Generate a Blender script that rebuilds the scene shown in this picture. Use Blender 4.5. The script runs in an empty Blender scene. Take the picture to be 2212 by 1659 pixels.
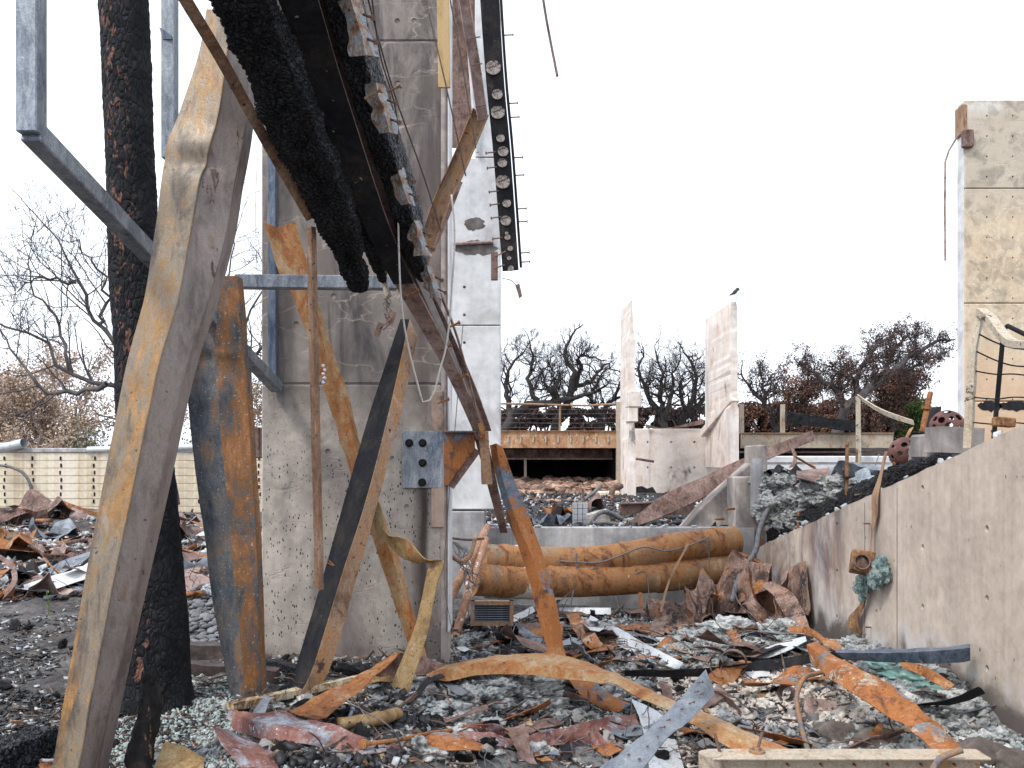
import bpy, bmesh, math, random
import numpy as np
from mathutils import Vector, Matrix, noise as mnoise

random.seed(7); RNG = np.random.default_rng(11)
S = bpy.context.scene; C = S.collection
R = math.radians

# ---------------------------------------------------------------- camera, sky, sun, exposure
F, CU, HV, EYE = 1900.0, 1106.0, 1000.0, 1.7      # focal length and centre in pixels of a 2212 x 1659 view, eye height
cam_d = bpy.data.cameras.new('camera'); cam = bpy.data.objects.new('camera', cam_d); C.objects.link(cam)
cam.location = (0, 0, EYE); cam.rotation_euler = (R(90), 0, 0)
cam_d.sensor_width = 36; cam_d.lens = 36 * F / 2212; cam_d.shift_y = (HV - 829.5) / 2212
cam_d.clip_start = 0.05; cam_d.clip_end = 2000
S.camera = cam

SUN_EL, SUN_AZ = 52, 228          # degrees; azimuth clockwise from +y: behind the camera, to the left
w = bpy.data.worlds.new('World'); S.world = w; w.use_nodes = True
nt = w.node_tree; nt.nodes.clear()
sky = nt.nodes.new('ShaderNodeTexSky'); sky.sky_type = 'NISHITA'; sky.sun_disc = False
sky.sun_elevation = R(SUN_EL); sky.sun_rotation = R(SUN_AZ)
sky.air_density = 1.0; sky.dust_density = 1.5; sky.ozone_density = 1.0
hs = nt.nodes.new('ShaderNodeHueSaturation'); hs.inputs['Saturation'].default_value = 0.22
bg = nt.nodes.new('ShaderNodeBackground'); bg.inputs['Strength'].default_value = 0.15
wo = nt.nodes.new('ShaderNodeOutputWorld')
cl = nt.nodes.new('ShaderNodeMix'); cl.data_type = 'RGBA'; cl.inputs[0].default_value = .7; cl.inputs[7].default_value = (6.3, 6.75, 7.6, 1)   # even cloud cover over the sky
nt.links.new(sky.outputs[0], hs.inputs['Color']); nt.links.new(hs.outputs[0], cl.inputs[6]); nt.links.new(cl.outputs[2], bg.inputs[0]); nt.links.new(bg.outputs[0], wo.inputs[0])
sun_d = bpy.data.lights.new('sun', 'SUN'); sun_d.energy = 1.5; sun_d.angle = R(12); sun_d.color = (1, .95, .88)
sun = bpy.data.objects.new('sun', sun_d); C.objects.link(sun)
sd = Vector((math.sin(R(SUN_AZ)) * math.cos(R(SUN_EL)), math.cos(R(SUN_AZ)) * math.cos(R(SUN_EL)), math.sin(R(SUN_EL))))
sun.rotation_euler = sd.to_track_quat('Z', 'Y').to_euler(); sun.location = sd * 60
S.view_settings.view_transform = 'Standard'; S.view_settings.look = 'None'
S.view_settings.exposure = 0.80; S.view_settings.gamma = 1.0; S.view_settings.use_curve_mapping = False
S.cycles.use_denoising = True; S.cycles.max_bounces = 6; S.cycles.diffuse_bounces = 4

# ---------------------------------------------------------------- pixels to places
def P(u, v, y): return Vector(((u - CU) * y / F, y, EYE - (v - HV) * y / F))
def PZ(u, v, z): return P(u, v, (EYE - z) * F / (v - HV))
def PX(u, v, x): return P(u, v, x * F / (u - CU))

# ---------------------------------------------------------------- noise helpers
_perm = RNG.random((256, 256))
def vn(x, y):                      # smooth value noise, numpy, -1..1
    x = np.asarray(x, float); y = np.asarray(y, float)
    xi = np.floor(x).astype(int); yi = np.floor(y).astype(int); fx = x - xi; fy = y - yi
    fx = fx * fx * (3 - 2 * fx); fy = fy * fy * (3 - 2 * fy)
    g = lambda a, b: _perm[a & 255, b & 255]
    a = g(xi, yi) * (1 - fx) + g(xi + 1, yi) * fx; b = g(xi, yi + 1) * (1 - fx) + g(xi + 1, yi + 1) * fx
    return (a * (1 - fy) + b * fy) * 2 - 1
def ss(a, b, x): t = np.clip((np.asarray(x, float) - a) / (b - a), 0, 1); return t * t * (3 - 2 * t)
def nz(p, f=1.0, s=0.0): return mnoise.noise(Vector((p[0] * f + s, p[1] * f + s * 1.7, p[2] * f - s)))
def fbm(p, f=1.0, o=4): return mnoise.fractal(Vector(p) * f, 1.0, 2.0, o)

# ---------------------------------------------------------------- ground height
BUMPS = []
def g(x, y):
    x = np.asarray(x, float); y = np.asarray(y, float)
    t = ss(-1.3, 0.6, x) * ss(4.2, 5.6, y)
    z = -0.02 - 0.28 * t * (1 - ss(14, 20, y))
    heap = ss(2.0, 3.4, x) * np.exp(-((y - 7.2) / 1.7) ** 2) * 0.36
    z = z + heap
    far = ss(10, 15, y) * (1 - ss(27, 30, y)) * (1 - ss(-3.4, -2.2, x))
    z = z + far * (0.18 + 0.22 * vn(x * 0.5 + 9, y * 0.35)) 
    z = z + 0.07 * vn(x * 1.3, y * 1.3) + 0.045 * vn(x * 3.1 + 5, y * 3.1) + 0.02 * vn(x * 8, y * 8 + 3) + 0.012 * vn(x * 19, y * 19)
    for (bx, by, r, h) in BUMPS: z = z + h * np.exp(-((x - bx) ** 2 + (y - by) ** 2) / (r * r))
    return z
def gz(x, y): return float(g(x, y))
def hit(u, v, up=0.0):             # where the line of sight through a pixel meets the ground
    ys = np.arange(2.6, 60, 0.03); xs = (u - CU) * ys / F; zs = EYE - (v - HV) * ys / F
    k = np.nonzero(zs <= g(xs, ys) + up)[0]
    i = k[0] if len(k) else len(ys) - 1
    return Vector((xs[i], ys[i], float(g(xs[i], ys[i]))))
def gp(u, v, up=0.0):              # a point lying `up` above the ground
    p = hit(u, v, up); return Vector((p.x, p.y, p.z + up))

# ---------------------------------------------------------------- mesh helpers
class MB:
    def __init__(s): s.v = []; s.f = []
    def add(s, vs, fs):
        n = len(s.v); s.v += [tuple(p) for p in vs]; s.f += [tuple(i + n for i in f) for f in fs]; return s
    def box(s, c, d, rot=None):
        rot = rot or Matrix.Identity(3); h = Vector(d) / 2; c = Vector(c)
        vs = [c + rot @ Vector((sx * h.x, sy * h.y, sz * h.z)) for sz in (-1, 1) for sy in (-1, 1) for sx in (-1, 1)]
        return s.add(vs, [(0, 2, 3, 1), (4, 5, 7, 6), (0, 1, 5, 4), (2, 6, 7, 3), (0, 4, 6, 2), (1, 3, 7, 5)])
    def bb(s, x0, x1, y0, y1, z0, z1): return s.box(((x0 + x1) / 2, (y0 + y1) / 2, (z0 + z1) / 2), (abs(x1 - x0), abs(y1 - y0), abs(z1 - z0)))
    def loft(s, rings, closed=True, caps=True):
        k = len(rings[0]); n0 = len(s.v)
        for r in rings: s.v += [tuple(p) for p in r]
        for i in range(len(rings) - 1):
            for j in range(k if closed else k - 1):
                a = n0 + i * k + j; b = n0 + i * k + (j + 1) % k
                s.f.append((a, b, b + k, a + k))
        if closed and caps:
            s.f.append(tuple(n0 + j for j in reversed(range(k)))); e = n0 + (len(rings) - 1) * k
            s.f.append(tuple(e + j for j in range(k)))
        return s
    def tube(s, pts, r, k=8, caps=True):
        pts = [Vector(p) for p in pts]; rs = r if isinstance(r, (list, tuple)) else [r] * len(pts)
        rings = []; up = None
        for i, p in enumerate(pts):
            t = (pts[min(i + 1, len(pts) - 1)] - pts[max(i - 1, 0)]).normalized()
            if up is None: up = Vector((0, 0, 1)) if abs(t.z) < .9 else Vector((1, 0, 0))
            a = t.cross(up).normalized(); b = a.cross(t).normalized(); up = b
            rings.append([p + (a * math.cos(q) + b * math.sin(q)) * rs[i] for q in [2 * math.pi * j / k for j in range(k)]])
        return s.loft(rings, True, caps)
    def prism(s, poly, axis, a0, a1):      # poly in the two other axes
        def mk(p, a): return {'x': (a, p[0], p[1]), 'y': (p[0], a, p[1]), 'z': (p[0], p[1], a)}[axis]
        n = len(poly); vs = [mk(p, a0) for p in poly] + [mk(p, a1) for p in poly]
        return s.add(vs, [tuple(range(n - 1, -1, -1)), tuple(range(n, 2 * n))] + [(i, (i + 1) % n, n + (i + 1) % n, n + i) for i in range(n)])

def cat(pts, n):                   # Catmull-Rom through rows of values
    pts = np.asarray(pts, float)
    if len(pts) == 2: t = np.linspace(0, 1, n)[:, None]; return pts[0] * (1 - t) + pts[1] * t
    d = np.r_[0, np.cumsum(np.linalg.norm(np.diff(pts[:, :3], axis=0), axis=1) + 1e-9)]; out = []
    for q in np.linspace(0, d[-1], n):
        i = min(max(np.searchsorted(d, q, 'right') - 1, 0), len(pts) - 2); t = (q - d[i]) / (d[i + 1] - d[i])
        p0, p1, p2, p3 = pts[max(i - 1, 0)], pts[i], pts[i + 1], pts[min(i + 2, len(pts) - 1)]
        out.append(.5 * (2 * p1 + (p2 - p0) * t + (2 * p0 - 5 * p1 + 4 * p2 - p3) * t * t + (3 * p1 - p0 - 3 * p2 + p3) * t ** 3))
    return np.array(out)
def lin(pts, n):
    pts = np.asarray(pts, float); d = np.r_[0, np.cumsum(np.linalg.norm(np.diff(pts[:, :3], axis=0), axis=1))]
    q = np.linspace(0, d[-1], n); return np.stack([np.interp(q, d, pts[:, k]) for k in range(pts.shape[1])], 1)

MATS = {}
def mesh_of(name, mb, smooth=False, origin=None, bevel=0):
    v = np.array(mb.v, float)
    if origin is None: lo = v.min(0); hi = v.max(0); origin = ((lo[0] + hi[0]) / 2, (lo[1] + hi[1]) / 2, lo[2])
    v = v - np.array(origin)
    me = bpy.data.meshes.new(name); me.from_pydata(v.tolist(), [], mb.f)
    bm = bmesh.new(); bm.from_mesh(me); bmesh.ops.recalc_face_normals(bm, faces=bm.faces)
    if bevel: bmesh.ops.bevel(bm, geom=[e for e in bm.edges if len(e.link_faces) == 2 and e.calc_face_angle(0) > .5], offset=bevel, segments=1, affect='EDGES', clamp_overlap=True)
    bm.to_mesh(me); bm.free()
    if smooth:
        me.polygons.foreach_set('use_smooth', [True] * len(me.polygons))
        if smooth != 'all': me.set_sharp_from_angle(angle=R(smooth if smooth is not True else 38))
    return me, Vector(origin)
def tag(o, label=None, cat_=None, group=None, kind=None):
    if label: o['label'] = label
    if cat_: o['category'] = cat_
    if group: o['group'] = group
    if kind: o['kind'] = kind
    return o
def wpos(o):
    p = Vector(o.location)
    while o.parent: o = o.parent; p += o.location
    return p
def obj(name, mb, mat, parent=None, label=None, cat_=None, group=None, kind=None, smooth=False, bevel=0):
    me, o0 = mesh_of(name, mb, smooth, bevel=bevel)
    me.materials.append(MATS[mat]); o = bpy.data.objects.new(name, me); C.objects.link(o)
    if parent: o.parent = parent; o.location = o0 - wpos(parent)
    else: o.location = o0
    return tag(o, label, cat_, group, kind)
def empty(name, loc, label, cat_, group=None):
    o = bpy.data.objects.new(name, None); C.objects.link(o); o.location = loc; o.empty_display_size = .1
    return tag(o, label, cat_, group)
def inst(name, me, loc, rot=(0, 0, 0), sc=(1, 1, 1), parent=None, **k):
    o = bpy.data.objects.new(name, me); C.objects.link(o)
    o.location = Vector(loc) - (wpos(parent) if parent else Vector()); o.rotation_euler = rot; o.scale = sc
    if parent: o.parent = parent
    return tag(o, **k)

# sheet: stations of k points each (world), smooth along, flat across, given a thickness and dents
def sheet(stations, n=40, m=4, t=0.004, amp=0.0, fr=3.0, seed=0.0, smooth_path=True, edge=0.0):
    st = np.array([[list(p) for p in s] for s in stations], float)          # (S,k,3)
    k = st.shape[1]; f = cat if smooth_path else lin
    flat = f(st.reshape(len(st), -1), n) if not smooth_path else cat(np.concatenate([st.mean(1), st.reshape(len(st), -1)], 1), n)[:, 3:]
    g0 = flat.reshape(n, k, 3)
    cols = []
    for j in range(k - 1):
        for q in range(m): cols.append(g0[:, j] * (1 - q / m) + g0[:, j + 1] * (q / m))
    cols.append(g0[:, -1]); G = np.stack(cols, 1); M = G.shape[1]              # (n,M,3)
    du = np.gradient(G, axis=0); dv = np.gradient(G, axis=1); nn = np.cross(du, dv); nn /= (np.linalg.norm(nn, axis=2, keepdims=True) + 1e-9)
    if amp or edge:
        for i in range(n):
            for j in range(M):
                p = G[i, j]; d = amp * (nz(p, fr, seed) + .5 * nz(p, fr * 2.3, seed + 7))
                if edge: d += edge * abs(2 * j / (M - 1) - 1) ** 2 * nz(p, fr * 1.7, seed + 21)
                G[i, j] = p + nn[i, j] * d
        du = np.gradient(G, axis=0); dv = np.gradient(G, axis=1); nn = np.cross(du, dv); nn /= (np.linalg.norm(nn, axis=2, keepdims=True) + 1e-9)
    A = G + nn * t / 2; B = G - nn * t / 2
    mb = MB(); mb.v = [tuple(p) for p in A.reshape(-1, 3)] + [tuple(p) for p in B.reshape(-1, 3)]; o = n * M
    for i in range(n - 1):
        for j in range(M - 1):
            a = i * M + j; mb.f.append((a, a + 1, a + M + 1, a + M)); mb.f.append((o + a, o + a + M, o + a + M + 1, o + a + 1))
    for i in range(n - 1):
        a = i * M; mb.f.append((a, a + M, o + a + M, o + a)); a = i * M + M - 1; mb.f.append((a + M, a, o + a, o + a + M))
    for j in range(M - 1):
        mb.f.append((j + 1, j, o + j, o + j + 1)); a = (n - 1) * M + j; mb.f.append((a, a + 1, o + a + 1, o + a))
    return mb

# section shapes (closed outlines, x across, y up), thickness t
def sec_L(w, h, t): return [(0, 0), (w, 0), (w, t), (t, t), (t, h), (0, h)]
def sec_C(w, h, t): return [(0, 0), (w, 0), (w, h), (w - t, h), (w - t, t), (t, t), (t, h), (0, h)]
def sec_I(w, h, t): a = w / 2; b = t / 2; return [(-a, 0), (a, 0), (a, t), (b, t), (b, h - t), (a, h - t), (a, h), (-a, h), (-a, h - t), (-b, h - t), (-b, t), (-a, t)]
def sec_R(w, h): return [(-w / 2, -h / 2), (w / 2, -h / 2), (w / 2, h / 2), (-w / 2, h / 2)]
def sweep(path, sec, up=(0, 0, 1), n=24, roll=0.0, amp=0.0, fr=2.0, seed=0.0, smooth_path=True, scale=None, dense=0):
    pts = (cat if smooth_path else lin)([list(p) for p in path], n) if n else np.array([list(p) for p in path])
    n = len(pts); rolls = np.interp(np.linspace(0, 1, n), np.linspace(0, 1, len(roll)), roll) if isinstance(roll, (list, tuple)) else [roll] * n
    scs = np.interp(np.linspace(0, 1, n), np.linspace(0, 1, len(scale)), scale) if scale else [1] * n
    if dense:
        s2 = []
        for a, b in zip(sec, sec[1:] + sec[:1]):
            k = max(1, int(math.hypot(b[0] - a[0], b[1] - a[1]) / dense))
            s2 += [(a[0] + (b[0] - a[0]) * q / k, a[1] + (b[1] - a[1]) * q / k) for q in range(k)]
        sec = s2
    rings = []
    for i in range(n):
        p = Vector(pts[i]); t = Vector(pts[min(i + 1, n - 1)] - pts[max(i - 1, 0)]).normalized()
        a = t.cross(Vector(up)).normalized(); b = a.cross(t).normalized(); c, s_ = math.cos(rolls[i]), math.sin(rolls[i])
        ring = []
        for (x, y) in sec:
            x *= scs[i]; y *= scs[i]; q = p + a * (x * c - y * s_) + b * (x * s_ + y * c)
            if amp: q = q + Vector((nz(q, fr, seed), nz(q, fr, seed + 5), nz(q, fr, seed + 11))) * amp
            ring.append(q)
        rings.append(ring)
    return MB().loft(rings)

def nailmesh(r=.004, l=.06, head=2.2):
    mb = MB().tube([(0, 0, 0), (0, 0, l)], r, 6); mb.tube([(0, 0, l), (0, 0, l + r * 1.2)], r * head, 8)
    return mb
def add_nail(parent, me, p, d, name='nail'):
    q = Vector(d).normalized().to_track_quat('Z', 'Y').to_euler()
    return inst(name, me, p, q, parent=parent)
def blob(c, r, sub=3, amp=.35, fr=3.0, seed=0.0, sq=(1, 1, 1), ridge=0.0):
    bm = bmesh.new(); bmesh.ops.create_icosphere(bm, subdivisions=sub, radius=1); mb = MB()
    for v in bm.verts:
        d = v.co.normalized(); f = 1 + amp * fbm(d + Vector((seed, seed * 2, -seed)), fr, 6)
        if ridge: f += ridge * (.8 * abs(nz(d, fr * 3, seed)) - .5 * abs(nz(d, fr * 6, seed + 3)) + .18 * nz(d, fr * 12, seed))
        mb.v.append((c[0] + d.x * r * sq[0] * f, c[1] + d.y * r * sq[1] * f, c[2] + d.z * r * sq[2] * f))
    mb.f = [tuple(v.index for v in f.verts) for f in bm.faces]; bm.free(); return mb
# ---------------------------------------------------------------- materials
class NG:
    def __init__(s, name, rough=.8, metal=0.0):
        s.m = bpy.data.materials.new(name); s.m.use_nodes = True; s.t = s.m.node_tree; s.t.nodes.clear(); MATS[name] = s.m
        s.bsdf = s.n('ShaderNodeBsdfPrincipled', {'Roughness': rough, 'Metallic': metal}); out = s.n('ShaderNodeOutputMaterial')
        s.t.links.new(s.bsdf.outputs[0], out.inputs[0]); s.co = s.n('ShaderNodeTexCoord').outputs['Object']
    def n(s, typ, ins=None, **props):
        nd = s.t.nodes.new(typ)
        for k, v in props.items(): setattr(nd, k, v)
        for k, v in (ins or {}).items(): s.set(nd.inputs[k], v)
        return nd
    def set(s, sock, v):
        if isinstance(v, bpy.types.NodeSocket): s.t.links.new(v, sock)
        else: sock.default_value = v
    def vec(s, scale=(1, 1, 1), rot=(0, 0, 0), loc=(0, 0, 0), src=None):
        return s.n('ShaderNodeMapping', {'Vector': src or s.co, 'Scale': scale, 'Rotation': rot, 'Location': loc}).outputs[0]
    def warp(s, amt, scale, src=None):
        c = src or s.co; nn = s.n('ShaderNodeTexNoise', {'Vector': c, 'Scale': scale, 'Detail': 3.0})
        sub = s.n('ShaderNodeVectorMath', {0: nn.outputs['Color'], 1: (.5, .5, .5)}, operation='SUBTRACT')
        sc = s.n('ShaderNodeVectorMath', {0: sub.outputs[0], 'Scale': amt}, operation='SCALE')
        return s.n('ShaderNodeVectorMath', {0: c, 1: sc.outputs[0]}, operation='ADD').outputs[0]
    def noise(s, scale, detail=5, rough=.6, dist=0, src=None): return s.n('ShaderNodeTexNoise', {'Vector': src or s.co, 'Scale': scale, 'Detail': detail, 'Roughness': rough, 'Distortion': dist}).outputs['Fac']
    def vor(s, scale, feature='F1', src=None, out='Distance'): return s.n('ShaderNodeTexVoronoi', {'Vector': src or s.co, 'Scale': scale}, feature=feature).outputs[out]
    def ramp(s, fac, stops, interp='LINEAR'):
        nd = s.n('ShaderNodeValToRGB', {'Fac': fac}); cr = nd.color_ramp; cr.interpolation = interp
        while len(cr.elements) < len(stops): cr.elements.new(.5)
        for e, (p, c) in zip(cr.elements, stops): e.position = p; e.color = (*c, 1) if not isinstance(c, (int, float)) else (c, c, c, 1)
        return nd.outputs[0]
    def mix(s, fac, a, b, mode='MIX'):
        nd = s.n('ShaderNodeMix', data_type='RGBA', blend_type=mode)
        s.set(nd.inputs[0], fac)
        for i, v in ((6, a), (7, b)): s.set(nd.inputs[i], v if isinstance(v, bpy.types.NodeSocket) else (*v, 1))
        return nd.outputs[2]
    def math(s, op, a, b=0.0, c=0.0): return s.n('ShaderNodeMath', {0: a, 1: b, 2: c}, operation=op).outputs[0]
    def mul(s, a, b): return s.math('MULTIPLY', a, b)
    def z(s, axis='Z', src=None): return s.n('ShaderNodeSeparateXYZ', {0: src or s.co}).outputs[axis]
    def out(s, col, bump=None, bs=.3, bd=.01, rough=None):
        s.set(s.bsdf.inputs['Base Color'], col if isinstance(col, bpy.types.NodeSocket) else (*col, 1))
        if bump is not None: s.set(s.bsdf.inputs['Normal'], s.n('ShaderNodeBump', {'Height': bump, 'Strength': bs, 'Distance': bd}).outputs[0])
        if rough is not None: s.set(s.bsdf.inputs['Roughness'], rough)
        return s

def rust(name, cols, scale=3.0, patches=(), specks=(), streak=(1, 1, 1), rough=.78, metal=0.0, bump=.4, fine=70, grain=.34, spec=.4):
    s = NG(name, rough, metal); s.bsdf.inputs['Specular IOR Level'].default_value = spec; c = s.vec(streak); wv = s.warp(.25, 2.5, c)
    a0 = s.noise(scale, 8, .7, .6, wv); a1 = s.noise(scale * 7, 6, .72, .3, wv); a2 = s.noise(scale * 2.2, 4, .6, 1.2, s.vec((2.2, 2.2, .35)))
    a = s.math('ADD', s.math('ADD', s.mul(a0, .62), s.mul(a1, .18)), s.mul(a2, .2)); k = len(cols)
    col = s.ramp(a, [(.395 + .21 * i / (k - 1), q) for i, q in enumerate(cols)])
    for (pc, ps, lo, hi) in patches:
        pn = s.math('ADD', s.mul(s.noise(ps, 7, .72, .8, s.vec(streak, loc=(ps, 3, 1))), .75), s.mul(a1, .25))
        f = s.ramp(pn, [(.5 + (lo - .5) * .75, 0), (.5 + (hi - .5) * .75, 1)])
        col = s.mix(f, col, s.mix(s.ramp(s.noise(ps * 8, 5, .7), [(.35, 0), (.65, 1)]), tuple(x * .6 for x in pc), tuple(min(1, x * 1.3) for x in pc)))
    for (pc, ps, lo) in specks:
        f = s.ramp(s.noise(ps, 3, .55, 0), [(lo - .02, 0), (lo + .02, 1)]); col = s.mix(f, col, pc)
    fi = s.noise(fine, 4, .75); f2 = s.noise(fine * 3, 2, .7)
    col = s.mix(grain, col, s.ramp(fi, [(.32, .18), (.68, .88)]), 'OVERLAY'); col = s.mix(grain * .6, col, s.ramp(f2, [(.35, .2), (.65, .85)]), 'OVERLAY')
    b = s.math('ADD', s.mul(fi, .6), s.math('ADD', s.mul(a1, .8), s.mul(f2, .2)))
    return s.out(col, b, bump, .012, s.ramp(a1, [(.3, max(.2, rough - .18)), (.7, min(1, rough + .12))]))

OR1, OR2, OR3, OR4 = (.055, .022, .012), (.17, .062, .022), (.30, .108, .028), (.35, .185, .085)
SLATE = (.12, .155, .20); LGREY = (.36, .38, .40); CREAM = (.55, .47, .35)
rust('rust_orange', [OR1, OR2, (.27, .105, .033), (.32, .15, .058), (.36, .24, .145)], 3.5, [((.20, .17, .15), 2.2, .58, .70), ((.42, .31, .20), 2.8, .6, .72)], [((.05, .025, .02), 30, .66)])
rust('rust_slate', [OR1, OR2, OR3, OR3, OR4], 3.0, [(SLATE, 1.7, .53, .57)], [((.06, .03, .02), 30, .68)])
rust('rust_tan', [(.09, .055, .04), (.21, .12, .07), (.31, .20, .125), (.33, .16, .06), (.38, .29, .21)], 2.2, [((.30, .25, .225), 2.0, .55, .7)], [((.07, .035, .02), 18, .68), ((.06, .035, .03), 5, .70)], (1.6, 1.6, .7))
rust('rust_golden', [(.075, .062, .05), (.155, .118, .082), (.21, .17, .125), (.235, .135, .05), (.26, .225, .185)], 2.0, [((.075, .07, .068), 1.5, .55, .68), ((.32, .165, .05), 1.0, .51, .62)], [((.05, .04, .04), 26, .70)], (1.7, 1.7, .7), .5, .25, .25, 70, .22, .5)
rust('rust_lilac', [(.11, .088, .078), (.185, .15, .133), (.235, .198, .178), (.185, .13, .095)], 3.0, [((.075, .045, .036), 2.6, .625, .635), ((.13, .10, .092), 1.3, .55, .68)], [((.07, .045, .04), 14, .72)], (1.4, 1.4, .6), .55, .2, .18, 70, .2, .5)
rust('rust_mottled', [(.055, .06, .065), (.11, .10, .095), (.22, .11, .05), (.33, .14, .045), (.36, .23, .13)], 3.2, [((.11, .12, .13), 1.6, .5, .6), ((.34, .14, .04), 3.0, .60, .67)], [((.42, .38, .32), 60, .67), ((.24, .27, .27), 30, .70)], (1.2, 1.2, .6), .7, .2, .5, 90)
rust('rust_brown', [(.05, .03, .027), (.12, .07, .055), (.20, .13, .11), (.26, .19, .17)], 4, [((.30, .12, .04), 5, .62, .7), ((.05, .03, .03), 2, .6, .66)], [((.06, .03, .02), 30, .66)])
rust('rust_purple', [(.11, .065, .055), (.23, .155, .135), (.33, .245, .22), (.38, .30, .27)], 3, [((.10, .04, .025), 7, .61, .66)], [((.06, .025, .02), 20, .68)])
rust('maroon', [(.10, .045, .045), (.19, .075, .06), (.24, .12, .10), (.30, .24, .24)], 3, [((.30, .33, .37), 2.8, .52, .62), ((.33, .12, .04), 3.5, .6, .68)], [((.55, .56, .57), 35, .69)], rough=.65, metal=.15)
rust('cream_rust', [(.25, .19, .13), (.38, .32, .25), (.45, .39, .31), (.36, .22, .11)], 3, [((.38, .17, .05), 4, .6, .68)], [((.2, .1, .05), 30, .7)])
rust('lichen_rust', [(.10, .05, .03), (.25, .13, .06), (.5, .42, .28), (.58, .52, .40)], 14, [((.05, .04, .04), 9, .6, .65)], [], fine=120, bump=.8)
rust('duct_rust', [(.07, .03, .018), (.19, .08, .03), (.32, .145, .05), (.27, .145, .065), (.38, .25, .14)], 2.2, [((.20, .155, .11), 1.6, .54, .68)], [((.55, .52, .47), 12, .73), ((.07, .035, .02), 40, .66)], (1, 1, 1), bump=.22, grain=.25)
rust('galv', [(.12, .14, .17), (.20, .225, .26), (.28, .31, .345), (.38, .41, .44)], 9, [((.12, .15, .20), 3, .55, .65)], [((.45, .47, .5), 60, .68)], (1, 1, .35), .5, .35, .2)
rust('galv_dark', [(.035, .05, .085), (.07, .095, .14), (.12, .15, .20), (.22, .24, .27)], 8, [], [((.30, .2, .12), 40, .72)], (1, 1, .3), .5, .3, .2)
rust('galv_pale', [(.34, .37, .41), (.46, .49, .52), (.55, .58, .60), (.42, .40, .38)], 5, [((.40, .22, .10), 2.2, .62, .70), ((.18, .2, .23), 4, .62, .70)], [((.08, .06, .05), 30, .72)], (1, 1, 1), .55, .25, .2)
rust('galv_slate', [(.10, .115, .14), (.16, .18, .21), (.21, .235, .265), (.26, .285, .31)], 3, [((.30, .32, .34), 5, .62, .7)], [((.2, .11, .07), 40, .74)], (1, 1, 1), .5, .3, .2)
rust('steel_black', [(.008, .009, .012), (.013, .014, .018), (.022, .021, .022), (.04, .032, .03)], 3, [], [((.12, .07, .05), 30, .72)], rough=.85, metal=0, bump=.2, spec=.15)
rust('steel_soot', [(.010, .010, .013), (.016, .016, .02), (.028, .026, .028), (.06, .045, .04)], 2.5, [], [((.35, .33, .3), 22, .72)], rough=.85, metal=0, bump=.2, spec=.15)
rust('yellow_board', [(.42, .27, .12), (.55, .37, .17), (.58, .42, .23), (.50, .34, .18)], 2, [], [((.2, .1, .05), 20, .75)], (3, 3, .5), .7, 0, .2, 70, .12)
rust('cable', [(.06, .06, .07), (.11, .11, .12), (.16, .16, .17), (.2, .16, .13)], 20, [], [], rough=.7)
rust('wire', [(.05, .045, .045), (.10, .085, .08), (.14, .11, .09), (.2, .13, .08)], 20, [], [], rough=.6, metal=.3)
rust('pale_cable', [(.45, .44, .42), (.55, .53, .5), (.6, .58, .55), (.3, .25, .2)], 20, [], [])

# charred timber: alligator cracks
def char(name, base, hi, cs=16, stretch=(1, 1, 1), rough=.5):
    s = NG(name, rough); wv = s.warp(.12, 5, s.vec(stretch)); e = s.vor(cs, 'DISTANCE_TO_EDGE', wv); fi = s.noise(60, 4)
    col = s.mix(s.ramp(s.noise(6, 5), [(.4, 0), (.75, 1)]), base, hi)
    s.bsdf.inputs['Specular IOR Level'].default_value = .3; col = s.mix(s.ramp(e, [(.0, 1), (.1, 0)]), col, tuple(x * .25 for x in base))
    h = s.math('ADD', s.ramp(e, [(0, 0), (.22, 1)]), s.mul(fi, .3))
    return s.out(col, h, .9, .02)
char('char', (.0065, .007, .0095), (.030, .034, .043), 30)
char('char_blue', (.008, .010, .015), (.045, .053, .068), 34, (1, 1, .6), .42)
char('char_coal', (.012, .012, .014), (.05, .05, .055), 40, rough=.55)

def bark():
    s = NG('char_bark', .8); s.bsdf.inputs['Specular IOR Level'].default_value = .2; wv = s.warp(.10, 6, s.vec((1, 1, .45))); e = s.vor(30, 'DISTANCE_TO_EDGE', wv); z = s.z()
    col = s.mix(s.ramp(s.noise(7, 5), [(.4, 0), (.8, 1)]), (.008, .0085, .011), (.028, .029, .034))
    col = s.mix(s.ramp(e, [(0, .7), (.06, 0)]), col, (.004, .004, .005))
    # bare red wood where the bark fell away: flakes on the left flank above head height and at the foot
    hgt = s.math('MAXIMUM', s.ramp(s.math('MULTIPLY', z, .1), [(.19, 0), (.27, 1)]), s.ramp(s.math('MULTIPLY', z, .1), [(.02, 0), (.035, 1), (.08, 1), (.10, 0)]))
    xs = s.math('ADD', s.math('ADD', s.z('X'), s.mul(z, .045)), s.mul(s.math('SUBTRACT', s.noise(2.0, 3, .5, 0, s.vec((1, 1, .6))), .5), .22))
    side = s.ramp(s.math('ADD', s.mul(xs, .5), .5), [(.475, 0), (.495, 1), (.545, 1), (.57, 0)])
    fl = s.ramp(s.noise(10, 6, .7, .8, s.vec((1.6, 1.6, .8))), [(.56, 0), (.58, 1)])
    f = s.mul(s.mul(hgt, side), fl)
    col = s.mix(f, col, s.mix(s.noise(24, 4), (.07, .035, .028), (.24, .12, .085)))
    h = s.math('ADD', s.ramp(e, [(0, 0), (.2, 1)]), s.mul(s.noise(50, 4), .35))
    s.out(col, h, .6, .02)
bark()

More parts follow.
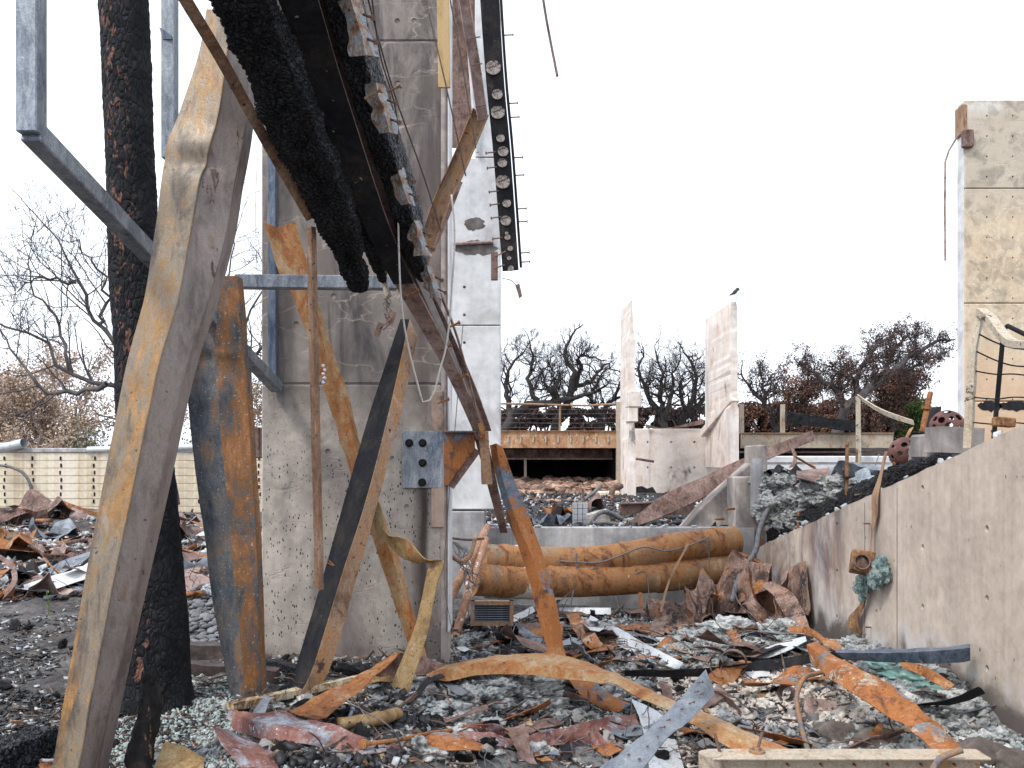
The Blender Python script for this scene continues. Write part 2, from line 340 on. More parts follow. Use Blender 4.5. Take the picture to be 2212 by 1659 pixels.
# concrete
def concrete(name, cols, soot=None, cracks=None, streaks=.25, flecks=None, scale=1.2, base_stain=None, cover=.5, extra=None, blot=.30):
    s = NG(name, .9); a = s.noise(scale, 8, .62, .4); b = s.noise(9, 6, .7); k = len(cols)
    col = s.ramp(a, [(.28 + .44 * i / (k - 1), q) for i, q in enumerate(cols)])
    col = s.mix(.26, col, s.ramp(b, [(.33, .22), (.67, .82)]), 'OVERLAY'); col = s.mix(blot, col, s.ramp(s.noise(2.4, 6, .6, .6), [(.35, .22), (.65, .82)]), 'OVERLAY')
    st = s.noise(2.2, 5, .7, .2, s.vec((4.5, 4.5, .22))); col = s.mix(streaks, col, s.ramp(st, [(.3, .12), (.55, .6), (.75, .85)]), 'OVERLAY')
    fi = s.noise(140, 3, .8); col = s.mix(.22, col, s.ramp(fi, [(.3, .2), (.7, .85)]), 'OVERLAY')
    h = s.math('ADD', s.mul(b, .6), s.mul(fi, .4))
    if soot:
        for (sc, lo, hi, c, st_) in soot:
            col = s.mix(s.mul(s.ramp(s.noise(sc, 6, .6, .7, s.vec(st_, loc=(sc * 3, 1, 2))), [(lo, 0), (hi, 1)]), .85), col, c)
    if extra: col = extra(s, col)
    if cracks:
        cc, cs, lo, hi, zlo, zhi = cracks
        e = s.vor(cs, 'DISTANCE_TO_EDGE', s.warp(.16, 9, s.warp(.45, 2.2, s.vec((.75, .75, 1.5))))); m = s.ramp(s.noise(.9, 2), [(lo, 0), (hi, 1)])
        zz = s.ramp(s.mul(s.z(), .1), [(zlo, 0), (zhi, 1)]); m = s.mul(m, zz)
        # the panels between cracks burnt darker towards their lower rim, the rim itself pale
        pal = s.mul(s.ramp(e, [(0, 1), (.008, .5), (.03, 0)]), m); col = s.mix(s.mul(s.ramp(s.noise(3.3, 6, .65, .8), [(.46, 0), (.6, .55)]), m), col, tuple(x * .33 for x in cc)); col = s.mix(s.mul(s.mul(pal, .7), s.ramp(s.noise(5, 4), [(.4, .25), (.6, 1)])), col, cc)
        h = s.math('ADD', h, s.mul(s.mul(s.ramp(e, [(0, 0), (.012, 1)]), 1.0), 1.4))
    if flecks:
        fc, fs, thr, zlo, zhi = flecks
        v = s.n('ShaderNodeTexVoronoi', {'Vector': s.vec((1, 1, .45), rot=(0, R(28), 0)), 'Scale': fs, 'Randomness': 1.0})
        sel = s.ramp(s.z('X', v.outputs['Color']), [(.0, .0), (1, 1)]); rad = s.mul(s.math('POWER', s.z('Y', v.outputs['Color']), 3.0), thr)
        f = s.math('LESS_THAN', v.outputs['Distance'], rad); zz = s.ramp(s.mul(s.z(), .1), [(zlo[0], 0), (zlo[1], 1), (zhi[0], 1), (zhi[1], 0)])
        zz = s.mul(zz, s.ramp(s.noise(1.4, 4, .6, .3), [(.40, .0), (.50, 1)])); f = s.mul(s.mul(f, s.math('GREATER_THAN', s.z('X', v.outputs['Color']), cover)), zz); col = s.mix(f, col, fc)
    if base_stain:
        c, h0, h1 = base_stain
        zz = s.math('ADD', s.mul(s.z(), .1), s.mul(s.math('SUBTRACT', s.noise(2.5, 5, .65), .5), .06)); col = s.mix(s.mul(s.ramp(zz, [(h0, 1), (h1, 0)]), .75), col, c)
    s.out(col, h, .35, .008); return s
def col_extra(s, col):     # soot run down beside the bracket
    x = s.z('X'); z = s.mul(s.z(), .1)
    wv = s.math('ADD', x, s.mul(s.math('SUBTRACT', s.noise(1.6, 5, .6, 0, s.vec((1, 1, .4))), .5), .12))
    band = s.ramp(s.math('ADD', s.mul(wv, .5), .5), [(.77, 0), (.815, 1), (.83, 1), (.845, 0)])
    zz = s.ramp(z, [(.02, .5), (.06, 1), (.19, 1), (.22, .25), (.5, .6)])
    col = s.mix(s.mul(s.mul(band, zz), .95), col, (.035, .022, .018))
    up = s.ramp(s.math('ADD', z, s.mul(s.math('SUBTRACT', s.noise(1.1, 5), .5), .12)), [(.23, 0), (.34, 1)])
    col = s.mix(s.mul(up, .55), col, (.165, .138, .132))
    st = s.ramp(s.noise(1.3, 7, .68, .6, s.vec((2.2, 2.2, .5), loc=(3, 0, 0))), [(.47, 0), (.58, 1)])
    col = s.mix(s.mul(s.mul(up, st), .85), col, (.055, .05, .055))
    edge = s.ramp(s.math('ADD', s.mul(wv, .5), .5), [(.70, 0), (.80, .6), (.92, .85)])
    return s.mix(s.mul(edge, s.ramp(s.noise(1.8, 5, .6, 0, s.vec((1, 1, .4))), [(.42, 0), (.55, 1)])), col, (.10, .075, .066))
concrete('concrete_column', [(.28, .25, .225), (.37, .33, .292), (.43, .39, .34)], [(1.1, .54, .68, (.12, .10, .10), (1.3, 1.3, .6))], ((.52, .45, .38), 2.0, .40, .48, .284, .300), .15, ((.03, .03, .04), 58, .42, (.03, .05), (.22, .27)), 1.0, ((.13, .10, .085), .025, .055), .42, col_extra)
concrete('concrete_broken', [(.24, .2, .18), (.36, .31, .28), (.46, .40, .36)], None, None, .05, None, 7)
concrete('concrete_white', [(.46, .47, .48), (.58, .59, .60), (.66, .66, .66)], [(1.0, .60, .74, (.30, .27, .26), (1, 1, .6))], None, .12)
concrete('concrete_grey', [(.22, .225, .235), (.31, .31, .315), (.40, .39, .38)], [(.8, .55, .7, (.15, .14, .15), (1, 1, .6))], None, .35)
def wall_extra(s, col):
    y = s.z('Y'); z = s.z(); n1 = s.math('SUBTRACT', s.noise(1.3, 6, .6, .8), .5); n2 = s.math('SUBTRACT', s.noise(.7, 5, .6, .5, s.vec((1, 1, .5), loc=(4, 2, 0))), .5)
    # far end: scorched brown and grey with white bloom; foot at the near end: soot with lime bloom
    far = s.ramp(s.math('ADD', s.mul(s.math('ADD', y, s.mul(n2, 3.0)), .1), .5), [(.62, 0), (.72, 1)])
    col = s.mix(s.mul(far, s.ramp(s.noise(1.5, 6, .65, .6, s.vec((1, 1, .6))), [(.46, 0), (.58, .85)])), col, (.24, .135, .095))
    col = s.mix(s.mul(far, s.ramp(s.noise(1.2, 6, .65, .6, s.vec((1, 1, .5), loc=(7, 1, 3))), [(.50, 0), (.62, .9)])), col, (.12, .105, .11))
    col = s.mix(s.mul(far, s.ramp(s.noise(1.1, 5, .6, .4, s.vec((1, 1, .5), loc=(2, 9, 1))), [(.52, 0), (.66, .8)])), col, (.56, .53, .51))
    foot = s.ramp(s.math('ADD', s.mul(s.math('ADD', z, s.mul(n1, 1.3)), .1), .0), [(.085, 1), (.11, 0)])
    col = s.mix(s.mul(foot, .9), col, (.075, .062, .06))
    bl = s.mul(s.ramp(s.math('ADD', s.mul(s.math('ADD', z, s.mul(n1, 1.1)), .1), .0), [(.088, 0), (.105, 1), (.125, 0)]), s.ramp(s.noise(3, 5, .7), [(.45, 0), (.6, .8)]))
    return s.mix(bl, col, (.52, .53, .55))
concrete('concrete_tan', [(.40, .33, .275), (.465, .39, .325), (.51, .435, .365)], [(.5, .56, .74, (.29, .245, .22), (1, 1, .7))], None, .16, ((.05, .04, .035), 30, .25, (-1, -.9), (.9, 1)), .7, None, .9, wall_extra, .14)
concrete('concrete_pink', [(.58, .50, .44), (.70, .62, .56), (.76, .70, .65)], [(.6, .52, .66, (.40, .38, .37), (1, 1, .35)), (1.3, .58, .66, (.52, .36, .27), (1, 1, .4)), (.9, .60, .66, (.14, .125, .12), (1, 1, .5))], None, .15)
def tower_extra(s, col):
    z = s.mul(s.math('ADD', s.z(), s.mul(s.math('SUBTRACT', s.noise(.7, 4), .5), 1.2)), .1)
    col = s.mix(s.ramp(z, [(.55, 0), (.66, .6)]), col, (.42, .385, .33)); col = s.mix(s.ramp(z, [(.24, .6), (.34, 0)]), col, (.58, .38, .24))
    return s.mix(s.mul(s.ramp(z, [(.78, 0), (.80, 1)]), s.ramp(s.noise(2, 5), [(.45, 0), (.52, .8)])), col, (.62, .61, .58))
concrete('concrete_tower', [(.52, .41, .29), (.58, .465, .33), (.62, .51, .385)], [(.35, .55, .75, (.40, .35, .27), (1, 1, .7))], ((.58, .52, .42), .9, .42, .52, .3, .36), .08, None, 1.2, None, .5, tower_extra, .12)
concrete('concrete_yellow', [(.52, .43, .30), (.64, .55, .41), (.70, .62, .50)], [(.5, .6, .75, (.46, .38, .28), (1, 1, .5))], None, .3)
concrete('concrete_sooty', [(.14, .125, .12), (.26, .235, .225), (.42, .38, .35)], [(.9, .5, .62, (.05, .045, .045), (1, 1, .5)), (1.1, .62, .7, (.38, .26, .2), (1, 1, .5))], None, .3, None, 1.6)
concrete('concrete_pier', [(.24, .21, .195), (.38, .335, .30), (.50, .44, .40)], [(.9, .47, .60, (.10, .09, .09), (1, 1, .6)), (1.4, .62, .7, (.45, .28, .18), (1, 1, .5))], None, .3, None, 1.6)

def plain(name, cols, scale=8, rough=.85, bump=.3, fine=60, obj_rand=0):
    s = NG(name, rough); a = s.noise(scale, 6, .65); k = len(cols); col = s.ramp(a, [(.36 + .28 * i / (k - 1), q) for i, q in enumerate(cols)])
    if obj_rand:
        r = s.n('ShaderNodeObjectInfo').outputs['Random']; col = s.mix(obj_rand, col, s.ramp(r, [(0, .15), (1, .85)]), 'OVERLAY')
    fi = s.noise(fine, 4, .7); col = s.mix(.45, col, s.ramp(fi, [(.32, .2), (.68, .82)]), 'OVERLAY')
    return s.out(col, s.math('ADD', a, s.mul(fi, .6)), bump, .01)
# ground: soot-black soil with grey ash lying on it
def soil():
    s = NG('soil', .95); a = s.noise(1.1, 8, .7, .5); b = s.noise(14, 7, .75); c = s.noise(90, 4, .8)
    m = s.math('ADD', s.mul(a, .6), s.mul(b, .4))
    col = s.ramp(m, [(.36, (.018, .017, .018)), (.47, (.05, .046, .045)), (.55, (.11, .10, .098)), (.66, (.24, .23, .22))])
    col = s.mix(s.ramp(s.noise(2.3, 5), [(.6, 0), (.72, .5)]), col, (.14, .085, .06))
    col = s.mix(s.ramp(c, [(.60, 0), (.66, 1)]), col, (.33, .34, .34)); col = s.mix(s.ramp(c, [(.33, 1), (.40, 0)]), col, (.012, .012, .013))
    xr = s.ramp(s.math('ADD', s.mul(s.math('ADD', s.z('X'), s.mul(a, 1.5)), .1), .5), [(.49, 0), (.58, 1)])
    col = s.mix(s.mul(xr, s.ramp(b, [(.40, .1), (.52, .75)])), col, s.mix(c, (.12, .125, .13), (.42, .43, .43)))
    s.out(col, s.math('ADD', b, s.mul(c, .6)), .9, .02)
soil()
plain('ash_flake', [(.20, .22, .24), (.38, .405, .425), (.56, .575, .58)], 12, .85, .3, 60)
plain('ash_green', [(.20, .245, .24), (.32, .37, .355), (.43, .475, .455)], 12, .6, .3, 60)
plain('plaster', [(.44, .38, .32), (.58, .52, .45), (.66, .62, .56)], 9, .9, .4, 60)
plain('coal_bits', [(.008, .008, .010), (.018, .018, .021), (.04, .04, .045)], 20, .5, .6, 60)
plain('rust_bits', [(.08, .03, .02), (.22, .085, .03), (.38, .17, .06)], 12, .85, .4, 60)
plain('brown_bits', [(.06, .04, .03), (.12, .085, .065), (.2, .15, .12)], 12, .9, .4, 60)
plain('wool', [(.03, .03, .031), (.11, .118, .12), (.24, .252, .25), (.38, .39, .385), (.13, .10, .08)], 9, .95, 1.4, 45)
plain('wool_pale', [(.06, .062, .062), (.25, .265, .263), (.42, .435, .43), (.56, .565, .55)], 9, .95, 1.4, 45)
plain('glass_melt', [(.09, .20, .18), (.18, .31, .28), (.32, .42, .39)], 3, .25, .3, 20)
plain('pebble', [(.07, .075, .085), (.12, .125, .135), (.17, .165, .165)], 3, .6, .15, 60, .6)
plain('red_stone', [(.13, .08, .06), (.27, .17, .125), (.42, .30, .24)], 4, .9, .4, 40, .9)
plain('grey_chunk', [(.16, .15, .145), (.26, .25, .24), (.36, .34, .32)], 7, .9, .5, 50, .5)
plain('plank_burnt', [(.03, .022, .02), (.07, .05, .045), (.14, .10, .085)], 5, .85, .8, 50)
plain('twig', [(.018, .015, .014), (.035, .03, .028), (.06, .05, .046)], 3, .9, .4, 30)
plain('twig_grey', [(.05, .045, .045), (.09, .08, .08), (.13, .115, .11)], 3, .9, .4, 30)
plain('euc_bark', [(.22, .165, .145), (.34, .265, .235), (.44, .37, .335)], 2.5, .9, .4, 20)
plain('leaf_brown', [(.28, .19, .13), (.42, .31, .23), (.50, .40, .31)], .9, .85, 0, 3)
plain('leaf_scorch', [(.035, .022, .022), (.075, .042, .038), (.14, .075, .05)], .7, .85, 0, 3)
plain('leaf_green', [(.05, .10, .02), (.09, .17, .03), (.14, .24, .05)], .9, .7, 0, 3)
plain('leaf_dull', [(.05, .065, .035), (.09, .10, .055), (.14, .13, .08)], .9, .8, 0, 3)
plain('bird_grey', [(.04, .04, .045), (.08, .08, .085)], 20, .8, .2, 50)
plain('copper_cable', [(.20, .09, .04), (.34, .17, .08), (.42, .26, .15)], 10, .8, .2, 60)
def redsphere():
    plain('sphere_rust', [(.07, .03, .028), (.14, .06, .05), (.19, .10, .085)], 5, .8, .4, 60)
redsphere()

concrete('facing', [(.30, .22, .17), (.40, .30, .235), (.44, .35, .29)], [(2.5, .5, .6, (.07, .05, .045), (1, 1, .6))], None, .3)
rust('rust_olive', [(.12, .075, .035), (.24, .15, .065), (.33, .22, .10), (.36, .28, .17)], 3, [((.42, .38, .30), 6, .6, .68), ((.33, .13, .04), 3, .58, .68)], [((.05, .03, .02), 30, .68)], (1.5, 1.5, .6))
rust('disc', [(.10, .08, .075), (.22, .19, .17), (.33, .29, .26), (.20, .14, .10)], 20, [((.04, .03, .028), 26, .48, .54)], [])
rust('rust_tan2', [OR2, OR3, (.33, .175, .07), (.36, .24, .13), (.40, .31, .21)], 3.0, [((.30, .10, .03), 2.5, .57, .66)], [((.05, .025, .02), 30, .68)])
rust('rust_slate2', [OR1, OR2, OR3, (.32, .12, .035), OR4], 3.5, [((.36, .30, .23), 4, .555, .60), ((.17, .185, .20), 3, .57, .61)], [((.06, .03, .02), 30, .68)])
rust('rust_tan3', [(.06, .035, .02), (.15, .075, .035), (.26, .125, .05), (.32, .2, .11)], 8, [((.07, .045, .03), 5, .57, .63)], [((.03, .02, .015), 30, .66)])
rust('hose_rust', [(.10, .10, .11), (.16, .155, .155), (.30, .15, .07), (.36, .2, .1)], 5, [], [((.05, .03, .02), 40, .68)])
rust('scab_pipe', [(.16, .07, .04), (.28, .14, .08), (.34, .2, .13), (.42, .30, .22)], 4, [((.55, .55, .54), 7, .6, .64)], [((.05, .03, .02), 30, .68)])
rust('scab_cream', [(.28, .22, .15), (.40, .34, .26), (.46, .41, .33), (.36, .2, .09)], 4, [((.05, .045, .04), 5, .6, .63), ((.38, .18, .05), 4, .62, .68)], [((.08, .05, .04), 30, .7)])
plain('wool_teal', [(.10, .15, .145), (.19, .255, .245), (.29, .35, .335)], 6, .95, 1.0, 38)
rust('stump_char', [(.010, .009, .009), (.014, .013, .013), (.022, .02, .02), (.045, .03, .022)], 6, [((.24, .14, .07), 7, .62, .66)], [], (1.4, 1.4, .4), .85, 0, .8, 70, .3, .15)
plain('boulder', [(.06, .05, .045), (.11, .09, .08), (.17, .14, .125)], 4, .85, .5, 40)
plain('leaf_rust', [(.07, .038, .03), (.15, .075, .05), (.25, .14, .09)], .7, .85, 0, 3)

rust('deck_rust', [(.18, .08, .04), (.33, .17, .085), (.44, .26, .15), (.50, .34, .22)], 2.0, [((.62, .58, .52), 3.0, .63, .66)], [((.66, .62, .57), 9, .68), ((.10, .05, .03), 12, .72)])
rust('rail_brown', [(.08, .045, .03), (.17, .095, .06), (.25, .155, .10), (.33, .24, .18)], 4, [((.30, .12, .04), 4, .58, .66)], [((.05, .03, .02), 30, .66)], (2, 2, .5))
rust('sleeve', [(.30, .20, .12), (.44, .37, .30), (.52, .48, .43), (.34, .17, .06)], 4, [((.34, .14, .04), 3, .56, .6)], [((.08, .05, .04), 30, .68)])
rust('rust_slate_leg', [(.03, .035, .045), (.06, .068, .08), (.11, .115, .12), (.20, .12, .07), (.30, .14, .05)], 3.2, [((.07, .08, .095), 1.4, .47, .6)], [((.38, .35, .30), 60, .68), ((.20, .225, .23), 30, .71)], (1.2, 1.2, .6), .7, .1, .6, 90)
rust('clip', [(.07, .05, .04), (.20, .12, .07), (.30, .26, .23), (.36, .36, .36)], 9, [((.26, .30, .34), 5, .52, .58), ((.26, .12, .05), 9, .6, .66)], [((.05, .03, .02), 40, .66)], grain=.3)
rust('wreck', [(.03, .02, .018), (.10, .055, .04), (.20, .12, .09), (.28, .20, .17), (.36, .16, .05)], 3.5, [((.36, .15, .04), 3, .56, .62), ((.03, .025, .025), 2.2, .55, .62)], [((.40, .38, .36), 30, .68)], grain=.3)
concrete('soot_stain', [(.05, .045, .045), (.12, .105, .10), (.26, .24, .23)], None, None, .1, None, 5)
# ---------------------------------------------------------------- ground and terraces
BUMPS += [(p.x, p.y, r, h) for (u, v, r, h) in [(820, 1530, .7, .05), (1000, 1500, .45, .14), (1210, 1480, .5, .10), (1500, 1410, .7, .14), (1650, 1390, .6, .16), (1720, 1480, .6, .08), (1900, 1480, .5, .10), (60, 1560, .5, .05), (430, 1560, .4, .03), (1050, 1370, .5, .12)] for p in [PZ(u, v, -.15)]]
def build_ground():
    xs = np.unique(np.concatenate([np.linspace(-400, -14, 24), np.linspace(-14, -5, 60), np.linspace(-5, 4.6, 300), np.linspace(4.6, 14, 30), np.linspace(14, 400, 24)]))
    ys = np.unique(np.concatenate([np.linspace(-60, 1.5, 14), np.linspace(1.5, 4.2, 30), np.linspace(4.2, 9, 210), np.linspace(9, 14, 90), np.linspace(14, 31, 110), np.linspace(31, 900, 40)]))
    X, Y = np.meshgrid(xs, ys); Z = g(X, Y) * (np.abs(X) < 40) * (Y < 60) * (Y > -5)
    n, m = X.shape; V = np.stack([X, Y, Z], -1).reshape(-1, 3)
    i, j = np.meshgrid(np.arange(n - 1), np.arange(m - 1), indexing='ij'); a = (i * m + j).ravel()
    mb = MB(); mb.v = V.tolist(); mb.f = np.stack([a, a + 1, a + m + 1, a + m], 1).tolist()
    me = bpy.data.meshes.new('ground'); me.from_pydata(mb.v, [], mb.f); me.polygons.foreach_set('use_smooth', [True] * len(me.polygons))
    me.materials.append(MATS['soil']); o = bpy.data.objects.new('ground', me); C.objects.link(o); o['kind'] = 'structure'
build_ground()

def cut_holes(o, holes, axis, r=.022, depth=.07):      # real tie holes drilled into a wall face
    mb = MB()
    for p in holes:
        p = Vector(p); d = {'x': Vector((1, 0, 0)), 'y': Vector((0, 1, 0))}[axis]
        mb.tube([p - d * .05, p + d * depth], [r * 1.5, r * .8], 12)
    me, o0 = mesh_of('cut', mb); me.materials.append(o.data.materials[0]); c = bpy.data.objects.new('cut', me); C.objects.link(c); c.location = o0
    md = o.modifiers.new('b', 'BOOLEAN'); md.object = c; md.solver = 'EXACT'; md.operation = 'DIFFERENCE'
    bpy.context.view_layer.update(); dg = bpy.context.evaluated_depsgraph_get()
    nm = bpy.data.meshes.new_from_object(o.evaluated_get(dg)); o.modifiers.clear(); o.data = nm
    bpy.data.objects.remove(c)

# stair side wall on the right, its top climbing towards the viewer
WX = 3.4
def wtop(y): return .55 + (12.1 - y) * .2252
wy = [2.0, 12.25]
top = [(y, wtop(y) + .012 * nz((y * 3, 0, 0), 2.1) + .012 * nz((y * 9, 4, 0), 2.1)) for y in np.linspace(wy[1], wy[0], 60)]
wall = obj('retaining_wall', MB().prism([(wy[0], -.9), (wy[1], -.9)] + top, 'x', WX, WX + .3), 'concrete_tan', None,
           'tan concrete side wall with sloping top and tie holes beside the debris', 'wall')
hol = []
for u, vs in ((2132, (1142, 1293, 1444)), (1993, (1054, 1182, 1311)), (1808, (1133, 1234, 1333)), (1893, (1322,))):
    for v in vs: hol.append(PX(u, v, WX))
cut_holes(wall, hol, 'x')
pn = MB()
for u in (1938, 1868): y = WX * F / (u - CU); pn.bb(WX - .0025, WX + .01, y - .006, y + .006, -.6, wtop(y) - .05)
obj('panel_joint', pn, 'concrete_sooty', wall)
# sloping stair bed behind it
bed = MB().prism([(2, -.8), (12.25, -.8), (12.25, wtop(12.25) - .14), (2, wtop(2) - .14)], 'x', WX + .3, 5.2)
obj('stair_bed', bed, 'soil', kind='structure')
# terrace: the upper level behind the low grey wall
obj('terrace', MB().bb(-.95, 30, 12.62, 33.9, -.6, .70), 'soil', kind='structure')
obj('upper_bank', MB().bb(5.2, 40, 2, 12.6, -.6, .9), 'soil', kind='structure')
lw = obj('low_wall', MB().bb(-.36, 3.39, 12.3, 12.6, -.7, .79), 'concrete_grey', None, 'low grey concrete wall behind the two rusted ducts', 'wall')
cut_holes(lw, [P(u, v, 12.3) for u, v in ((1388, 1319), (1490, 1320), (1520, 1310), (1245, 1200), (1492, 1318))][:2] + [P(1391, 1158, 12.3) + Vector((0, 0, -.05)), P(1492, 1160, 12.3) + Vector((0, 0, -.05))], 'y')

# ---------------------------------------------------------------- the burnt centre column
CY = 7.8
e = empty('concrete_column', P(765, 1440, CY), 'broad grey concrete column with cracked sooty upper half and bolted bracket', 'column')
x0, x1 = P(565, 0, CY).x, P(953, 0, CY).x
lifts = [-.5, 2.398, 5.44, 9.0]
mb = MB()
for a, b in zip(lifts, lifts[1:]): mb.bb(x0, x1, CY, CY + .42, a + .006, b - .006)
shaft = obj('shaft', mb, 'concrete_column', e, bevel=.012)
obj('pour_joint', MB().bb(x0 + .01, x1 - .01, CY + .012, CY + .40, -.4, 8.9), 'concrete_sooty', e)
# spalled right edge: rough broken aggregate
st = []
for i, z in enumerate(np.linspace(-.45, 8.9, 150)):
    w_ = .05 + .022 * nz((0, 0, z), 2.3) + .012 * nz((1, 0, z), 9)
    d_ = .004 * nz((4, 0, z), 14)
    st.append([(x1 - .004, CY + .006 + d_, z), (x1 + w_ * .55, CY + .012 + d_ * 2, z), (x1 + .055, CY + .05 + abs(d_) * 3, z), (x1 + .055, CY + .41, z), (x1 - .004, CY + .41, z)])
obj('broken_edge', MB().loft(st), 'concrete_broken', e)
bt = MB(); zt, zb = P(0, 845, CY).z, P(0, 1139, CY).z
bt.box((P(946, 0, CY).x, CY - .012, (zt + zb) / 2), (.115, .03, zt - zb)); obj('facing_strip', bt, 'facing', e, bevel=.006)
ct = MB(); ct.bb(x1 + .056, x1 + .072, CY + .02, CY + .40, .2, 8.6); obj('lit_side', ct, 'concrete_white', e)  # column's lit right side, its brightness put in as white colour
# tie holes on the front
th = [P(u, v, CY) for u, v in ((955 - 60, 45), (858, 45), (859, 180), (785, 340), (708, 975), (843, 990), (878, 1095), (720, 640), (640, 700))]
# bracket: galvanised plate with four bolts and a rusted gusset running out to the right
pl = MB().bb(P(870, 0, CY).x, P(957, 0, CY).x, CY - .03, CY - .002, P(0, 1054, CY).z, P(0, 931, CY).z); plate = obj('bracket_plate', pl, 'galv', e, bevel=.003)
bm_ = MB(); bm_.tube([(0, 0, 0), (0, -.012, 0)], .036, 20); bm_.tube([(0, -.012, 0), (0, -.035, 0)], .027, 6); bm_.tube([(0, -.035, 0), (0, -.05, 0)], .017, 12)
bolt_me, _ = mesh_of('bolt', bm_, origin=(0, 0, 0)); bolt_me.materials.append(MATS['steel_black'])
for u, v in ((884, 957), (913, 957), (913, 1000), (912, 1042)): inst('bolt', bolt_me, P(u, v, CY - .03), parent=plate)
gy = CY - .012
gus = [P(957, 932, gy), P(1026, 932, gy), P(1026, 968, gy), P(968, 1048, gy), P(957, 1048, gy)]
gm = MB().prism([(p.x, p.z) for p in gus], 'y', gy - .012, gy + .012); gm.box((P(996, 0, gy).x, gy - .05, P(0, 933, gy).z), (.29, .10, .014))
obj('gusset', gm, 'rust_slate', e, bevel=.002)
fl = [P(1026, 968, CY), P(968, 1048, CY)]
obj('gusset_flange', sweep([fl[0], fl[1]], sec_R(.12, .012), up=(0, 1, 0), n=2, smooth_path=False), 'rust_brown', e)
cut_holes(shaft, th, 'y', .02)
# lilac-brown conduit box peeking out behind the column's left edge
jb = MB().bb(P(548, 0, 8.6).x, P(580, 0, 8.6).x, 8.3, 8.6, P(0, 990, 8.6).z, P(0, 925, 8.6).z)
obj('junction_box', jb, 'rust_brown', None, 'small brown rusted box fixed behind the broad column edge', 'box', bevel=.01)

# ---------------------------------------------------------------- pale tall wall behind the column
WY = 12.0
e2 = empty('pale_wall', (P(1020, 0, WY).x, WY, .8), 'tall whitish concrete wall standing behind the broad column', 'wall')
xa, xb = P(900, 0, WY).x, P(1081, 0, WY).x
zz = [P(0, v, WY).z for v in (1101, 703, 340, -700)]; mb = MB()
for i, (a, b) in enumerate(zip(zz, zz[1:])):
    xl = xa if i < 2 else P(1026, 0, WY).x
    mb.bb(xl, xb, WY, WY + .5, a + .006, b - .006)
sh = obj('shaft', mb, 'concrete_white', e2, bevel=.01)
cut_holes(sh, [P(u, v, WY) for u, v in ((1003, 620), (1003, 680), (1003, 740), (1001, 870))], 'y', .018)
obj('pedestal', MB().bb(xa, P(1047, 0, WY - .1).x, WY - .12, WY + .45, -.6, P(0, 1104, WY).z), 'concrete_grey', e2, bevel=.01)
so = MB(); so.bb(P(930, 0, WY).x, P(1025, 0, WY).x, WY + .1, WY + .14, P(0, 312, WY).z, P(0, -600, WY).z)
obj('infill_panel', so, 'rust_brown', e2)
tr = MB(); q = [P(1012, -60, 11.7), P(1046, 430, 11.9)]; tr.tube([P(990, -200, 11.6), P(1031, 330, 11.96)], .03, 4); obj('white_trim', tr, 'concrete_white', e2)
# burnt sockets on its face: two recess frames with soot
for (u0, v0, u1, v1) in ((1003, 470, 1048, 497), (980, 520, 1070, 552)):
    r_ = MB(); a = P(u0, v0, WY); b = P(u1, v1, WY)
    pts = [((a.x + b.x) / 2 + (b.x - a.x) / 2 * math.cos(q) * (1 + .35 * nz((math.cos(q), math.sin(q), u0), 2.4)), (a.z + b.z) / 2 + (a.z - b.z) / 2 * math.sin(q) * (1 + .6 * nz((math.cos(q), math.sin(q), v0), 3.1))) for q in np.linspace(0, 6.2832, 41)[:-1]]
    r_.prism(pts, 'y', WY - .004, WY + .02); obj('soot_patch', r_, 'soot_stain', e2)
obj('conduit', MB().tube([P(980, 527, WY - .03), P(1066, 523, WY - .03)], .022, 8), 'rust_purple', e2, smooth=True)

# ---------------------------------------------------------------- stepped pier and broken sloping walls at the wall's far end
py = 12.35
e3 = empty('stepped_pier', P(1620, 1240, py), 'sooty concrete pier where the sloping wall meets the low wall', 'pier')
mb = MB(); mb.bb(P(1592, 0, py).x, P(1648, 0, py).x, py, py + .6, -.6, P(0, 1030, py).z); mb.bb(P(1648, 0, py).x, P(1668, 0, py).x, py + .25, py + 1.0, -.2, P(0, 960, py).z)
obj('block', mb, 'concrete_pier', e3, bevel=.02)
sl = MB().prism([(P(1470, 0, 13.2).x, P(0, 1140, 13.2).z), (P(1650, 0, 13.2).x, P(0, 1140, 13.2).z), (P(1650, 0, 13.2).x, P(0, 985, 13.2).z), (P(1632, 0, 13.2).x, P(0, 984, 13.2).z), (P(1600, 0, 13.2).x, P(0, 1012, 13.2).z), (P(1540, 0, 13.2).x, P(0, 1066, 13.2).z), (P(1505, 0, 13.2).x, P(0, 1100, 13.2).z)], 'y', 13.0, 13.4)
obj('sloping_parapet', sl, 'concrete_pier', e3, bevel=.015)
obj('cast_pipe', MB().tube([P(1634, 990, py - .06), P(1634, 1110, py - .06)], .085, 14), 'concrete_grey', e3, smooth=True)
for u, v in ((1568, 1100), (1545, 1122), (1655, 1115)):
    obj('anchor_bolt', MB().tube([P(u, v, py - .16), P(u + 18, v - 1, py + .02)], .016, 8), 'rust_orange', e3)
for v in (1118, 1170):
    obj('wall_clip', MB().box(P(1640, v, py - .05), (.09, .06, .12)), 'rust_orange', e3, bevel=.006)

# long concrete kerb beyond the stair (pale band with groove)
e4 = obj('stair_kerb', MB().bb(P(1650, 0, 15.5).x, P(1930, 0, 15.5).x, 15.5, 16.0, .3, P(0, 985, 15.5).z), 'concrete_white', None, 'pale concrete kerb beyond the burnt stair debris', 'kerb', bevel=.02)
obj('groove', MB().bb(P(1655, 0, 15.5).x, P(1925, 0, 15.5).x, 15.492, 15.52, P(0, 1002, 15.5).z, P(0, 998, 15.5).z), 'concrete_sooty', e4)

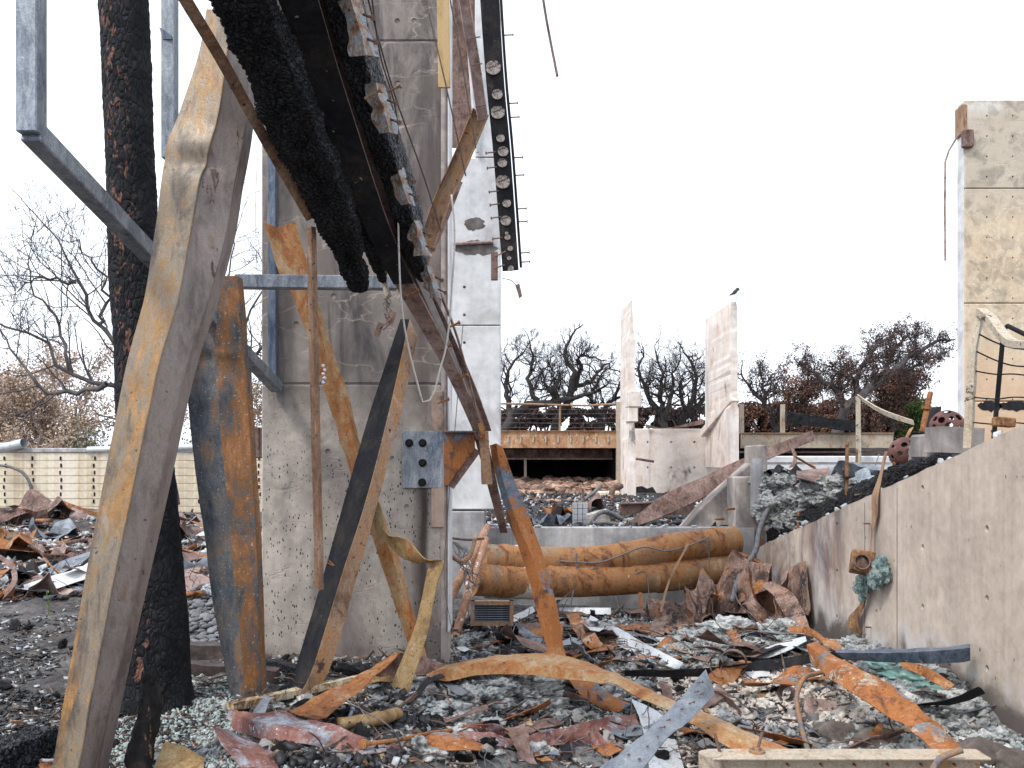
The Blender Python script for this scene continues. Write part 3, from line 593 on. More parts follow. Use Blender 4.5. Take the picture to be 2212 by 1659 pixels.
# ---------------------------------------------------------------- far terrace: deck, fins, back wall
DY = 30.0
e5 = empty('burnt_deck', P(1210, 1090, DY), 'rusted balcony deck with cable railing above a dark undercroft', 'deck')
xl, xr = P(1040, 0, DY).x, P(1334, 0, DY).x; zb, zt = P(0, 968, DY).z, P(0, 932, DY).z
obj('edge_beam', MB().bb(xl, xr, DY, DY + .12, zb, zt), 'deck_rust', e5, bevel=.01)
obj('edge_flange', MB().bb(xl, xr, DY - .06, DY + .2, zt + .002, zt + .03), 'rust_tan', e5)
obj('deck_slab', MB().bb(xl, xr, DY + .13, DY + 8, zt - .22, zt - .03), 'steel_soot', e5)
for k in range(9):
    mb = MB(); mb.tube([P(1098 + k * 27, 941, DY - .03), P(1098 + k * 27, 956, DY - .03)], .03, 6); obj('weld_lug', mb, 'scab_cream', e5)
obj('cross_beam', MB().bb(xl, xr, DY + 1.6, DY + 1.75, zb - .35, zb - .02), 'rust_brown', e5)
obj('lower_rail', MB().bb(xl, xr, DY + 1.4, DY + 1.5, P(0, 993, DY + 1.4).z, P(0, 989, DY + 1.4).z), 'rust_purple', e5)
for u in (1205, 1318): obj('joist', MB().bb(P(u - 4, 0, DY).x, P(u + 4, 0, DY).x, DY + .14, DY + 7.5, zb - .02, zb + .28), 'rust_brown', e5)
obj('prop_post', MB().bb(P(1133, 0, DY).x, P(1139, 0, DY).x, DY + 1.35, DY + 1.45, .6, P(0, 989, DY).z), 'cream_rust', e5)
obj('end_post', MB().bb(P(1331, 0, DY).x, P(1341, 0, DY).x, DY - .1, DY + .1, .6, P(0, 868, DY).z), 'cream_rust', e5)
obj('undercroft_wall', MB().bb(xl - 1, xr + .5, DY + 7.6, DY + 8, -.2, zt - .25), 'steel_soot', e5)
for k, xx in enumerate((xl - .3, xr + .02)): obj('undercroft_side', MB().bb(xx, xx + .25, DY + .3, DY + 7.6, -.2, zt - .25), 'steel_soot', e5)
rp = [P(1082, 872, DY), P(1145, 873, DY), P(1210, 875, DY), P(1270, 876, DY), P(1338, 872, DY)]
obj('handrail', MB().tube(rp, .035, 8), 'rust_tan', e5, smooth=True)
obj('rail_post', MB().tube([P(1209, 932, DY), P(1210, 874, DY)], .04, 6), 'rust_tan', e5)
for k in range(5):
    v = 883 + k * 10; obj('rail_cable', MB().tube([P(1082, v, DY), P(1210, v + 1.5, DY), P(1338, v, DY)], .005, 4), 'cable', e5)

# rubble stones under the deck
for k in range(170):
    u = random.uniform(1100, 1330); t = random.random(); y = DY - 2.2 + t * 4.2; z = .70 + t * .36 + random.uniform(-.03, .08)
    x = (u - CU) * y / F; r = random.uniform(.07, .20)
    mb = blob((x, y, z), r, 2, .8, 1.0, k * 3.1, (1.3, 1, .75))
    obj('rubble_stone', mb, 'red_stone', None, 'reddish rubble stone heaped under the balcony deck', 'stone', 'rubble stones under the deck')

def fin(name, label, us, vt, vb, y0, y1, x_edges, ledge=None):
    e = empty(name, P(us[0], vb, y0), label, 'wall'); xa, xb = P(us[0], 0, y0).x, P(us[1], 0, y0).x; rings = []
    zs = np.linspace(P(0, vb, y0).z, P(0, vt, y0).z, 40)
    n1 = len(zs)
    for i, z in enumerate(zs):
        j = .03 * nz((0, 0, z), 3.0, us[0]) + .02 * nz((0, 0, z), 9, us[0]) if i > 14 else .008 * nz((0, 0, z), 6, us[0])
        br = (.07 * max(0, nz((3, 0, z), 1.2, us[0]) + .2) + .05 * max(0, nz((5, 0, z), 5, us[0])) + .05 * max(0, (i - 32) / 7)) if i > 14 else 0
        rings.append([(xa + br, y0 + j * .5, z), (xb - br + j, y0 + j, z), (xb, y1, z), (xa, y1, z)])
    obj('slab', MB().loft(rings), 'concrete_pink', e); return e
f1 = fin('concrete_fin', 'slender pale concrete fin wall beside the balcony deck railing', (1357, 1373), 648, 1117, 26, 27.9, None)
cb = MB(); cb.bb(P(1356, 0, 26).x, P(1385, 0, 26).x, 25.9, 26.6, P(0, 880, 26).z, P(0, 845, 26).z); cb.bb(P(1356, 0, 26).x, P(1378, 0, 26).x, 25.93, 26.6, P(0, 912, 26).z, P(0, 880, 26).z); obj('corbel', cb, 'concrete_pink', f1, bevel=.03)
kb = MB(); kb.bb(P(1292, 0, 26).x, P(1341, 0, 26).x, 26.1, 26.8, .6, P(0, 1062, 26).z); obj('low_kerb', kb, 'concrete_yellow', f1, bevel=.03)
f2 = fin('concrete_fin', 'tall pale concrete fin with diagonal stub where a small bird perches', (1576, 1596), 652, 1010, 26, 29.3, None)
lg = sweep([P(1522, 936, 29.1), P(1588, 858, 26)], sec_R(.28, .28), n=2, smooth_path=False); obj('diagonal_stub', lg, 'concrete_pink', f2, bevel=.03)
pw = obj('panel_wall', MB().bb(P(1365, 0, 29.4).x, P(1590, 0, 29.4).x, 29.4, 29.7, .6, P(0, 926, 29.4).z), 'concrete_pink', None, 'pinkish concrete panel wall spanning between the two slender fins', 'wall', bevel=.02)
cut_holes(pw, [P(u, v, 29.4) for u, v in ((1400, 955), (1450, 955), (1500, 955), (1400, 1010), (1450, 1010), (1500, 1010))], 'y', .035, .1)
obj('panel_joint', MB().bb(P(1402, 0, 29.4).x - .02, P(1402, 0, 29.4).x + .02, 29.385, 29.41, .8, P(0, 928, 29.4).z), 'concrete_white', pw)
sb = MB(); a = P(1375, 1052, 29.3); b = P(1530, 1085, 29.3)
pts = [(a.x, b.z)] + [(a.x + (b.x - a.x) * t, a.z - (.3 if t > .3 else .0) + .1 * nz((t * 5, 0, 0), 2)) for t in np.linspace(0, 1, 14)] + [(b.x, b.z)]
obj('burn_mark', MB().prism(pts, 'y', 29.384, 29.42), 'steel_soot', pw)
obj('wall_stub_rail', MB().tube([P(1374, 991, 28.5), P(1412, 997, 28.2)], .04, 8), 'rust_brown', pw)
# right-hand deck edge
e6 = empty('burnt_deck', P(1760, 1000, DY), 'pale rust-stained deck edge beam carrying a charred timber', 'deck')
xl, xr = P(1602, 0, DY).x, P(1930, 0, DY).x
obj('edge_beam', MB().bb(xl, xr, DY, DY + .15, P(0, 968, DY).z, P(0, 938, DY).z), 'cream_rust', e6, bevel=.01)
obj('edge_flange', MB().bb(xl, xr, DY - .05, DY + 6, P(0, 937, DY).z, P(0, 934.5, DY).z), 'rust_tan', e6)
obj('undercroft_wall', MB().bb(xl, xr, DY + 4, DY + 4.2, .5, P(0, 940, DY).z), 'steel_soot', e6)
obj('support_rail', MB().bb(xl, xr, DY + .6, DY + .8, P(0, 978, DY).z, P(0, 974, DY).z), 'rust_purple', e6)
for u, vt in ((1605, 872), (1694, 873), (1534, 875)):
    obj('stub_post', MB().bb(P(u - 4, 0, DY).x, P(u + 4, 0, DY).x, DY + .1, DY + .25, P(0, 936, DY).z, P(0, vt, DY).z), 'cream_rust', e6)
obj('fallen_timber', sweep([P(1697, 901, DY - .1), P(1850, 922, DY - .3)], sec_R(.22, .34), n=26, amp=.035, fr=6, dense=.05), 'char', None, 'black charred timber lying along the far deck edge', 'timber')
obj('flashing', sheet([[P(1395, 925, 29.3), P(1395, 916, 29.3)], [P(1450, 923, 29.3), P(1440, 926, 29.3)], [P(1520, 905, 29.3), P(1520, 916, 29.3)]], 20, 3, .02, .05, 2), 'rust_brown', None, 'buckled brown flashing on top of the panel wall', 'flashing')

# ---------------------------------------------------------------- right tower
TY = 18.0
e7 = empty('concrete_tower', P(2150, 1000, TY), 'tall yellowish concrete tower wall with rows of tie holes', 'wall')
xa = P(2084, 0, TY).x; zs = [P(0, v, TY).z for v in (1080, 867, 655, 407, 215)]
mb = MB()
for a, b in zip(zs, zs[1:]): mb.bb(xa, xa + 4.5, TY, TY + .3, a + .006, b - .006)
tw = obj('shaft', mb, 'concrete_tower', e7, bevel=.02)
cut_holes(tw, [P(2084 + (u - 1385) * .377 + 0, v, TY) for u in (1512, 1660) for v in [250 + 43.8 * k for k in range(15)]], 'y', .016, .05)
obj('side_coat', MB().bb(xa - .012, xa + .0, TY + .02, TY + .28, zs[0], zs[-1] - .1), 'concrete_white', e7)
obj('edge_plate', MB().box(P(2090, 300, TY - .06), (.22, .12, .36)), 'rust_brown', e7, bevel=.02)
obj('edge_bracket', MB().bb(xa - .06, xa + .05, TY - .02, TY + .3, P(0, 290, TY).z, P(0, 225, TY).z), 'rust_tan', e7, bevel=.02)
obj('hanging_strip', MB().tube([P(2074, 286, TY), P(2050, 325, TY), P(2042, 350, TY), P(2041, 450, TY), P(2042, 563, TY)], .022, 5), 'rust_purple', e7)
for (u0, u1) in ((2112, 2150), (2158, 2212)):
    a = P(u0, 868, TY); b = P(u1 + 14, 886, TY); pts = []
    k = 26
    for i in range(k):
        q = 2 * math.pi * i / k; pts.append(((a.x + b.x) / 2 + (b.x - a.x) / 2 * math.cos(q) * (1 + .15 * nz((q, u0, 0), 3)), (a.z + b.z) / 2 + .10 * math.sin(q) * (1 + .6 * nz((q, u0, 2), 3))))
    obj('soot_patch', MB().prism(pts, 'y', TY - .006, TY + .02), 'steel_soot', e7)

# ---------------------------------------------------------------- long board-formed wall at the left rear
LY = 30.0
e8 = empty('garden_wall', (P(150, 0, LY).x, LY, 0), 'long yellowish board-marked concrete wall along the left rear', 'wall')
zt = P(0, 978, LY).z; hb = (zt + .3) / 9; xa, xb = P(-500, 0, LY).x, P(640, 0, LY).x
for k in range(9):
    off = [.0, .012, .004, .016, .002, .010, .018, .006, .0][k]
    obj('board_course', MB().bb(xa, xb, LY - off, LY + .35, -.3 + k * hb + .008, -.3 + (k + 1) * hb - .008), 'concrete_yellow', e8)
obj('backing', MB().bb(xa + .01, xb - .01, LY + .02, LY + .34, -.3, zt - .01), 'concrete_sooty', e8)
obj('coping', MB().bb(xa, xb, LY - .05, LY + .45, zt + .002, P(0, 968, LY).z), 'concrete_grey', e8, bevel=.03)
slot_me, _ = mesh_of('tie_slot', MB().box((0, 0, 0), (.05, .02, .13)), origin=(0, 0, 0)); slot_me.materials.append(MATS['steel_black'])
for u in (-60, 10, 70, 131, 203, 268, 330, 430, 495, 560):
    for k in range(7):
        inst('tie_slot', slot_me, P(u + random.uniform(-2, 2), 990 + k * 15.5, LY - .022), parent=e8)
dr = sweep([P(-40, 985, LY - .3), P(55, 960, LY - .3)], [(math.cos(a) * .3, math.sin(a) * .3) for a in np.linspace(0, 6.2, 16)[:-1]], n=6)
pipe = MB(); pipe.tube([P(-60, 975, LY + .2), P(20, 965, LY), P(52, 957, LY - .2)], .16, 14, caps=False); obj('wall_top_pipe', pipe, 'galv_pale', None, 'grey open-ended pipe lying on top of the long rear wall', 'pipe', smooth=True)
obj('wall_top_pipe', MB().tube([P(190, 972, LY), P(420, 966, LY)], .12, 10), 'galv_pale', None, 'long thin pale pipe resting along the rear wall coping', 'pipe', smooth=True)
obj('loop_hose', MB().tube(cat([P(-10, 1005, LY - .3), P(20, 1008, LY - .3), P(50, 1022, LY - .3), P(66, 1050, LY - .3), P(66, 1085, LY - .3), P(63, 1110, LY - .4)], 20), .05, 6), 'cable', None, 'grey hose arching against the long rear wall', 'hose', smooth=True)
# ---------------------------------------------------------------- burnt tree trunk beside the leaning leg
def trunk():
    b = Vector((P(338, 1530, 6.1).x, 6.1, -.05)); rings = []; ax = []
    for i in range(300):
        z = -.08 + 6.3 * i / 299; t = z / 6.3
        cx = np.interp(z, [0, .9, 1.9, 3.2, 4.9, 6.3], [P(338, 0, 6.1).x, P(330, 0, 6.1).x, P(312, 0, 6.1).x, P(288, 0, 6.1).x, P(268, 0, 6.1).x, P(262, 0, 6.1).x])
        r = np.interp(z, [-.1, 0, .12, .5, 1.2, 2.0, 3.3, 4.9, 6.3], [.30, .27, .245, .225, .20, .175, .165, .162, .15]); ring = []
        for j in range(110):
            a = 2 * math.pi * j / 110; d = Vector((math.cos(a), math.sin(a), 0)); q = Vector((cx, 6.1, z)) + d * r
            c = mnoise.voronoi(Vector((q.x * 24, q.y * 24, q.z * 12)))[0]; e = c[1] - c[0]
            ring.append(Vector((cx, 6.1, z)) + d * (r + .012 * nz(q, 3) + (.005 * min(1, e * 2.2) - .003) + .005 * nz(q, 34)))
        rings.append(ring)
    e = empty('burnt_tree', b, 'thick blackened tree trunk with flaking bark behind the leaning steel leg', 'tree')
    obj('trunk', MB().loft(rings), 'char_bark', e, smooth='all')
    # stubs of roots at its foot
    for a in (2.2, 3.6, 5.2): 
        d = Vector((math.cos(a), math.sin(a), 0)); obj('root', MB().tube([b + d * .1 + Vector((0, 0, .10)), b + d * .3 + Vector((0, 0, .02)), b + d * .48 + Vector((0, 0, -.06))], [.08, .06, .03], 8), 'char_bark', e, smooth='all')
trunk()

# ---------------------------------------------------------------- galvanised frame
e = empty('tube_screen', P(68, 1500, 4.1), 'bent galvanised square-tube frame with a long diagonal beside the column', 'tube frame')
tq = .098
gA, gB = P(68, -260, 4.1), P(68, 292, 4.1); gC = P(598, 836, 7.72)
obj('upright', sweep([gA, gB], sec_R(tq, tq), up=(0, 1, 0), n=2, smooth_path=False), 'galv', e, bevel=.006)
obj('diagonal', sweep([gB + Vector((0, 0, .02)), gC], sec_R(tq, tq), n=2, smooth_path=False), 'galv', e, bevel=.006)
obj('rear_upright', sweep([gC + Vector((-.03, 0, -.03)), P(587, -200, 7.72)], sec_R(.07, tq), up=(0, 1, 0), n=2, smooth_path=False), 'galv_dark', e, bevel=.005)
obj('timber_batten', sweep([P(575, 850, 7.95), P(576, -200, 7.95)], sec_R(.05, .06), up=(0, 1, 0), n=2, smooth_path=False), 'rust_purple', e)
e = empty('steel_post', P(367, 330, 6.8), 'straight galvanised post with a clip behind the leaning leg', 'post')
obj('tube', sweep([P(367, 345, 6.75), P(367, -200, 6.75)], sec_R(.1, .1), up=(0, 1, 0), n=2, smooth_path=False), 'galv', e, bevel=.006)
obj('clip', sheet([[P(344, 58, 6.7), P(352, 85, 6.7)], [P(372, 78, 6.68), P(372, 84, 6.68)]], 6, 2, .006), 'galv_dark', e)
obj('cross_tube', sweep([P(508, 609, 6.62), P(858, 612, 6.9)], sec_R(.10, .10), n=2, smooth_path=False), 'galv', None, 'horizontal galvanised square tube above the cracked column face', 'tube', bevel=.006)

# ---------------------------------------------------------------- tapered crumpled steel legs
def leg(name, label, rows, mats, dent=None, back=.25, n=110, m=10, amp=.006):
    """rows: (left u, ridge u, right u, v, depth); two visible faces meeting at a ridge, closed behind"""
    st = []
    for (a, r_, b, v, y) in rows: st.append([P(a, v, y), P(r_, v, y - .07), P(b, v, y + .03)])
    e = empty(name, P(rows[-1][1], rows[-1][3], rows[-1][4]), label, 'column')
    A = np.array([[list(p) for p in s] for s in st]); flat = cat(np.concatenate([A.mean(1), A.reshape(len(A), -1)], 1), n)[:, 3:].reshape(n, 3, 3)
    def face(i0, i1, mt, nm):
        mb = MB(); G = []
        for i in range(n):
            row = []
            for j in range(m + 1):
                p = Vector(flat[i, i0] * (1 - j / m) + flat[i, i1] * (j / m)); d = amp * nz(p, 2.2, 3) + amp * .4 * nz(p, 9, 5)
                if dent:
                    for (du, dv, dr, dd) in dent:
                        uu = CU + p.x * F / p.y; vv = HV - (p.z - EYE) * F / p.y; q = ((uu - du) ** 2 * .25 + (vv - dv) ** 2) / (dr * dr); d += dd * math.exp(-q)
                row.append(p + Vector((0, d, 0)))
            G.append(row)
        return G
    L = face(0, 1, None, ''); Rr = face(1, 2, None, '')
    bk = Vector((.02, back, 0))
    for nm, G, mt in (('flange', L, mats[0]), ('web', Rr, mats[1])):
        Rw = [[p for p in row] + [p + Vector((0, .014, 0)) for p in reversed(row)] for row in G]
        obj(nm, MB().loft(Rw), mt, e, smooth=50)
    B = [[L[i][0] + Vector((.004, .016, 0)), L[i][0] + bk * .8, Rr[i][-1] + bk * .5, Rr[i][-1] + Vector((-.004, .018, 0))] for i in range(n)]
    Rw = [row + [q + Vector((.0, -.006, 0)) * 1 for q in reversed(row)] for row in B]
    obj('back', MB().loft(B, closed=True), mats[1], e)
    if len(mats) > 2:
        obj('ridge_seam', MB().tube([L[i][-1] + Vector((0, -.004, 0)) for i in range(n)], .006, 5), mats[2], e, smooth='all')
    return e
leg('tapered_leg', 'tan rusted tapered steel leg leaning up to the charred beam, dented near its top',
    [(446, 500, 548, 20, 5.05), (428, 490, 540, 120, 5.02), (390, 474, 532, 235, 4.98), (366, 458, 524, 300, 4.95), (356, 443, 516, 345, 4.93), (347, 430, 505, 400, 4.9), (333, 410, 488, 500, 4.88), (312, 386, 452, 640, 4.83), (270, 340, 399, 804, 4.78), (206, 271, 326, 1131, 4.7), (158, 218, 265, 1400, 4.63), (112, 170, 209, 1659, 4.56), (104, 160, 200, 1706, 4.55)],
    ('rust_golden', 'rust_lilac', 'rust_golden'), [(440, 350, 22, .035), (395, 310, 26, -.014), (380, 470, 60, .012)], amp=.005)
leg('tapered_leg', 'mottled orange and slate crumpled steel leg standing behind the blackened trunk',
    [(436, 466, 512, 596, 6.32), (424, 470, 520, 680, 6.3), (405, 462, 524, 760, 6.3), (403, 470, 530, 800, 6.3), (412, 476, 538, 930, 6.29), (430, 490, 548, 1080, 6.28), (452, 505, 556, 1250, 6.27), (478, 522, 561, 1400, 6.26), (498, 528, 566, 1505, 6.26), (500, 529, 566, 1522, 6.26)],
    ('rust_slate_leg', 'rust_mottled'), [(430, 770, 14, .05), (490, 765, 12, -.04), (510, 790, 30, .025), (450, 860, 20, -.02), (445, 1180, 60, .02)], .2, amp=.012)

# ---------------------------------------------------------------- collapsed roof beam: I-beam between charred timbers
I_path = [P(505, -420, 3.5), P(578, -180, 3.95), P(645, 0, 4.4), P(706, 185, 4.95), P(807, 470, 5.8), P(872, 611, 6.4), P(965, 780, 7.2), P(1022, 905, 7.6), P(1040, 950, 7.74)]
e = empty('roof_beam', P(1020, 935, 7.7), 'collapsed roof beam of charred timbers bolted to a long steel section', 'beam')
obj('steel_section', sweep(I_path, sec_I(.15, .2, .012), n=60, scale=[1.3, 1.3, 1.25, 1.2, 1.1, 1, .9, .75, .65]), 'rust_purple', e)
sootp = I_path[:6]
def cushion(path, sec, n, amp, seed, taper=None, end=6):
    pts = cat([list(p) for p in path], n); rings = []
    s2 = []
    for a, b in zip(sec, sec[1:] + sec[:1]):
        k = max(1, int(math.hypot(b[0] - a[0], b[1] - a[1]) / .011)); s2 += [(a[0] + (b[0] - a[0]) * q / k, a[1] + (b[1] - a[1]) * q / k) for q in range(k)]
    for i in range(n):
        p = Vector(pts[i]); t = Vector(pts[min(i + 1, n - 1)] - pts[max(i - 1, 0)]).normalized(); a = t.cross(Vector((0, 0, 1))).normalized(); b = a.cross(t)
        f = 1.0 if not taper else float(np.interp(i / (n - 1), [x for x, _ in taper], [y for _, y in taper])); ring = []
        for (x, y) in s2:
            l = max(abs(x) / max(abs(q[0]) for q in sec), abs(y) / max(abs(q[1]) for q in sec))
            rr = math.hypot(x, y); k = 1 - .10 * (rr / math.hypot(*sec[0])) ** 6
            q = p + a * x * f * k + b * y * f * k; al = i * .012
            c = mnoise.voronoi(Vector((x * 24 + seed, y * 24, i * .30 + seed)))[0]; eg = min(1, (c[1] - c[0]) * 3.2)
            q = q + (a * x + b * y).normalized() * (amp * (eg - .6) + amp * 1.6 * nz(q, 4, seed) + amp * 1.2 * nz(q, 11, seed))
            ring.append(q)
        rings.append(ring)
    return MB().loft(rings)
tl = [P(395, -420, 3.4), P(470, -180, 3.85), P(528, 0, 4.25), P(610, 200, 4.75), P(722, 455, 5.6), P(756, 555, 5.95), P(776, 628, 6.2)]
obj('timber', cushion(tl, sec_R(.31, .17), 330, .017, 1.0, [(0, 1), (.74, .97), (.84, .8), (.90, .62), (.95, .52), (.985, .4), (1, .15)]), 'char', e, smooth='all')
t2 = [P(700, 250, 5.25), P(775, 440, 5.85), P(806, 530, 6.2), P(832, 612, 6.55)]
obj('timber', cushion(t2, sec_R(.14, .2), 110, .011, 4.0, [(0, 1), (.7, .9), (.9, .5), (1, .2)]), 'char', e, smooth='all')
t3 = [P(600, -420, 3.6), P(665, -180, 4.05), P(722, 0, 4.5), P(776, 185, 5.05), P(846, 400, 5.7), P(882, 520, 6.1), P(910, 628, 6.5)]
obj('timber', cushion([p + Vector((.02, 0, .10)) for p in t3], sec_R(.15, .30), 260, .010, 7.0, [(0, 1), (.85, .95), (.95, .7), (1, .4)]), 'char_blue', e, smooth='all')
# soot-black sheathing plate under the upper steel
obj('soot_plate', sweep([p + Vector((0, -.002, -.006)) for p in I_path[:6]], sec_R(.154, .006), n=50, scale=[1.3, 1.3, 1.25, 1.2, 1.1, 1]), 'steel_soot', e)
# loose edge angle along the timber's left side
obj('edge_angle', sweep([P(300, -150, 3.75), P(385, 0, 4.1), P(470, 140, 4.5), P(570, 320, 5.05), P(662, 478, 5.6)], sec_L(.06, .06, .006), n=30, roll=.5), 'rail_brown', e)
# hanger clips along the right timber
for k, (u, v, y, s_) in enumerate(((772, 55, 4.55, 1.25), (826, 235, 5.1, 1.1), (868, 400, 5.7, 1.0), (905, 515, 6.05, .95), (932, 610, 6.45, .9))):
    h = .26 * s_ * 1.0; p = P(u, v, y); q = h * F / y / 2
    st = []
    for i in range(7):
        t = i / 6; vv = v - q + 2 * q * t; uu = u + (t - .5) * q * .62; wv = 22 * s_ * (1 + .35 * nz((k, i, 0), 2.1)) * (5.0 / y); j = 7 * nz((i, k, 5), 1.7)
        st.append([P(uu - wv + j, vv, y - .10), P(uu + j * .5, vv - 3, y - .16), P(uu + wv * .8 + 5 * nz((i, k, 9), 2), vv + 2, y - .06 + .03 * nz((i, k, 2), 1.9))])
    c = obj('hanger_clip', sheet(st, 26, 4, .005, .006, 8, k * 3.0, edge=.015), 'clip', e, smooth=30)
    for dv in (-.25, .3): 
        pp = P(u + 14 * 5 / y + dv * 12, v + dv * q * 1.4, y - .12); obj('bolt', MB().tube([pp, pp + Vector((.05, -.03, -.03))], .007, 6).tube([pp + Vector((.05, -.03, -.03)), pp + Vector((.058, -.036, -.035))], .014, 8), 'rust_brown', c)
# nuts and studs on the steel
for (u, v, y) in ((950, 757, 7.2), (967, 708, 7.0), (985, 820, 7.4), (945, 872, 7.4), (876, 640, 6.4), (832, 262 - 60, 5.3), (788, 213, 5.0)):
    p = P(u, v, y - .1); d = Vector((.085, -.02, .035)); obj('stud', MB().tube([p, p + d], .008, 6).tube([p + d, p + d * 1.15], .016, 6), 'rust_orange' if v > 300 else 'rust_tan', e)
# second flange and pale web stiffener at the low end
obj('side_flange', sweep([P(918, 560, 6.45), P(985, 720, 7.1), P(1034, 905, 7.6), P(1050, 960, 7.76)], sec_R(.015, .07), n=20, roll=.35), 'rust_brown', e)
obj('stiffener', sweep([P(905, 600, 6.55), P(968, 745, 7.2), P(1022, 900, 7.66)], sec_R(.05, .01), n=20, roll=.2), 'concrete_white', e)
# broken continuation down to the low wall
obj('beam_tail', sheet([[P(1020, 930, 7.7), P(1046, 925, 7.72)], [P(1040, 1000, 8.0), P(1062, 990, 8.0)], [P(1070, 1110, 8.6), P(1086, 1100, 8.6)], [P(1080, 1150, 8.8), P(1096, 1150, 8.8)]], 24, 4, .012, .01, 4), 'rust_brown', None, 'flat brown steel strip dropping from the beam end towards the low wall', 'strip')
ns = obj('nailing_strip', sheet([[P(1033, 932, 7.6), P(1055, 932, 7.6)], [P(1038, 985, 7.62), P(1058, 985, 7.62)], [P(1040, 1046, 7.64), P(1064, 1046, 7.64)]], 12, 4, .03, .004, 6), 'rust_tan', None, 'short rusted strip studded with nails at the beam end', 'strip')
nm, _ = mesh_of('nail', nailmesh(.004, .05), origin=(0, 0, 0)); nm.materials.append(MATS['rust_orange'])
for k in range(12): add_nail(ns, nm, P(1046 + (k % 2) * 10 + k * .6, 945 + k * 8, 7.59), (.2 * (k % 3 - 1) - .3, -1, .1))
obj('beam_end_strap', sheet([[P(1028, 905, 7.62), P(1036, 905, 7.62)], [P(1036, 930, 7.55), P(1046, 926, 7.55)], [P(1034, 950, 7.58), P(1042, 952, 7.58)]], 14, 2, .006, .006, 9), 'rust_orange', None, 'thin curled rust strap wrapped round the beam end', 'strap')

# ---------------------------------------------------------------- upright and bent steel hanging from above the column
e = empty('bent_channel', P(930, 585, 7.3), 'kinked rusted steel channel hanging down across the pale wall', 'channel')
kp = [P(980, -300, 6.6), P(1015, 0, 6.75), P(1036, 130, 6.85), P(1054, 255, 6.95)]
obj('upper_run', sweep(kp, sec_C(.085, .05, .006), up=(0, 1, 0), n=16, roll=math.pi), 'rust_purple', e)
kq = [P(1056, 250, 6.95), P(1010, 360, 7.05), P(965, 460, 7.15), P(925, 585, 7.3)]
obj('lower_run', sweep(kq, sec_C(.13, .06, .006), up=(0, 1, 0), n=20, roll=math.pi), 'rust_tan', e)
obj('cable_tray_edge', sweep([P(978, 385, 7.4), P(945, 470, 7.45), P(905, 560, 7.5)], sec_L(.09, .05, .006), up=(0, 1, 0), n=10), 'rust_brown', e)
# perforated dark channel with studs
e = empty('studded_channel', P(1105, 585, 7.2), 'dark narrow steel channel with pale discs and rows of studs', 'channel')
sc_ = [P(1045, -260, 6.5), P(1058, 0, 6.7), P(1070, 180, 6.85), P(1085, 340, 7.0), P(1103, 585, 7.2)]
obj('web', sweep(sc_, sec_R(.14, .012), up=(0, 1, 0), n=30, scale=[1.05, 1.05, 1, .98, .95]), 'steel_soot', e)
obj('flange', sweep([p + Vector((.085, .02, .03)) for p in sc_], sec_R(.02, .06), up=(0, 1, 0), n=30), 'steel_black', e)
pale = cat([list(p) for p in sc_], 100)
for k, v in enumerate((150, 209, 243, 296, 327, 352, 392, 443, 475, 503, 517, 541, 558, 580)):
    i = int(np.argmin([abs(HV - (p[2] - EYE) * F / p[1] - v) for p in pale])); c = Vector(pale[i]) + Vector((.0, -.018, 0)); rr = (.058 if k < 7 else .046 if k < 9 else .024) * random.uniform(.6, 1.12); c.x += random.uniform(-.012, .012)
    poly = [(c.x + rr * math.cos(a) * (.92 + .1 * nz((a, k, 0), 2)), c.z + rr * .95 * math.sin(a) * (.92 + .1 * nz((a, k, 4), 2))) for a in np.linspace(0, 2 * math.pi, 19)[:-1]]
    obj('pale_disc', MB().prism(poly, 'y', c.y - .002, c.y + .004), 'disc', e)
sm, _ = mesh_of('stud', nailmesh(.0055, .075, 2.4), origin=(0, 0, 0)); sm.materials.append(MATS['rust_brown'])
for v in (85, 140, 230, 262, 330, 362, 410, 440, 470, 510): 
    i = int(np.argmin([abs(HV - (p[2] - EYE) * F / p[1] - v) for p in pale])); c = Vector(pale[i])
    if v > 300: add_nail(e, sm, c + Vector((-.05, -.005, 0)), (-1, -.25, -.22), 'stud')
    else: add_nail(e, sm, c + Vector((-.09, -.02, -.0)), (-1, -.1, -.2), 'stud')
for v in (74, 220, 252, 340, 380, 452, 482, 545, 565):
    i = int(np.argmin([abs(HV - (p[2] - EYE) * F / p[1] - v) for p in pale])); add_nail(e, sm, Vector(pale[i]) + Vector((.085, .02, 0)), (1, 0, .05), 'stud')
obj('end_tab', MB().box(P(1068, 575, 7.15), (.055, .03, .23)), 'rust_brown', e, bevel=.004)
obj('tab_bolt', MB().tube([P(1068, 555, 7.12), P(1092, 543, 7.12)], .006, 6).tube([P(1068, 580, 7.12), P(1090, 572, 7.12)], .006, 6), 'rust_brown', e)
obj('dangling_cable', MB().tube(cat([P(1085, 602, 7.15), P(1100, 604, 7.12), P(1112, 612, 7.1), P(1118, 622, 7.1)], 12), .004, 5), 'wire', e)
obj('lamp_clip', sheet([[P(1113, 616, 7.1), P(1122, 612, 7.1)], [P(1118, 632, 7.1), P(1127, 634, 7.1)], [P(1121, 645, 7.1), P(1128, 640, 7.1)]], 8, 2, .008, .01, 9), 'rust_brown', e)
# yellowish board hanging by the column edge
obj('hanging_board', sweep([P(955, -120, 7.3), P(960, 190, 7.45)], sec_R(.10, .035), up=(0, 1, 0), n=6), 'yellow_board', None, 'pale yellow timber board hanging beside the cracked column', 'board', bevel=.004)
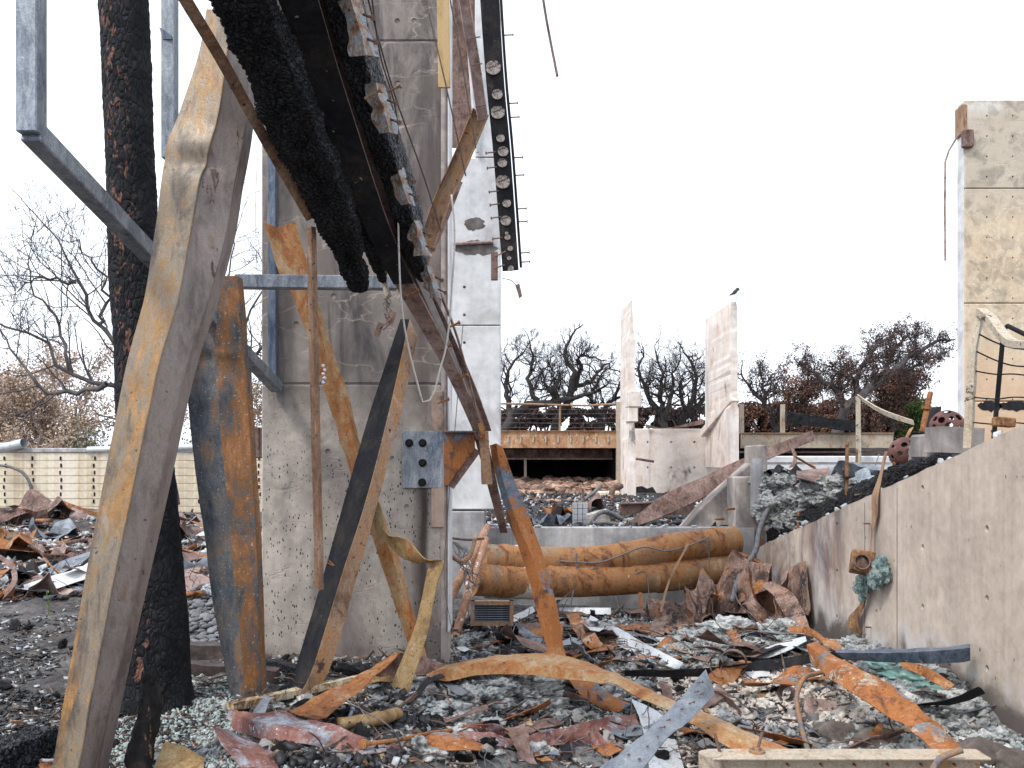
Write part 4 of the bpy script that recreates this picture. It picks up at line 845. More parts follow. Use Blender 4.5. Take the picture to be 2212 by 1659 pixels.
# vertical angle hanging from the charred timber
e = empty('hanging_angle', P(700, 1272, 6.1), 'long narrow steel angle hanging straight down from the charred timber', 'angle')
obj('angle', sweep([P(683, 490, 5.75), P(692, 900, 5.9), P(700, 1272, 6.05)], sec_L(.075, .05, .006), up=(0, 1, 0), n=24, roll=2.7, amp=.004, fr=3), 'rail_brown', e)
for k in range(5): obj('paint_scab', blob(P(698 + k % 2 * 3, 790 + k * 9, 5.84), .012, 2, .5, 2, k), 'galv_pale', e)
obj('tie_wire', MB().tube(cat([P(706, 1215, 6.0), P(716, 1220, 6.0), P(722, 1222, 6.0), P(708, 1208, 6.02)], 10), .004, 5), 'rust_orange', e)

# ---------------------------------------------------------------- leaning and twisted channels before the column
def chan(name, label, stations, mat, n=60, m=4, t=.008, amp=.006, fr=4, seed=0, edge=.0, sp=True):
    return obj(name, sheet(stations, n, m, t, amp, fr, seed, edge=edge, smooth_path=sp), mat, None, label, 'channel', smooth=45)
def st3(a, b, c, v, y, d=.06, dv=(0, 0, 0)): return [P(a, v + dv[0], y + d), P(b, v + dv[1], y), P(c, v + dv[2], y + d)]
chan('twisted_channel', 'long orange channel with torn top leaning against the cracked column',
     [[P(569, 478, 7.35), P(598, 492, 7.25), P(641, 480, 7.3)], [P(582, 520, 7.34), P(622, 530, 7.24), P(648, 520, 7.3)], [P(600, 580, 7.32), P(650, 590, 7.22), P(668, 580, 7.3)], [P(632, 640, 7.3), P(668, 645, 7.2), P(680, 640, 7.3)], [P(668, 740, 7.28), P(700, 742, 7.17), P(712, 740, 7.28)], [P(706, 860, 7.2), P(738, 862, 7.12), P(750, 855, 7.22)], [P(738, 960, 7.16), P(768, 966, 7.07), P(775, 955, 7.2)], [P(770, 1060, 7.12), P(796, 1062, 7.04), P(806, 1056, 7.15)], [P(815, 1190, 7.05), P(842, 1190, 6.98), P(852, 1184, 7.1)], [P(875, 1370, 6.98), P(900, 1370, 6.9), P(906, 1366, 7.02)], [P(905, 1482, 6.92), P(930, 1482, 6.85), P(936, 1478, 6.95)]],
     'rust_tan2', 90, 4, .008, .014, 5, 2)
chan('black_channel', 'soot-black and tan steel channel leaning diagonally before the column',
     [[P(866, 690, 7.28), P(884, 690, 7.2), P(900, 726, 7.22)], [P(800, 890, 7.02), P(838, 895, 6.92), P(862, 900, 7.0)], [P(745, 1080, 6.85), P(790, 1080, 6.74), P(815, 1080, 6.82)], [P(700, 1240, 6.68), P(738, 1240, 6.58), P(770, 1240, 6.66)], [P(640, 1440, 6.52), P(676, 1440, 6.42), P(712, 1440, 6.5)], [P(612, 1504, 6.46), P(644, 1504, 6.36), P(672, 1500, 6.44)]],
     'steel_black', 60, 4, .010, .002, 3, 5)
chan('black_channel_flange', '', [[P(885, 690, 7.19), P(902, 726, 7.21)], [P(839, 895, 6.91), P(864, 900, 6.99)], [P(791, 1080, 6.73), P(817, 1080, 6.81)], [P(739, 1240, 6.57), P(772, 1240, 6.65)], [P(677, 1440, 6.41), P(714, 1440, 6.49)], [P(645, 1504, 6.35), P(674, 1500, 6.43)]], 'rust_tan', 60, 4, .006, .002, 3, 5)
bc = bpy.data.objects['black_channel']; bf = bpy.data.objects['black_channel_flange']; bf.name = 'flange'; bf.parent = bc; bf.location = bf.location - bc.location
for k in ('label', 'category'):
    if k in bf: del bf[k]
chan('folded_strip', 'crumpled rusted strip folding over and standing on one end before the column',
     [[P(772, 978, 7.05), P(782, 985, 7.0)], [P(778, 1030, 7.0), P(800, 1050, 6.95)], [P(790, 1085, 6.95), P(822, 1092, 6.9)], [P(815, 1140, 6.9), P(836, 1150, 6.82)], [P(832, 1168, 6.88), P(858, 1158, 6.8)], [P(862, 1200, 6.86), P(886, 1172, 6.78)], [P(900, 1216, 6.84), P(918, 1206, 6.72)], [P(926, 1216, 6.8), P(958, 1214, 6.72)], [P(918, 1260, 6.74), P(942, 1270, 6.66)], [P(895, 1360, 6.62), P(922, 1370, 6.55)], [P(850, 1470, 6.5), P(888, 1480, 6.44)], [P(832, 1534, 6.42), P(868, 1534, 6.36)]],
     'rust_tan', 100, 6, .008, .010, 7, 3)
bpy.data.objects['folded_strip'].data.materials[0] = MATS['rust_olive']
oc = chan('orange_channel', 'bright orange channel with slate-blue patches slanting down beside the ducts',
     [[P(1058, 962, 7.9), P(1072, 958, 7.84), P(1086, 966, 7.86)], [P(1070, 1020, 7.9), P(1085, 1030, 7.82), P(1108, 1030, 7.86)], [P(1098, 1120, 7.9), P(1118, 1130, 7.8), P(1146, 1125, 7.86)], [P(1128, 1200, 7.85), P(1150, 1205, 7.75), P(1172, 1200, 7.82)], [P(1158, 1310, 7.75), P(1180, 1310, 7.66), P(1202, 1308, 7.72)], [P(1186, 1412, 7.62), P(1205, 1418, 7.54), P(1222, 1418, 7.6)], [P(1215, 1450, 7.3), P(1240, 1460, 7.2), P(1262, 1450, 7.25)], [P(1258, 1505, 6.9), P(1285, 1512, 6.82), P(1312, 1496, 6.88)], [P(1312, 1535, 6.68), P(1338, 1538, 6.6), P(1362, 1520, 6.66)]],
     'rust_slate', 90, 5, .008, .008, 6, 9)

# ---------------------------------------------------------------- wires
def wire(label, pts, r=.006, mat='wire', name='hanging_wire', cat_='wire', n=40): return obj(name, MB().tube([Vector(p) for p in cat([list(p) for p in pts], n)], r, 6), mat, None, label, cat_, smooth='all')
wire('pale cable dangling in a hook below the collapsed beam', [P(860, 480, 5.9), P(866, 640, 6.1), P(880, 740, 6.3), P(905, 840, 6.5), P(915, 870, 6.55), P(935, 855, 6.55), P(950, 800, 6.5), P(968, 720, 6.4), P(982, 520, 6.2), P(975, 420, 6.1)], .007, 'pale_cable')
wire('straight dark rod crossing the upper column towards the kinked channel', [P(905, -60, 6.4), P(960, 170, 6.6), P(1006, 380, 6.95)], .006)
wire('straight dark rod ending at the bend of the kinked channel', [P(965, -40, 6.5), P(1000, 150, 6.7), P(1028, 320, 6.9)], .006)
wire('rod slanting from the hanger clips to the kinked channel foot', [P(780, -60, 4.6), P(848, 190, 5.4), P(915, 380, 6.2), P(952, 498, 6.9)], .006)
wire('thin cable running down past the hanger clips', [P(800, -30, 4.6), P(822, 120, 5.0), P(858, 260, 5.4), P(864, 480, 5.9)], .005)
wire('limp wire trailing down the column face beside the bracket', [P(1000, 700, 7.3), P(985, 900, 7.5), P(968, 1100, 7.72), P(960, 1260, 7.74), P(985, 1395, 7.6)], .0035)
wire('thin wire hanging free beside the straight post', [P(556, 340, 6.6), P(552, 460, 6.6), P(556, 620, 6.6)], .002)
wire('bent lightning rod hanging from above against the sky', [P(1165, -60, 7.6), P(1180, 40, 7.6), P(1204, 165, 7.6)], .012, 'rust_brown')
# rusted fitting with tangled wires dangling at the timber end
e = empty('dangling_fitting', P(835, 725, 6.5), 'rusted pipe stub and bracket dangling in tangled wires below the timber', 'fitting')
obj('pipe_stub', MB().tube([P(830, 615, 6.5), P(840, 640, 6.45)], .022, 10), 'cream_rust', e)
obj('plate', MB().box(P(845, 686, 6.45), (.05, .02, .09), Matrix.Rotation(.3, 3, 'Y')).box(P(818, 712, 6.45), (.04, .02, .10), Matrix.Rotation(.35, 3, 'Y')), 'rust_brown', e)
obj('link', MB().tube([P(846, 688, 6.44), P(832, 700, 6.42), P(820, 708, 6.44)], .006, 6).tube([P(842, 700, 6.44), P(828, 712, 6.42)], .006, 6), 'rust_brown', e)
for k in range(7):
    pts = [P(836 + 20 * nz((k, i, 0), 1.7), 640 + i * 8 + 14 * nz((k, i, 5), 1.7), 6.46 + .05 * nz((k, i, 9), 1.7)) for i in range(7)]
    obj('loose_wire', MB().tube([Vector(p) for p in cat([list(p) for p in pts], 24)], .002, 4), 'wire', e)
# ---------------------------------------------------------------- sheets and strips lying in the debris
def A5(x, y): return 938 + x * .3808, 1027 + y * .3808
def A6(x, y): return 1519 + x * .3807, 1027 + y * .3807
def A4(x, y): return 482 + x * .2585, 1340 + y * .2585
def strip(name, label, stations, mat, n=60, m=4, t=.005, amp=.012, fr=5, seed=0, edge=.01, cat_='sheet metal', group=None, sp=True):
    st = [[p if isinstance(p, Vector) else (P(*p) if len(p) == 3 and p[2] > 2.5 else gp(p[0], p[1], p[2] if len(p) > 2 else .03)) for p in s] for s in stations]
    return obj(name, sheet(st, n, m, t, amp, fr, seed, edge=edge, smooth_path=sp), mat, None, label, cat_, group, smooth=50)
nl, _ = mesh_of('nail', nailmesh(.0035, .04), origin=(0, 0, 0)); nl.materials.append(MATS['rust_brown'])
def stud(o, spots, d=(0, -.5, 1)):
    for p in spots: add_nail(o, nl, p, Vector(d) + Vector((random.uniform(-.4, .4), random.uniform(-.3, .3), random.uniform(-.2, .2))))

strip('orange_sheet', 'smooth orange steel sheet rising to a point before the column foot',
      [[(625, 1540, .12), (684, 1556, .12), (704, 1549, .12)], [(692, 1503, .17), (746, 1517, .15), (760, 1509, .17)], [(762, 1466, .22), (796, 1476, .2), (804, 1468, .22)], [(822, 1431, 6.6), (840, 1437, 6.5), (847, 1428, 6.54)], [(856, 1409, 6.66), (860, 1414, 6.6), (864, 1407, 6.62)]], 'rust_orange', 50, 6, .006, .012, 4, 1)
strip('orange_sheet', 'dark shaded sheet folded behind the standing strip foot',
      [[(862, 1410, 6.7), (808, 1468, 6.6)], [(884, 1414, 6.8), (860, 1462, 6.68)], [(905, 1414, 6.85), (912, 1460, 6.75)], [(940, 1428, 6.9), (938, 1452, 6.85)], [(978, 1438, 6.9), (972, 1446, 6.88)]], 'rust_brown', 40, 6, .006, .01, 5, 8)
strip('arched_strip', 'long arched orange strip sweeping over the debris in front of the ducts',
      [[(935, 1448, 6.75), (922, 1456, 6.7), (920, 1460, 6.68)], [(976, 1436, 6.85), (965, 1444, 6.72), (965, 1471, 6.66)], [(1090, 1415, 6.95), (1052, 1433, 6.78), (1040, 1458, 6.72)], [(1182, 1413, 6.95), (1151, 1433, 6.75), (1136, 1459, 6.68)], [(1262, 1429, 6.85), (1243, 1446, 6.65), (1245, 1470, 6.58)], [(1330, 1456, 6.6), (1330, 1466, 6.42), (1322, 1478, 6.34)], [(1390, 1484, 6.3), (1384, 1490, 6.15), (1376, 1506, 6.08)], [(1440, 1506, 6.1), (1433, 1512, 5.95), (1441, 1532, 5.85)], [(1512, 1535, 5.85), (1505, 1545, 5.7), (1490, 1558, 5.62)], [(1588, 1570, 5.6), (1580, 1585, 5.45), (1566, 1610, 5.38)], [(1660, 1600, 5.4), (1655, 1615, 5.28), (1653, 1634, 5.2)], [(1770, 1640, 5.15), (1768, 1655, 5.05), (1775, 1675, 5.0)]], 'rust_orange', 130, 4, .006, .012, 5, 4, .012)
bpy.data.objects['arched_strip'].data.materials[0] = MATS['rust_tan2']
o = strip('maroon_sheet', 'wide maroon and grey buckled sheet lying before the orange sheet',
      [[(497, 1533, .12), (490, 1536, .1), (487, 1540, .06)], [(547, 1540, .16), (530, 1556, .12), (510, 1576, .05)], [(611, 1545, .16), (600, 1570, .12), (585, 1603, .04)], [(663, 1557, .14), (660, 1585, .1), (655, 1610, .04)], [(715, 1563, .14), (716, 1590, .1), (714, 1624, .03)], [(771, 1588, .1), (775, 1612, .06), (779, 1637, .03)], [(830, 1600, .05), (832, 1612, .05), (835, 1627, .03)], [(884, 1617, .03), (883, 1619, .03), (882, 1622, .03)]], 'maroon', 90, 7, .006, .02, 4, 3, .02)
strip('maroon_sheet', 'curled red-brown sheet end beside the rusted box corner', [[(452, 1571, .16), (495, 1574, .10)], [(470, 1592, .14), (540, 1596, .06)], [(490, 1620, .12), (580, 1630, .03)], [(520, 1668, .06), (608, 1664, .02)]], 'maroon', 40, 8, .006, .02, 4, 6, .02)
strip('maroon_sheet', 'rippled dark red sheet lying under the slate nail strip', [[(987, 1583, .08), (1000, 1598, .03)], [(1064, 1583, .08), (1050, 1612, .03)], [(1117, 1600, .05), (1090, 1618, .02)], [(1160, 1588, .10), (1160, 1618, .02)], [(1204, 1576, .13), (1226, 1606, .03)], [(1281, 1556, .14), (1298, 1612, .02)], [(1330, 1546, .14), (1348, 1613, .02)], [(1374, 1541, .12), (1382, 1578, .05)]], 'maroon', 80, 8, .006, .03, 5, 9, .03)
strip('maroon_sheet', 'narrow dark red offcut beside the rippled sheet', [[(1000, 1566, .06), (1010, 1580, .03)], [(1064, 1566, .10), (1075, 1590, .03)], [(1130, 1596, .05), (1128, 1602, .02)]], 'maroon', 30, 5, .005, .02, 6, 12, .02)
strip('orange_offcut', 'orange sheet corner tucked under the maroon sheet', [[(560, 1604, .03), (580, 1640, .02)], [(620, 1600, .03), (640, 1622, .02)]], 'rust_orange', 14, 4, .005, .01, 5, 13)
o = strip('slate_strip', 'slate-grey galvanised strip studded with nails propped up diagonally',
      [[(1284, 1668, 4.85), (1378, 1672, 4.8)], [(1376, 1598, 5.1), (1444, 1594, 5.02)], [(1425, 1552, 5.3), (1478, 1565, 5.2)], [(1471, 1507, 5.45), (1509, 1537, 5.36)], [(1524, 1446, 5.65), (1544, 1499, 5.55)]], 'galv_slate', 50, 6, .005, .008, 6, 5, .012)
stud(o, [P(u, v, y) for u, v, y in ((1500, 1495, 5.48), (1512, 1500, 5.48), (1488, 1520, 5.4), (1470, 1532, 5.34), (1505, 1475, 5.54), (1440, 1556, 5.22), (1425, 1572, 5.16), (1410, 1596, 5.08), (1432, 1590, 5.08), (1390, 1612, 5.02), (1375, 1640, 4.92), (1355, 1630, 4.96), (1460, 1515, 5.4))], (.5, -.9, .35))
strip('pale_sheet', 'pale galvanised sheet lying under the slate nail strip', [[(1361, 1507, .10), (1421, 1545, .06)], [(1380, 1550, .10), (1450, 1580, .06)], [(1395, 1610, .08), (1465, 1620, .05)], [(1404, 1675, .05), (1480, 1672, .04)]], 'galv_pale', 36, 6, .005, .01, 5, 7)
# cream channel along the bottom edge
e = empty('cream_channel', P(1830, 1690, 4.86), 'cream-painted steel channel lying level with two upright threaded bolts', 'channel')
cpath = [P(1538, 1668, 4.86), P(2136, 1668, 4.86)]; zc = P(0, 1634, 4.86).z
mb = MB(); mb.bb(cpath[0].x, cpath[1].x, 4.83, 4.99, zc - .014, zc); mb.bb(cpath[0].x + .01, cpath[1].x - .01, 4.93, 4.945, zc - .18, zc - .016); mb.bb(cpath[0].x, cpath[1].x, 4.99, 5.0, zc - .18, zc - .002)
obj('channel', mb, 'cream_rust', e, bevel=.004)
obj('end_cap', MB().tube([(cpath[0].x, 4.90, zc - .2), (cpath[0].x, 4.90, zc + .004)], .065, 20), 'cream_rust', e, smooth=True)
obj('lower_lip', MB().bb(cpath[0].x, cpath[1].x, 4.80, 4.848, zc - .185, zc - .17), 'cream_rust', e)
for u, v, tl in ((1555, 1634, -.25), (1635, 1626, .05)):
    p = P(u, 1636, 4.93); p.z = zc; b = obj('bolt', MB().tube([p, p + Vector((tl * .2 + .02, 0, .11))], .009, 8), 'rust_brown', e)
    if tl > 0: obj('washer', MB().tube([p, p + Vector((0, 0, .012))], .045, 20).tube([p + Vector((0, 0, .012)), p + Vector((0, 0, .03))], .024, 6), 'rust_tan', b)
for k in range(6): obj('rivet', MB().tube([P(1700 + k * 72, 1650, 4.93), P(1704 + k * 72, 1654, 4.88)], .007, 6), 'rust_orange', e)
# right orange channel
strip('orange_channel', 'heavy orange channel sloping down the pile to the cream channel',
      [[P(1762, 1388, 6.75), P(1744, 1394, 6.65), P(1752, 1428, 6.6)], [P(1822, 1428, 6.35), P(1805, 1436, 6.25), P(1800, 1470, 6.2)], [P(1912, 1472, 6.0), P(1897, 1482, 5.9), P(1868, 1514, 5.82)], [P(1966, 1512, 5.75), P(1953, 1525, 5.66), P(1928, 1553, 5.6)], [P(1984, 1528, 5.62), P(1966, 1536, 5.56), P(1950, 1562, 5.5)], [P(2030, 1570, 5.42), P(2012, 1576, 5.34), P(1984, 1592, 5.28)], [P(2100, 1634, 5.08), P(2078, 1640, 5.02), P(2036, 1640, 5.0)]], 'rust_slate2', 80, 6, .008, .012, 5, 15, .01, 'channel')
o = strip('grey_flashing', 'grey galvanised flashing propped level against the tan side wall', [[P(1804, 1406, 7.0), P(1806, 1410, 6.9), P(1830, 1424, 6.92)], [P(1950, 1402, 6.75), P(1950, 1410, 6.62), P(1955, 1432, 6.66)], [P(2060, 1396, 6.5), P(2060, 1403, 6.36), P(2060, 1432, 6.42)], [P(2096, 1393, 6.42), P(2096, 1400, 6.28), P(2096, 1426, 6.36)]], 'galv_dark', 50, 5, .005, .006, 5, 17, .01)  # shade of the front face put into one dark galvanised tone
stud(o, [P(u, v, 6.5) for u, v in ((1985, 1425), (2020, 1428), (2045, 1428), (1955, 1426))], (.2, -1, -.6))
strip('dark_angle', 'long sooty steel angle lying across the white plaster rubble', [[(1349, 1449, .12), (1349, 1461, .06)], [(1500, 1447, .14), (1500, 1464, .06)], [(1653, 1429, .14), (1653, 1448, .07)], [(1760, 1412, .16), (1762, 1432, .08)], [(1830, 1406, .16), (1832, 1428, .1)]], 'steel_black', 60, 4, .008, .006, 4, 18)
strip('white_sheet', 'white-coated sheet lying flat under the sooty angle', [[(1530, 1462, .05), (1532, 1474, .03)], [(1600, 1455, .05), (1606, 1470, .03)], [(1662, 1448, .05), (1664, 1460, .03)]], 'concrete_white', 24, 4, .006, .01, 6, 2)
o = strip('pale_strip', 'pale bent galvanised strip full of nails in front of the ducts', [[(1256, 1332, .12), (1264, 1354, .06)], [(1319, 1351, .14), (1322, 1384, .06)], [(1357, 1372, .14), (1357, 1408, .05)], [(1395, 1392, .12), (1400, 1430, .04)], [(1440, 1416, .10), (1440, 1446, .04)], [(1476, 1432, .10), (1468, 1447, .04)]], 'galv_pale', 50, 6, .005, .012, 6, 21, .015)
stud(o, [gp(u, v, .09) for u, v in ((1290, 1352), (1305, 1360), (1330, 1378), (1350, 1390), (1372, 1398), (1390, 1412), (1405, 1422), (1420, 1425), (1440, 1436), (1380, 1420), (1340, 1395))])
strip('pale_strip', 'narrow pale strip lying level below the ducts', [[(1205, 1313, .10), (1205, 1326, .03)], [(1319, 1314, .10), (1320, 1328, .03)]], 'galv_pale', 24, 4, .005, .006, 5, 22)
strip('pale_strip', 'pale folded strip slanting beside the louvred grille', [[(1052, 1352, .05), (1060, 1360, .03)], [(1100, 1334, .10), (1108, 1346, .06)], [(1150, 1311, .14), (1156, 1322, .1)]], 'galv_pale', 24, 4, .005, .008, 6, 23)
strip('torn_strip', 'orange and grey torn strip curling behind the slanting orange channel', [[(1225, 1330, .16), (1245, 1326, .16)], [(1238, 1360, .15), (1272, 1352, .16)], [(1262, 1390, .12), (1292, 1380, .12)], [(1280, 1412, .06), (1312, 1404, .05)]], 'rust_slate2', 40, 6, .005, .02, 6, 24, .02)
strip('corrugated_strip', 'grey ribbed strip with a perforated rust edge behind the arched strip', [[(1105, 1340, .16), (1100, 1352, .10)], [(1140, 1362, .16), (1128, 1374, .10)], [(1172, 1384, .14), (1160, 1392, .08)], [(1196, 1402, .10), (1184, 1408, .05)]], 'galv_slate', 60, 6, .005, .02, 16, 25, .01)
strip('perforated_rail', 'thin orange perforated rail beside the grey ribbed strip', [[(1102, 1354, .08), (1106, 1362, .05)], [(1150, 1385, .08), (1154, 1394, .05)], [(1196, 1408, .08), (1200, 1418, .05)]], 'rust_orange', 30, 3, .008, .004, 5, 26)
o = strip('curved_sheet', 'grey wavy sheet with nails curling beside the slanting orange channel foot', [[(1224, 1376, .2), (1240, 1400, .1)], [(1244, 1392, .2), (1268, 1420, .08)], [(1272, 1420, .14), (1290, 1440, .05)], [(1306, 1444, .08), (1300, 1452, .03)]], 'galv_slate', 40, 6, .005, .03, 6, 27, .03)
strip('dark_bar', 'dark flat bar slanting through ash before the arched strip', [[(990, 1572, .06), (992, 1580, .03)], [(1080, 1556, .06), (1085, 1564, .03)], [(1150, 1530, .1), (1156, 1538, .06)], [(1190, 1510, .14), (1194, 1520, .1)]], 'rust_slate', 40, 3, .008, .004, 4, 28)
strip('dark_bar', 'thin black bar lying beneath the arched strip', [[(1080, 1466, .05), (1082, 1470, .03)], [(1150, 1490, .08), (1150, 1496, .05)], [(1230, 1500, .1), (1230, 1508, .06)], [(1310, 1528, .06), (1308, 1536, .03)]], 'rust_brown', 40, 3, .008, .008, 5, 29)
strip('rust_offcut', 'curled brown offcut beside the white plaster rubble', [[(1535, 1490, .08), (1540, 1500, .04)], [(1562, 1500, .12), (1568, 1516, .06)], [(1590, 1524, .10), (1592, 1536, .04)], [(1602, 1542, .06), (1598, 1550, .02)]], 'rust_brown', 30, 4, .005, .012, 7, 31, .01)
strip('orange_angle', 'slim bright orange angle lying beside the arched strip end', [[(1599, 1571, .10), (1600, 1576, .07), (1602, 1580, .05)], [(1680, 1590, .12), (1682, 1596, .08), (1684, 1602, .05)], [(1754, 1606, .12), (1756, 1612, .09), (1752, 1618, .05)]], 'rust_orange', 40, 3, .006, .004, 5, 32)
strip('rust_plate', 'mottled grey and rust plate standing in the white plaster rubble', [[(1738, 1508, .12), (1736, 1545, .02)], [(1770, 1512, .14), (1770, 1550, .02)], [(1808, 1518, .12), (1808, 1554, .02)]], 'rust_purple', 20, 6, .005, .01, 6, 33)
strip('curled_strip', 'thick orange strip curling off the wool heap by the side wall', [[P(1942, 1430, 6.5), P(1950, 1442, 6.45)], [P(1990, 1436, 6.35), P(1996, 1462, 6.3)], [P(2030, 1458, 6.15), P(2022, 1478, 6.1)], [P(2062, 1480, 6.05), P(2048, 1492, 6.0)]], 'rust_orange', 40, 5, .008, .008, 6, 34)
strip('slanting_bar', 'thin rust-edged bar lying across dark stones by the cream channel', [[(1793, 1630, .06), (1796, 1636, .03)], [(1860, 1604, .08), (1864, 1610, .05)], [(1910, 1590, .1), (1914, 1596, .06)], [(1953, 1577, .12), (1955, 1582, .09)]], 'rust_brown', 30, 3, .012, .004, 5, 35)
strip('orange_offcut', 'short orange upright offcut beside the slanting bar', [[(1856, 1610, .02), (1870, 1612, .02)], [(1880, 1585, .12), (1896, 1590, .1)], [(1902, 1562, .2), (1910, 1574, .18)]], 'rust_orange', 20, 4, .006, .008, 6, 36)
# hose and cables
obj('flexible_conduit', MB().tube([Vector(p) for p in cat([list(gp(u, v, h)) for u, v, h in ((1790, 1450, .05), (1765, 1456, .12), (1738, 1470, .2), (1722, 1500, .16), (1724, 1540, .12), (1734, 1585, .08), (1748, 1630, .06), (1760, 1670, .06))], 60)], .018, 10), 'hose_rust', None, 'bent rusted flexible conduit curving through the white rubble', 'conduit', smooth='all')
obj('flexible_conduit', MB().tube([Vector(p) for p in cat([list(P(u, v, 4.8)) for u, v in ((2010, 1672), (2030, 1640), (2060, 1626), (2078, 1620))], 30)], .018, 10), 'hose_rust', None, 'short rusted conduit end lying over the cream channel', 'conduit', smooth='all')
obj('steel_rod', MB().tube([P(760, 1536, 5.75), P(706, 1668, 5.1)], .012, 8).tube([P(760, 1536, 5.75), P(762, 1531, 5.77)], .018, 8), 'galv', None, 'thin grey rod standing slantwise through the maroon sheet', 'rod')
obj('steel_rod', MB().tube([Vector(p) for p in cat([list(gp(u, v, .09)) for u, v in ((784, 1609), (860, 1600), (930, 1586), (975, 1580))], 20)], .014, 8).tube([gp(782, 1609, .09), gp(788, 1607, .09)], .028, 10), 'rust_orange', None, 'orange bolt rod lying level before the standing strip', 'rod', smooth=True)
e = empty('strap_bracket', gp(900, 1645, 0), 'torn orange U-shaped bracket with slots in the front debris', 'bracket')
obj('arm', sheet([[gp(884, 1646, .0), gp(896, 1646, .0)], [gp(886, 1646, .1), gp(896, 1646, .1)], [gp(890, 1646, .2), gp(900, 1646, .2)], [gp(896, 1646, .235), gp(904, 1646, .235)]], 20, 3, .004, .008, 14, 3), 'rust_orange', e)
obj('arm', sheet([[gp(912, 1648, .02), gp(920, 1648, .02)], [gp(910, 1648, .1), gp(917, 1648, .1)], [gp(908, 1648, .2), gp(914, 1648, .2)], [gp(902, 1647, .24), gp(908, 1647, .235)]], 20, 3, .004, .008, 14, 7), 'rust_orange', e)
obj('lichen_bar', sweep([gp(497, 1530, .06), gp(640, 1496, .05), gp(800, 1462, .05)], sec_R(.07, .05), n=50, amp=.008, fr=14, dense=.02), 'lichen_rust', None, 'crusted cream and black bar lying behind the orange sheet', 'bar')
obj('scabbed_pipe', sweep([gp(733, 1565, .06), gp(800, 1556, .08), gp(860, 1542, .10)], [(math.cos(a) * .05, math.sin(a) * .04) for a in np.linspace(0, 6.283, 13)[:-1]], n=30, amp=.012, fr=10), 'rust_olive', None, 'scabby orange pipe end poking from black charcoal', 'pipe', smooth='all')
# rusted box corner at the bottom left
strip('box_corner', 'rusted tan box corner at the foot of the charred stump', [[P(318, 1690, 4.75), P(352, 1610, 4.95), P(358, 1603, 4.98)], [P(380, 1690, 4.7), P(392, 1626, 4.9), P(398, 1614, 4.95)], [P(440, 1700, 4.7), P(440, 1650, 4.85), P(442, 1636, 4.9)]], 'rust_olive', 24, 6, .008, .012, 5, 40, .01, 'box')
# charred stump post
def stump():
    rings = []; n = 90
    c = cat([list(P(305, 1700, 4.72)), list(P(300, 1640, 4.75)), list(P(318, 1560, 4.8)), list(P(326, 1500, 4.84)), list(P(318, 1455, 4.86)), list(P(312, 1430, 4.87))], n)
    for i in range(n):
        t = i / (n - 1); r = np.interp(t, [0, .3, .6, .78, .9, 1], [.07, .065, .055, .05, .022, .006]); ring = []
        for j in range(36):
            a = 2 * math.pi * j / 36; d = Vector((math.cos(a), math.sin(a), 0)); q = Vector(c[i]) + d * r
            ring.append(q + d * (.012 * nz(q, 18) + .018 * nz((q.x * 3, q.y * 3, q.z * .6), 14, 3)) * min(1, r / .03))
        rings.append(ring)
    o = obj('charred_stump', MB().loft(rings), 'stump_char', None, 'ragged charred branch stump standing before the blackened trunk', 'stump', smooth='all')
    obj('splinter', MB().tube([P(330, 1475, 4.82), P(336, 1462, 4.82), P(331, 1450, 4.83)], [.016, .012, .004], 7), 'stump_char', o)
stump()

# ---------------------------------------------------------------- ducts in front of the low wall
def duct(name, label, pts, r, mat='duct_rust', n=220, bands=()):
    e = empty(name, (Vector(pts[0]) + Vector(pts[-1])) / 2 - Vector((0, 0, r)), label, 'duct'); c = cat([list(p) for p in pts], n); rings = []
    for i in range(n):
        t = Vector(c[min(i + 1, n - 1)] - c[max(i - 1, 0)]).normalized(); a = t.cross(Vector((0, 0, 1))).normalized(); b = a.cross(t)
        rr = r * (1.03 if any(abs(i / (n - 1) - q) < .006 for q in bands) else 1) + (.004 if i % 22 == 0 else .0)
        ring = []
        for j in range(40):
            q = 2 * math.pi * j / 40; p = Vector(c[i]) + (a * math.cos(q) + b * math.sin(q)) * rr
            ring.append(p + (a * math.cos(q) + b * math.sin(q)) * (.003 * nz(p, 1.2, r) + .001 * nz(p, 8)))
        rings.append(ring)
    obj('pipe', MB().loft(rings), mat, e, smooth=50)
    for q in bands:
        k = int(q * (n - 1)); obj('collar', MB().loft([[Vector(c[kk]) + (p - Vector(c[kk])) * 1.045 for p in rings[kk]] for kk in (k - 3, k, k + 3) if 0 <= kk < n]), mat, e, smooth=50)
    return e
dy = 11.7
duct('rusted_duct', 'upper rusted spiral duct sagging across the low grey wall', [P(1040, 1208, dy - .4), P(1120, 1212, dy - .2), P(1230, 1214, dy), P(1340, 1206, dy), P(1450, 1184, dy + .05), P(1590, 1168, dy + .3)], .20, bands=(.1, .55, .9))
duct('rusted_duct', 'lower rusted spiral duct lying along the foot of the low wall', [P(1020, 1250, dy - .6), P(1120, 1255, dy - .3), P(1260, 1254, dy - .1), P(1420, 1244, dy), P(1590, 1228, dy + .25)], .215, bands=(.14, .3, .7, .97))
for (u, v) in ((1128, 1214), (1130, 1254)):
    pass
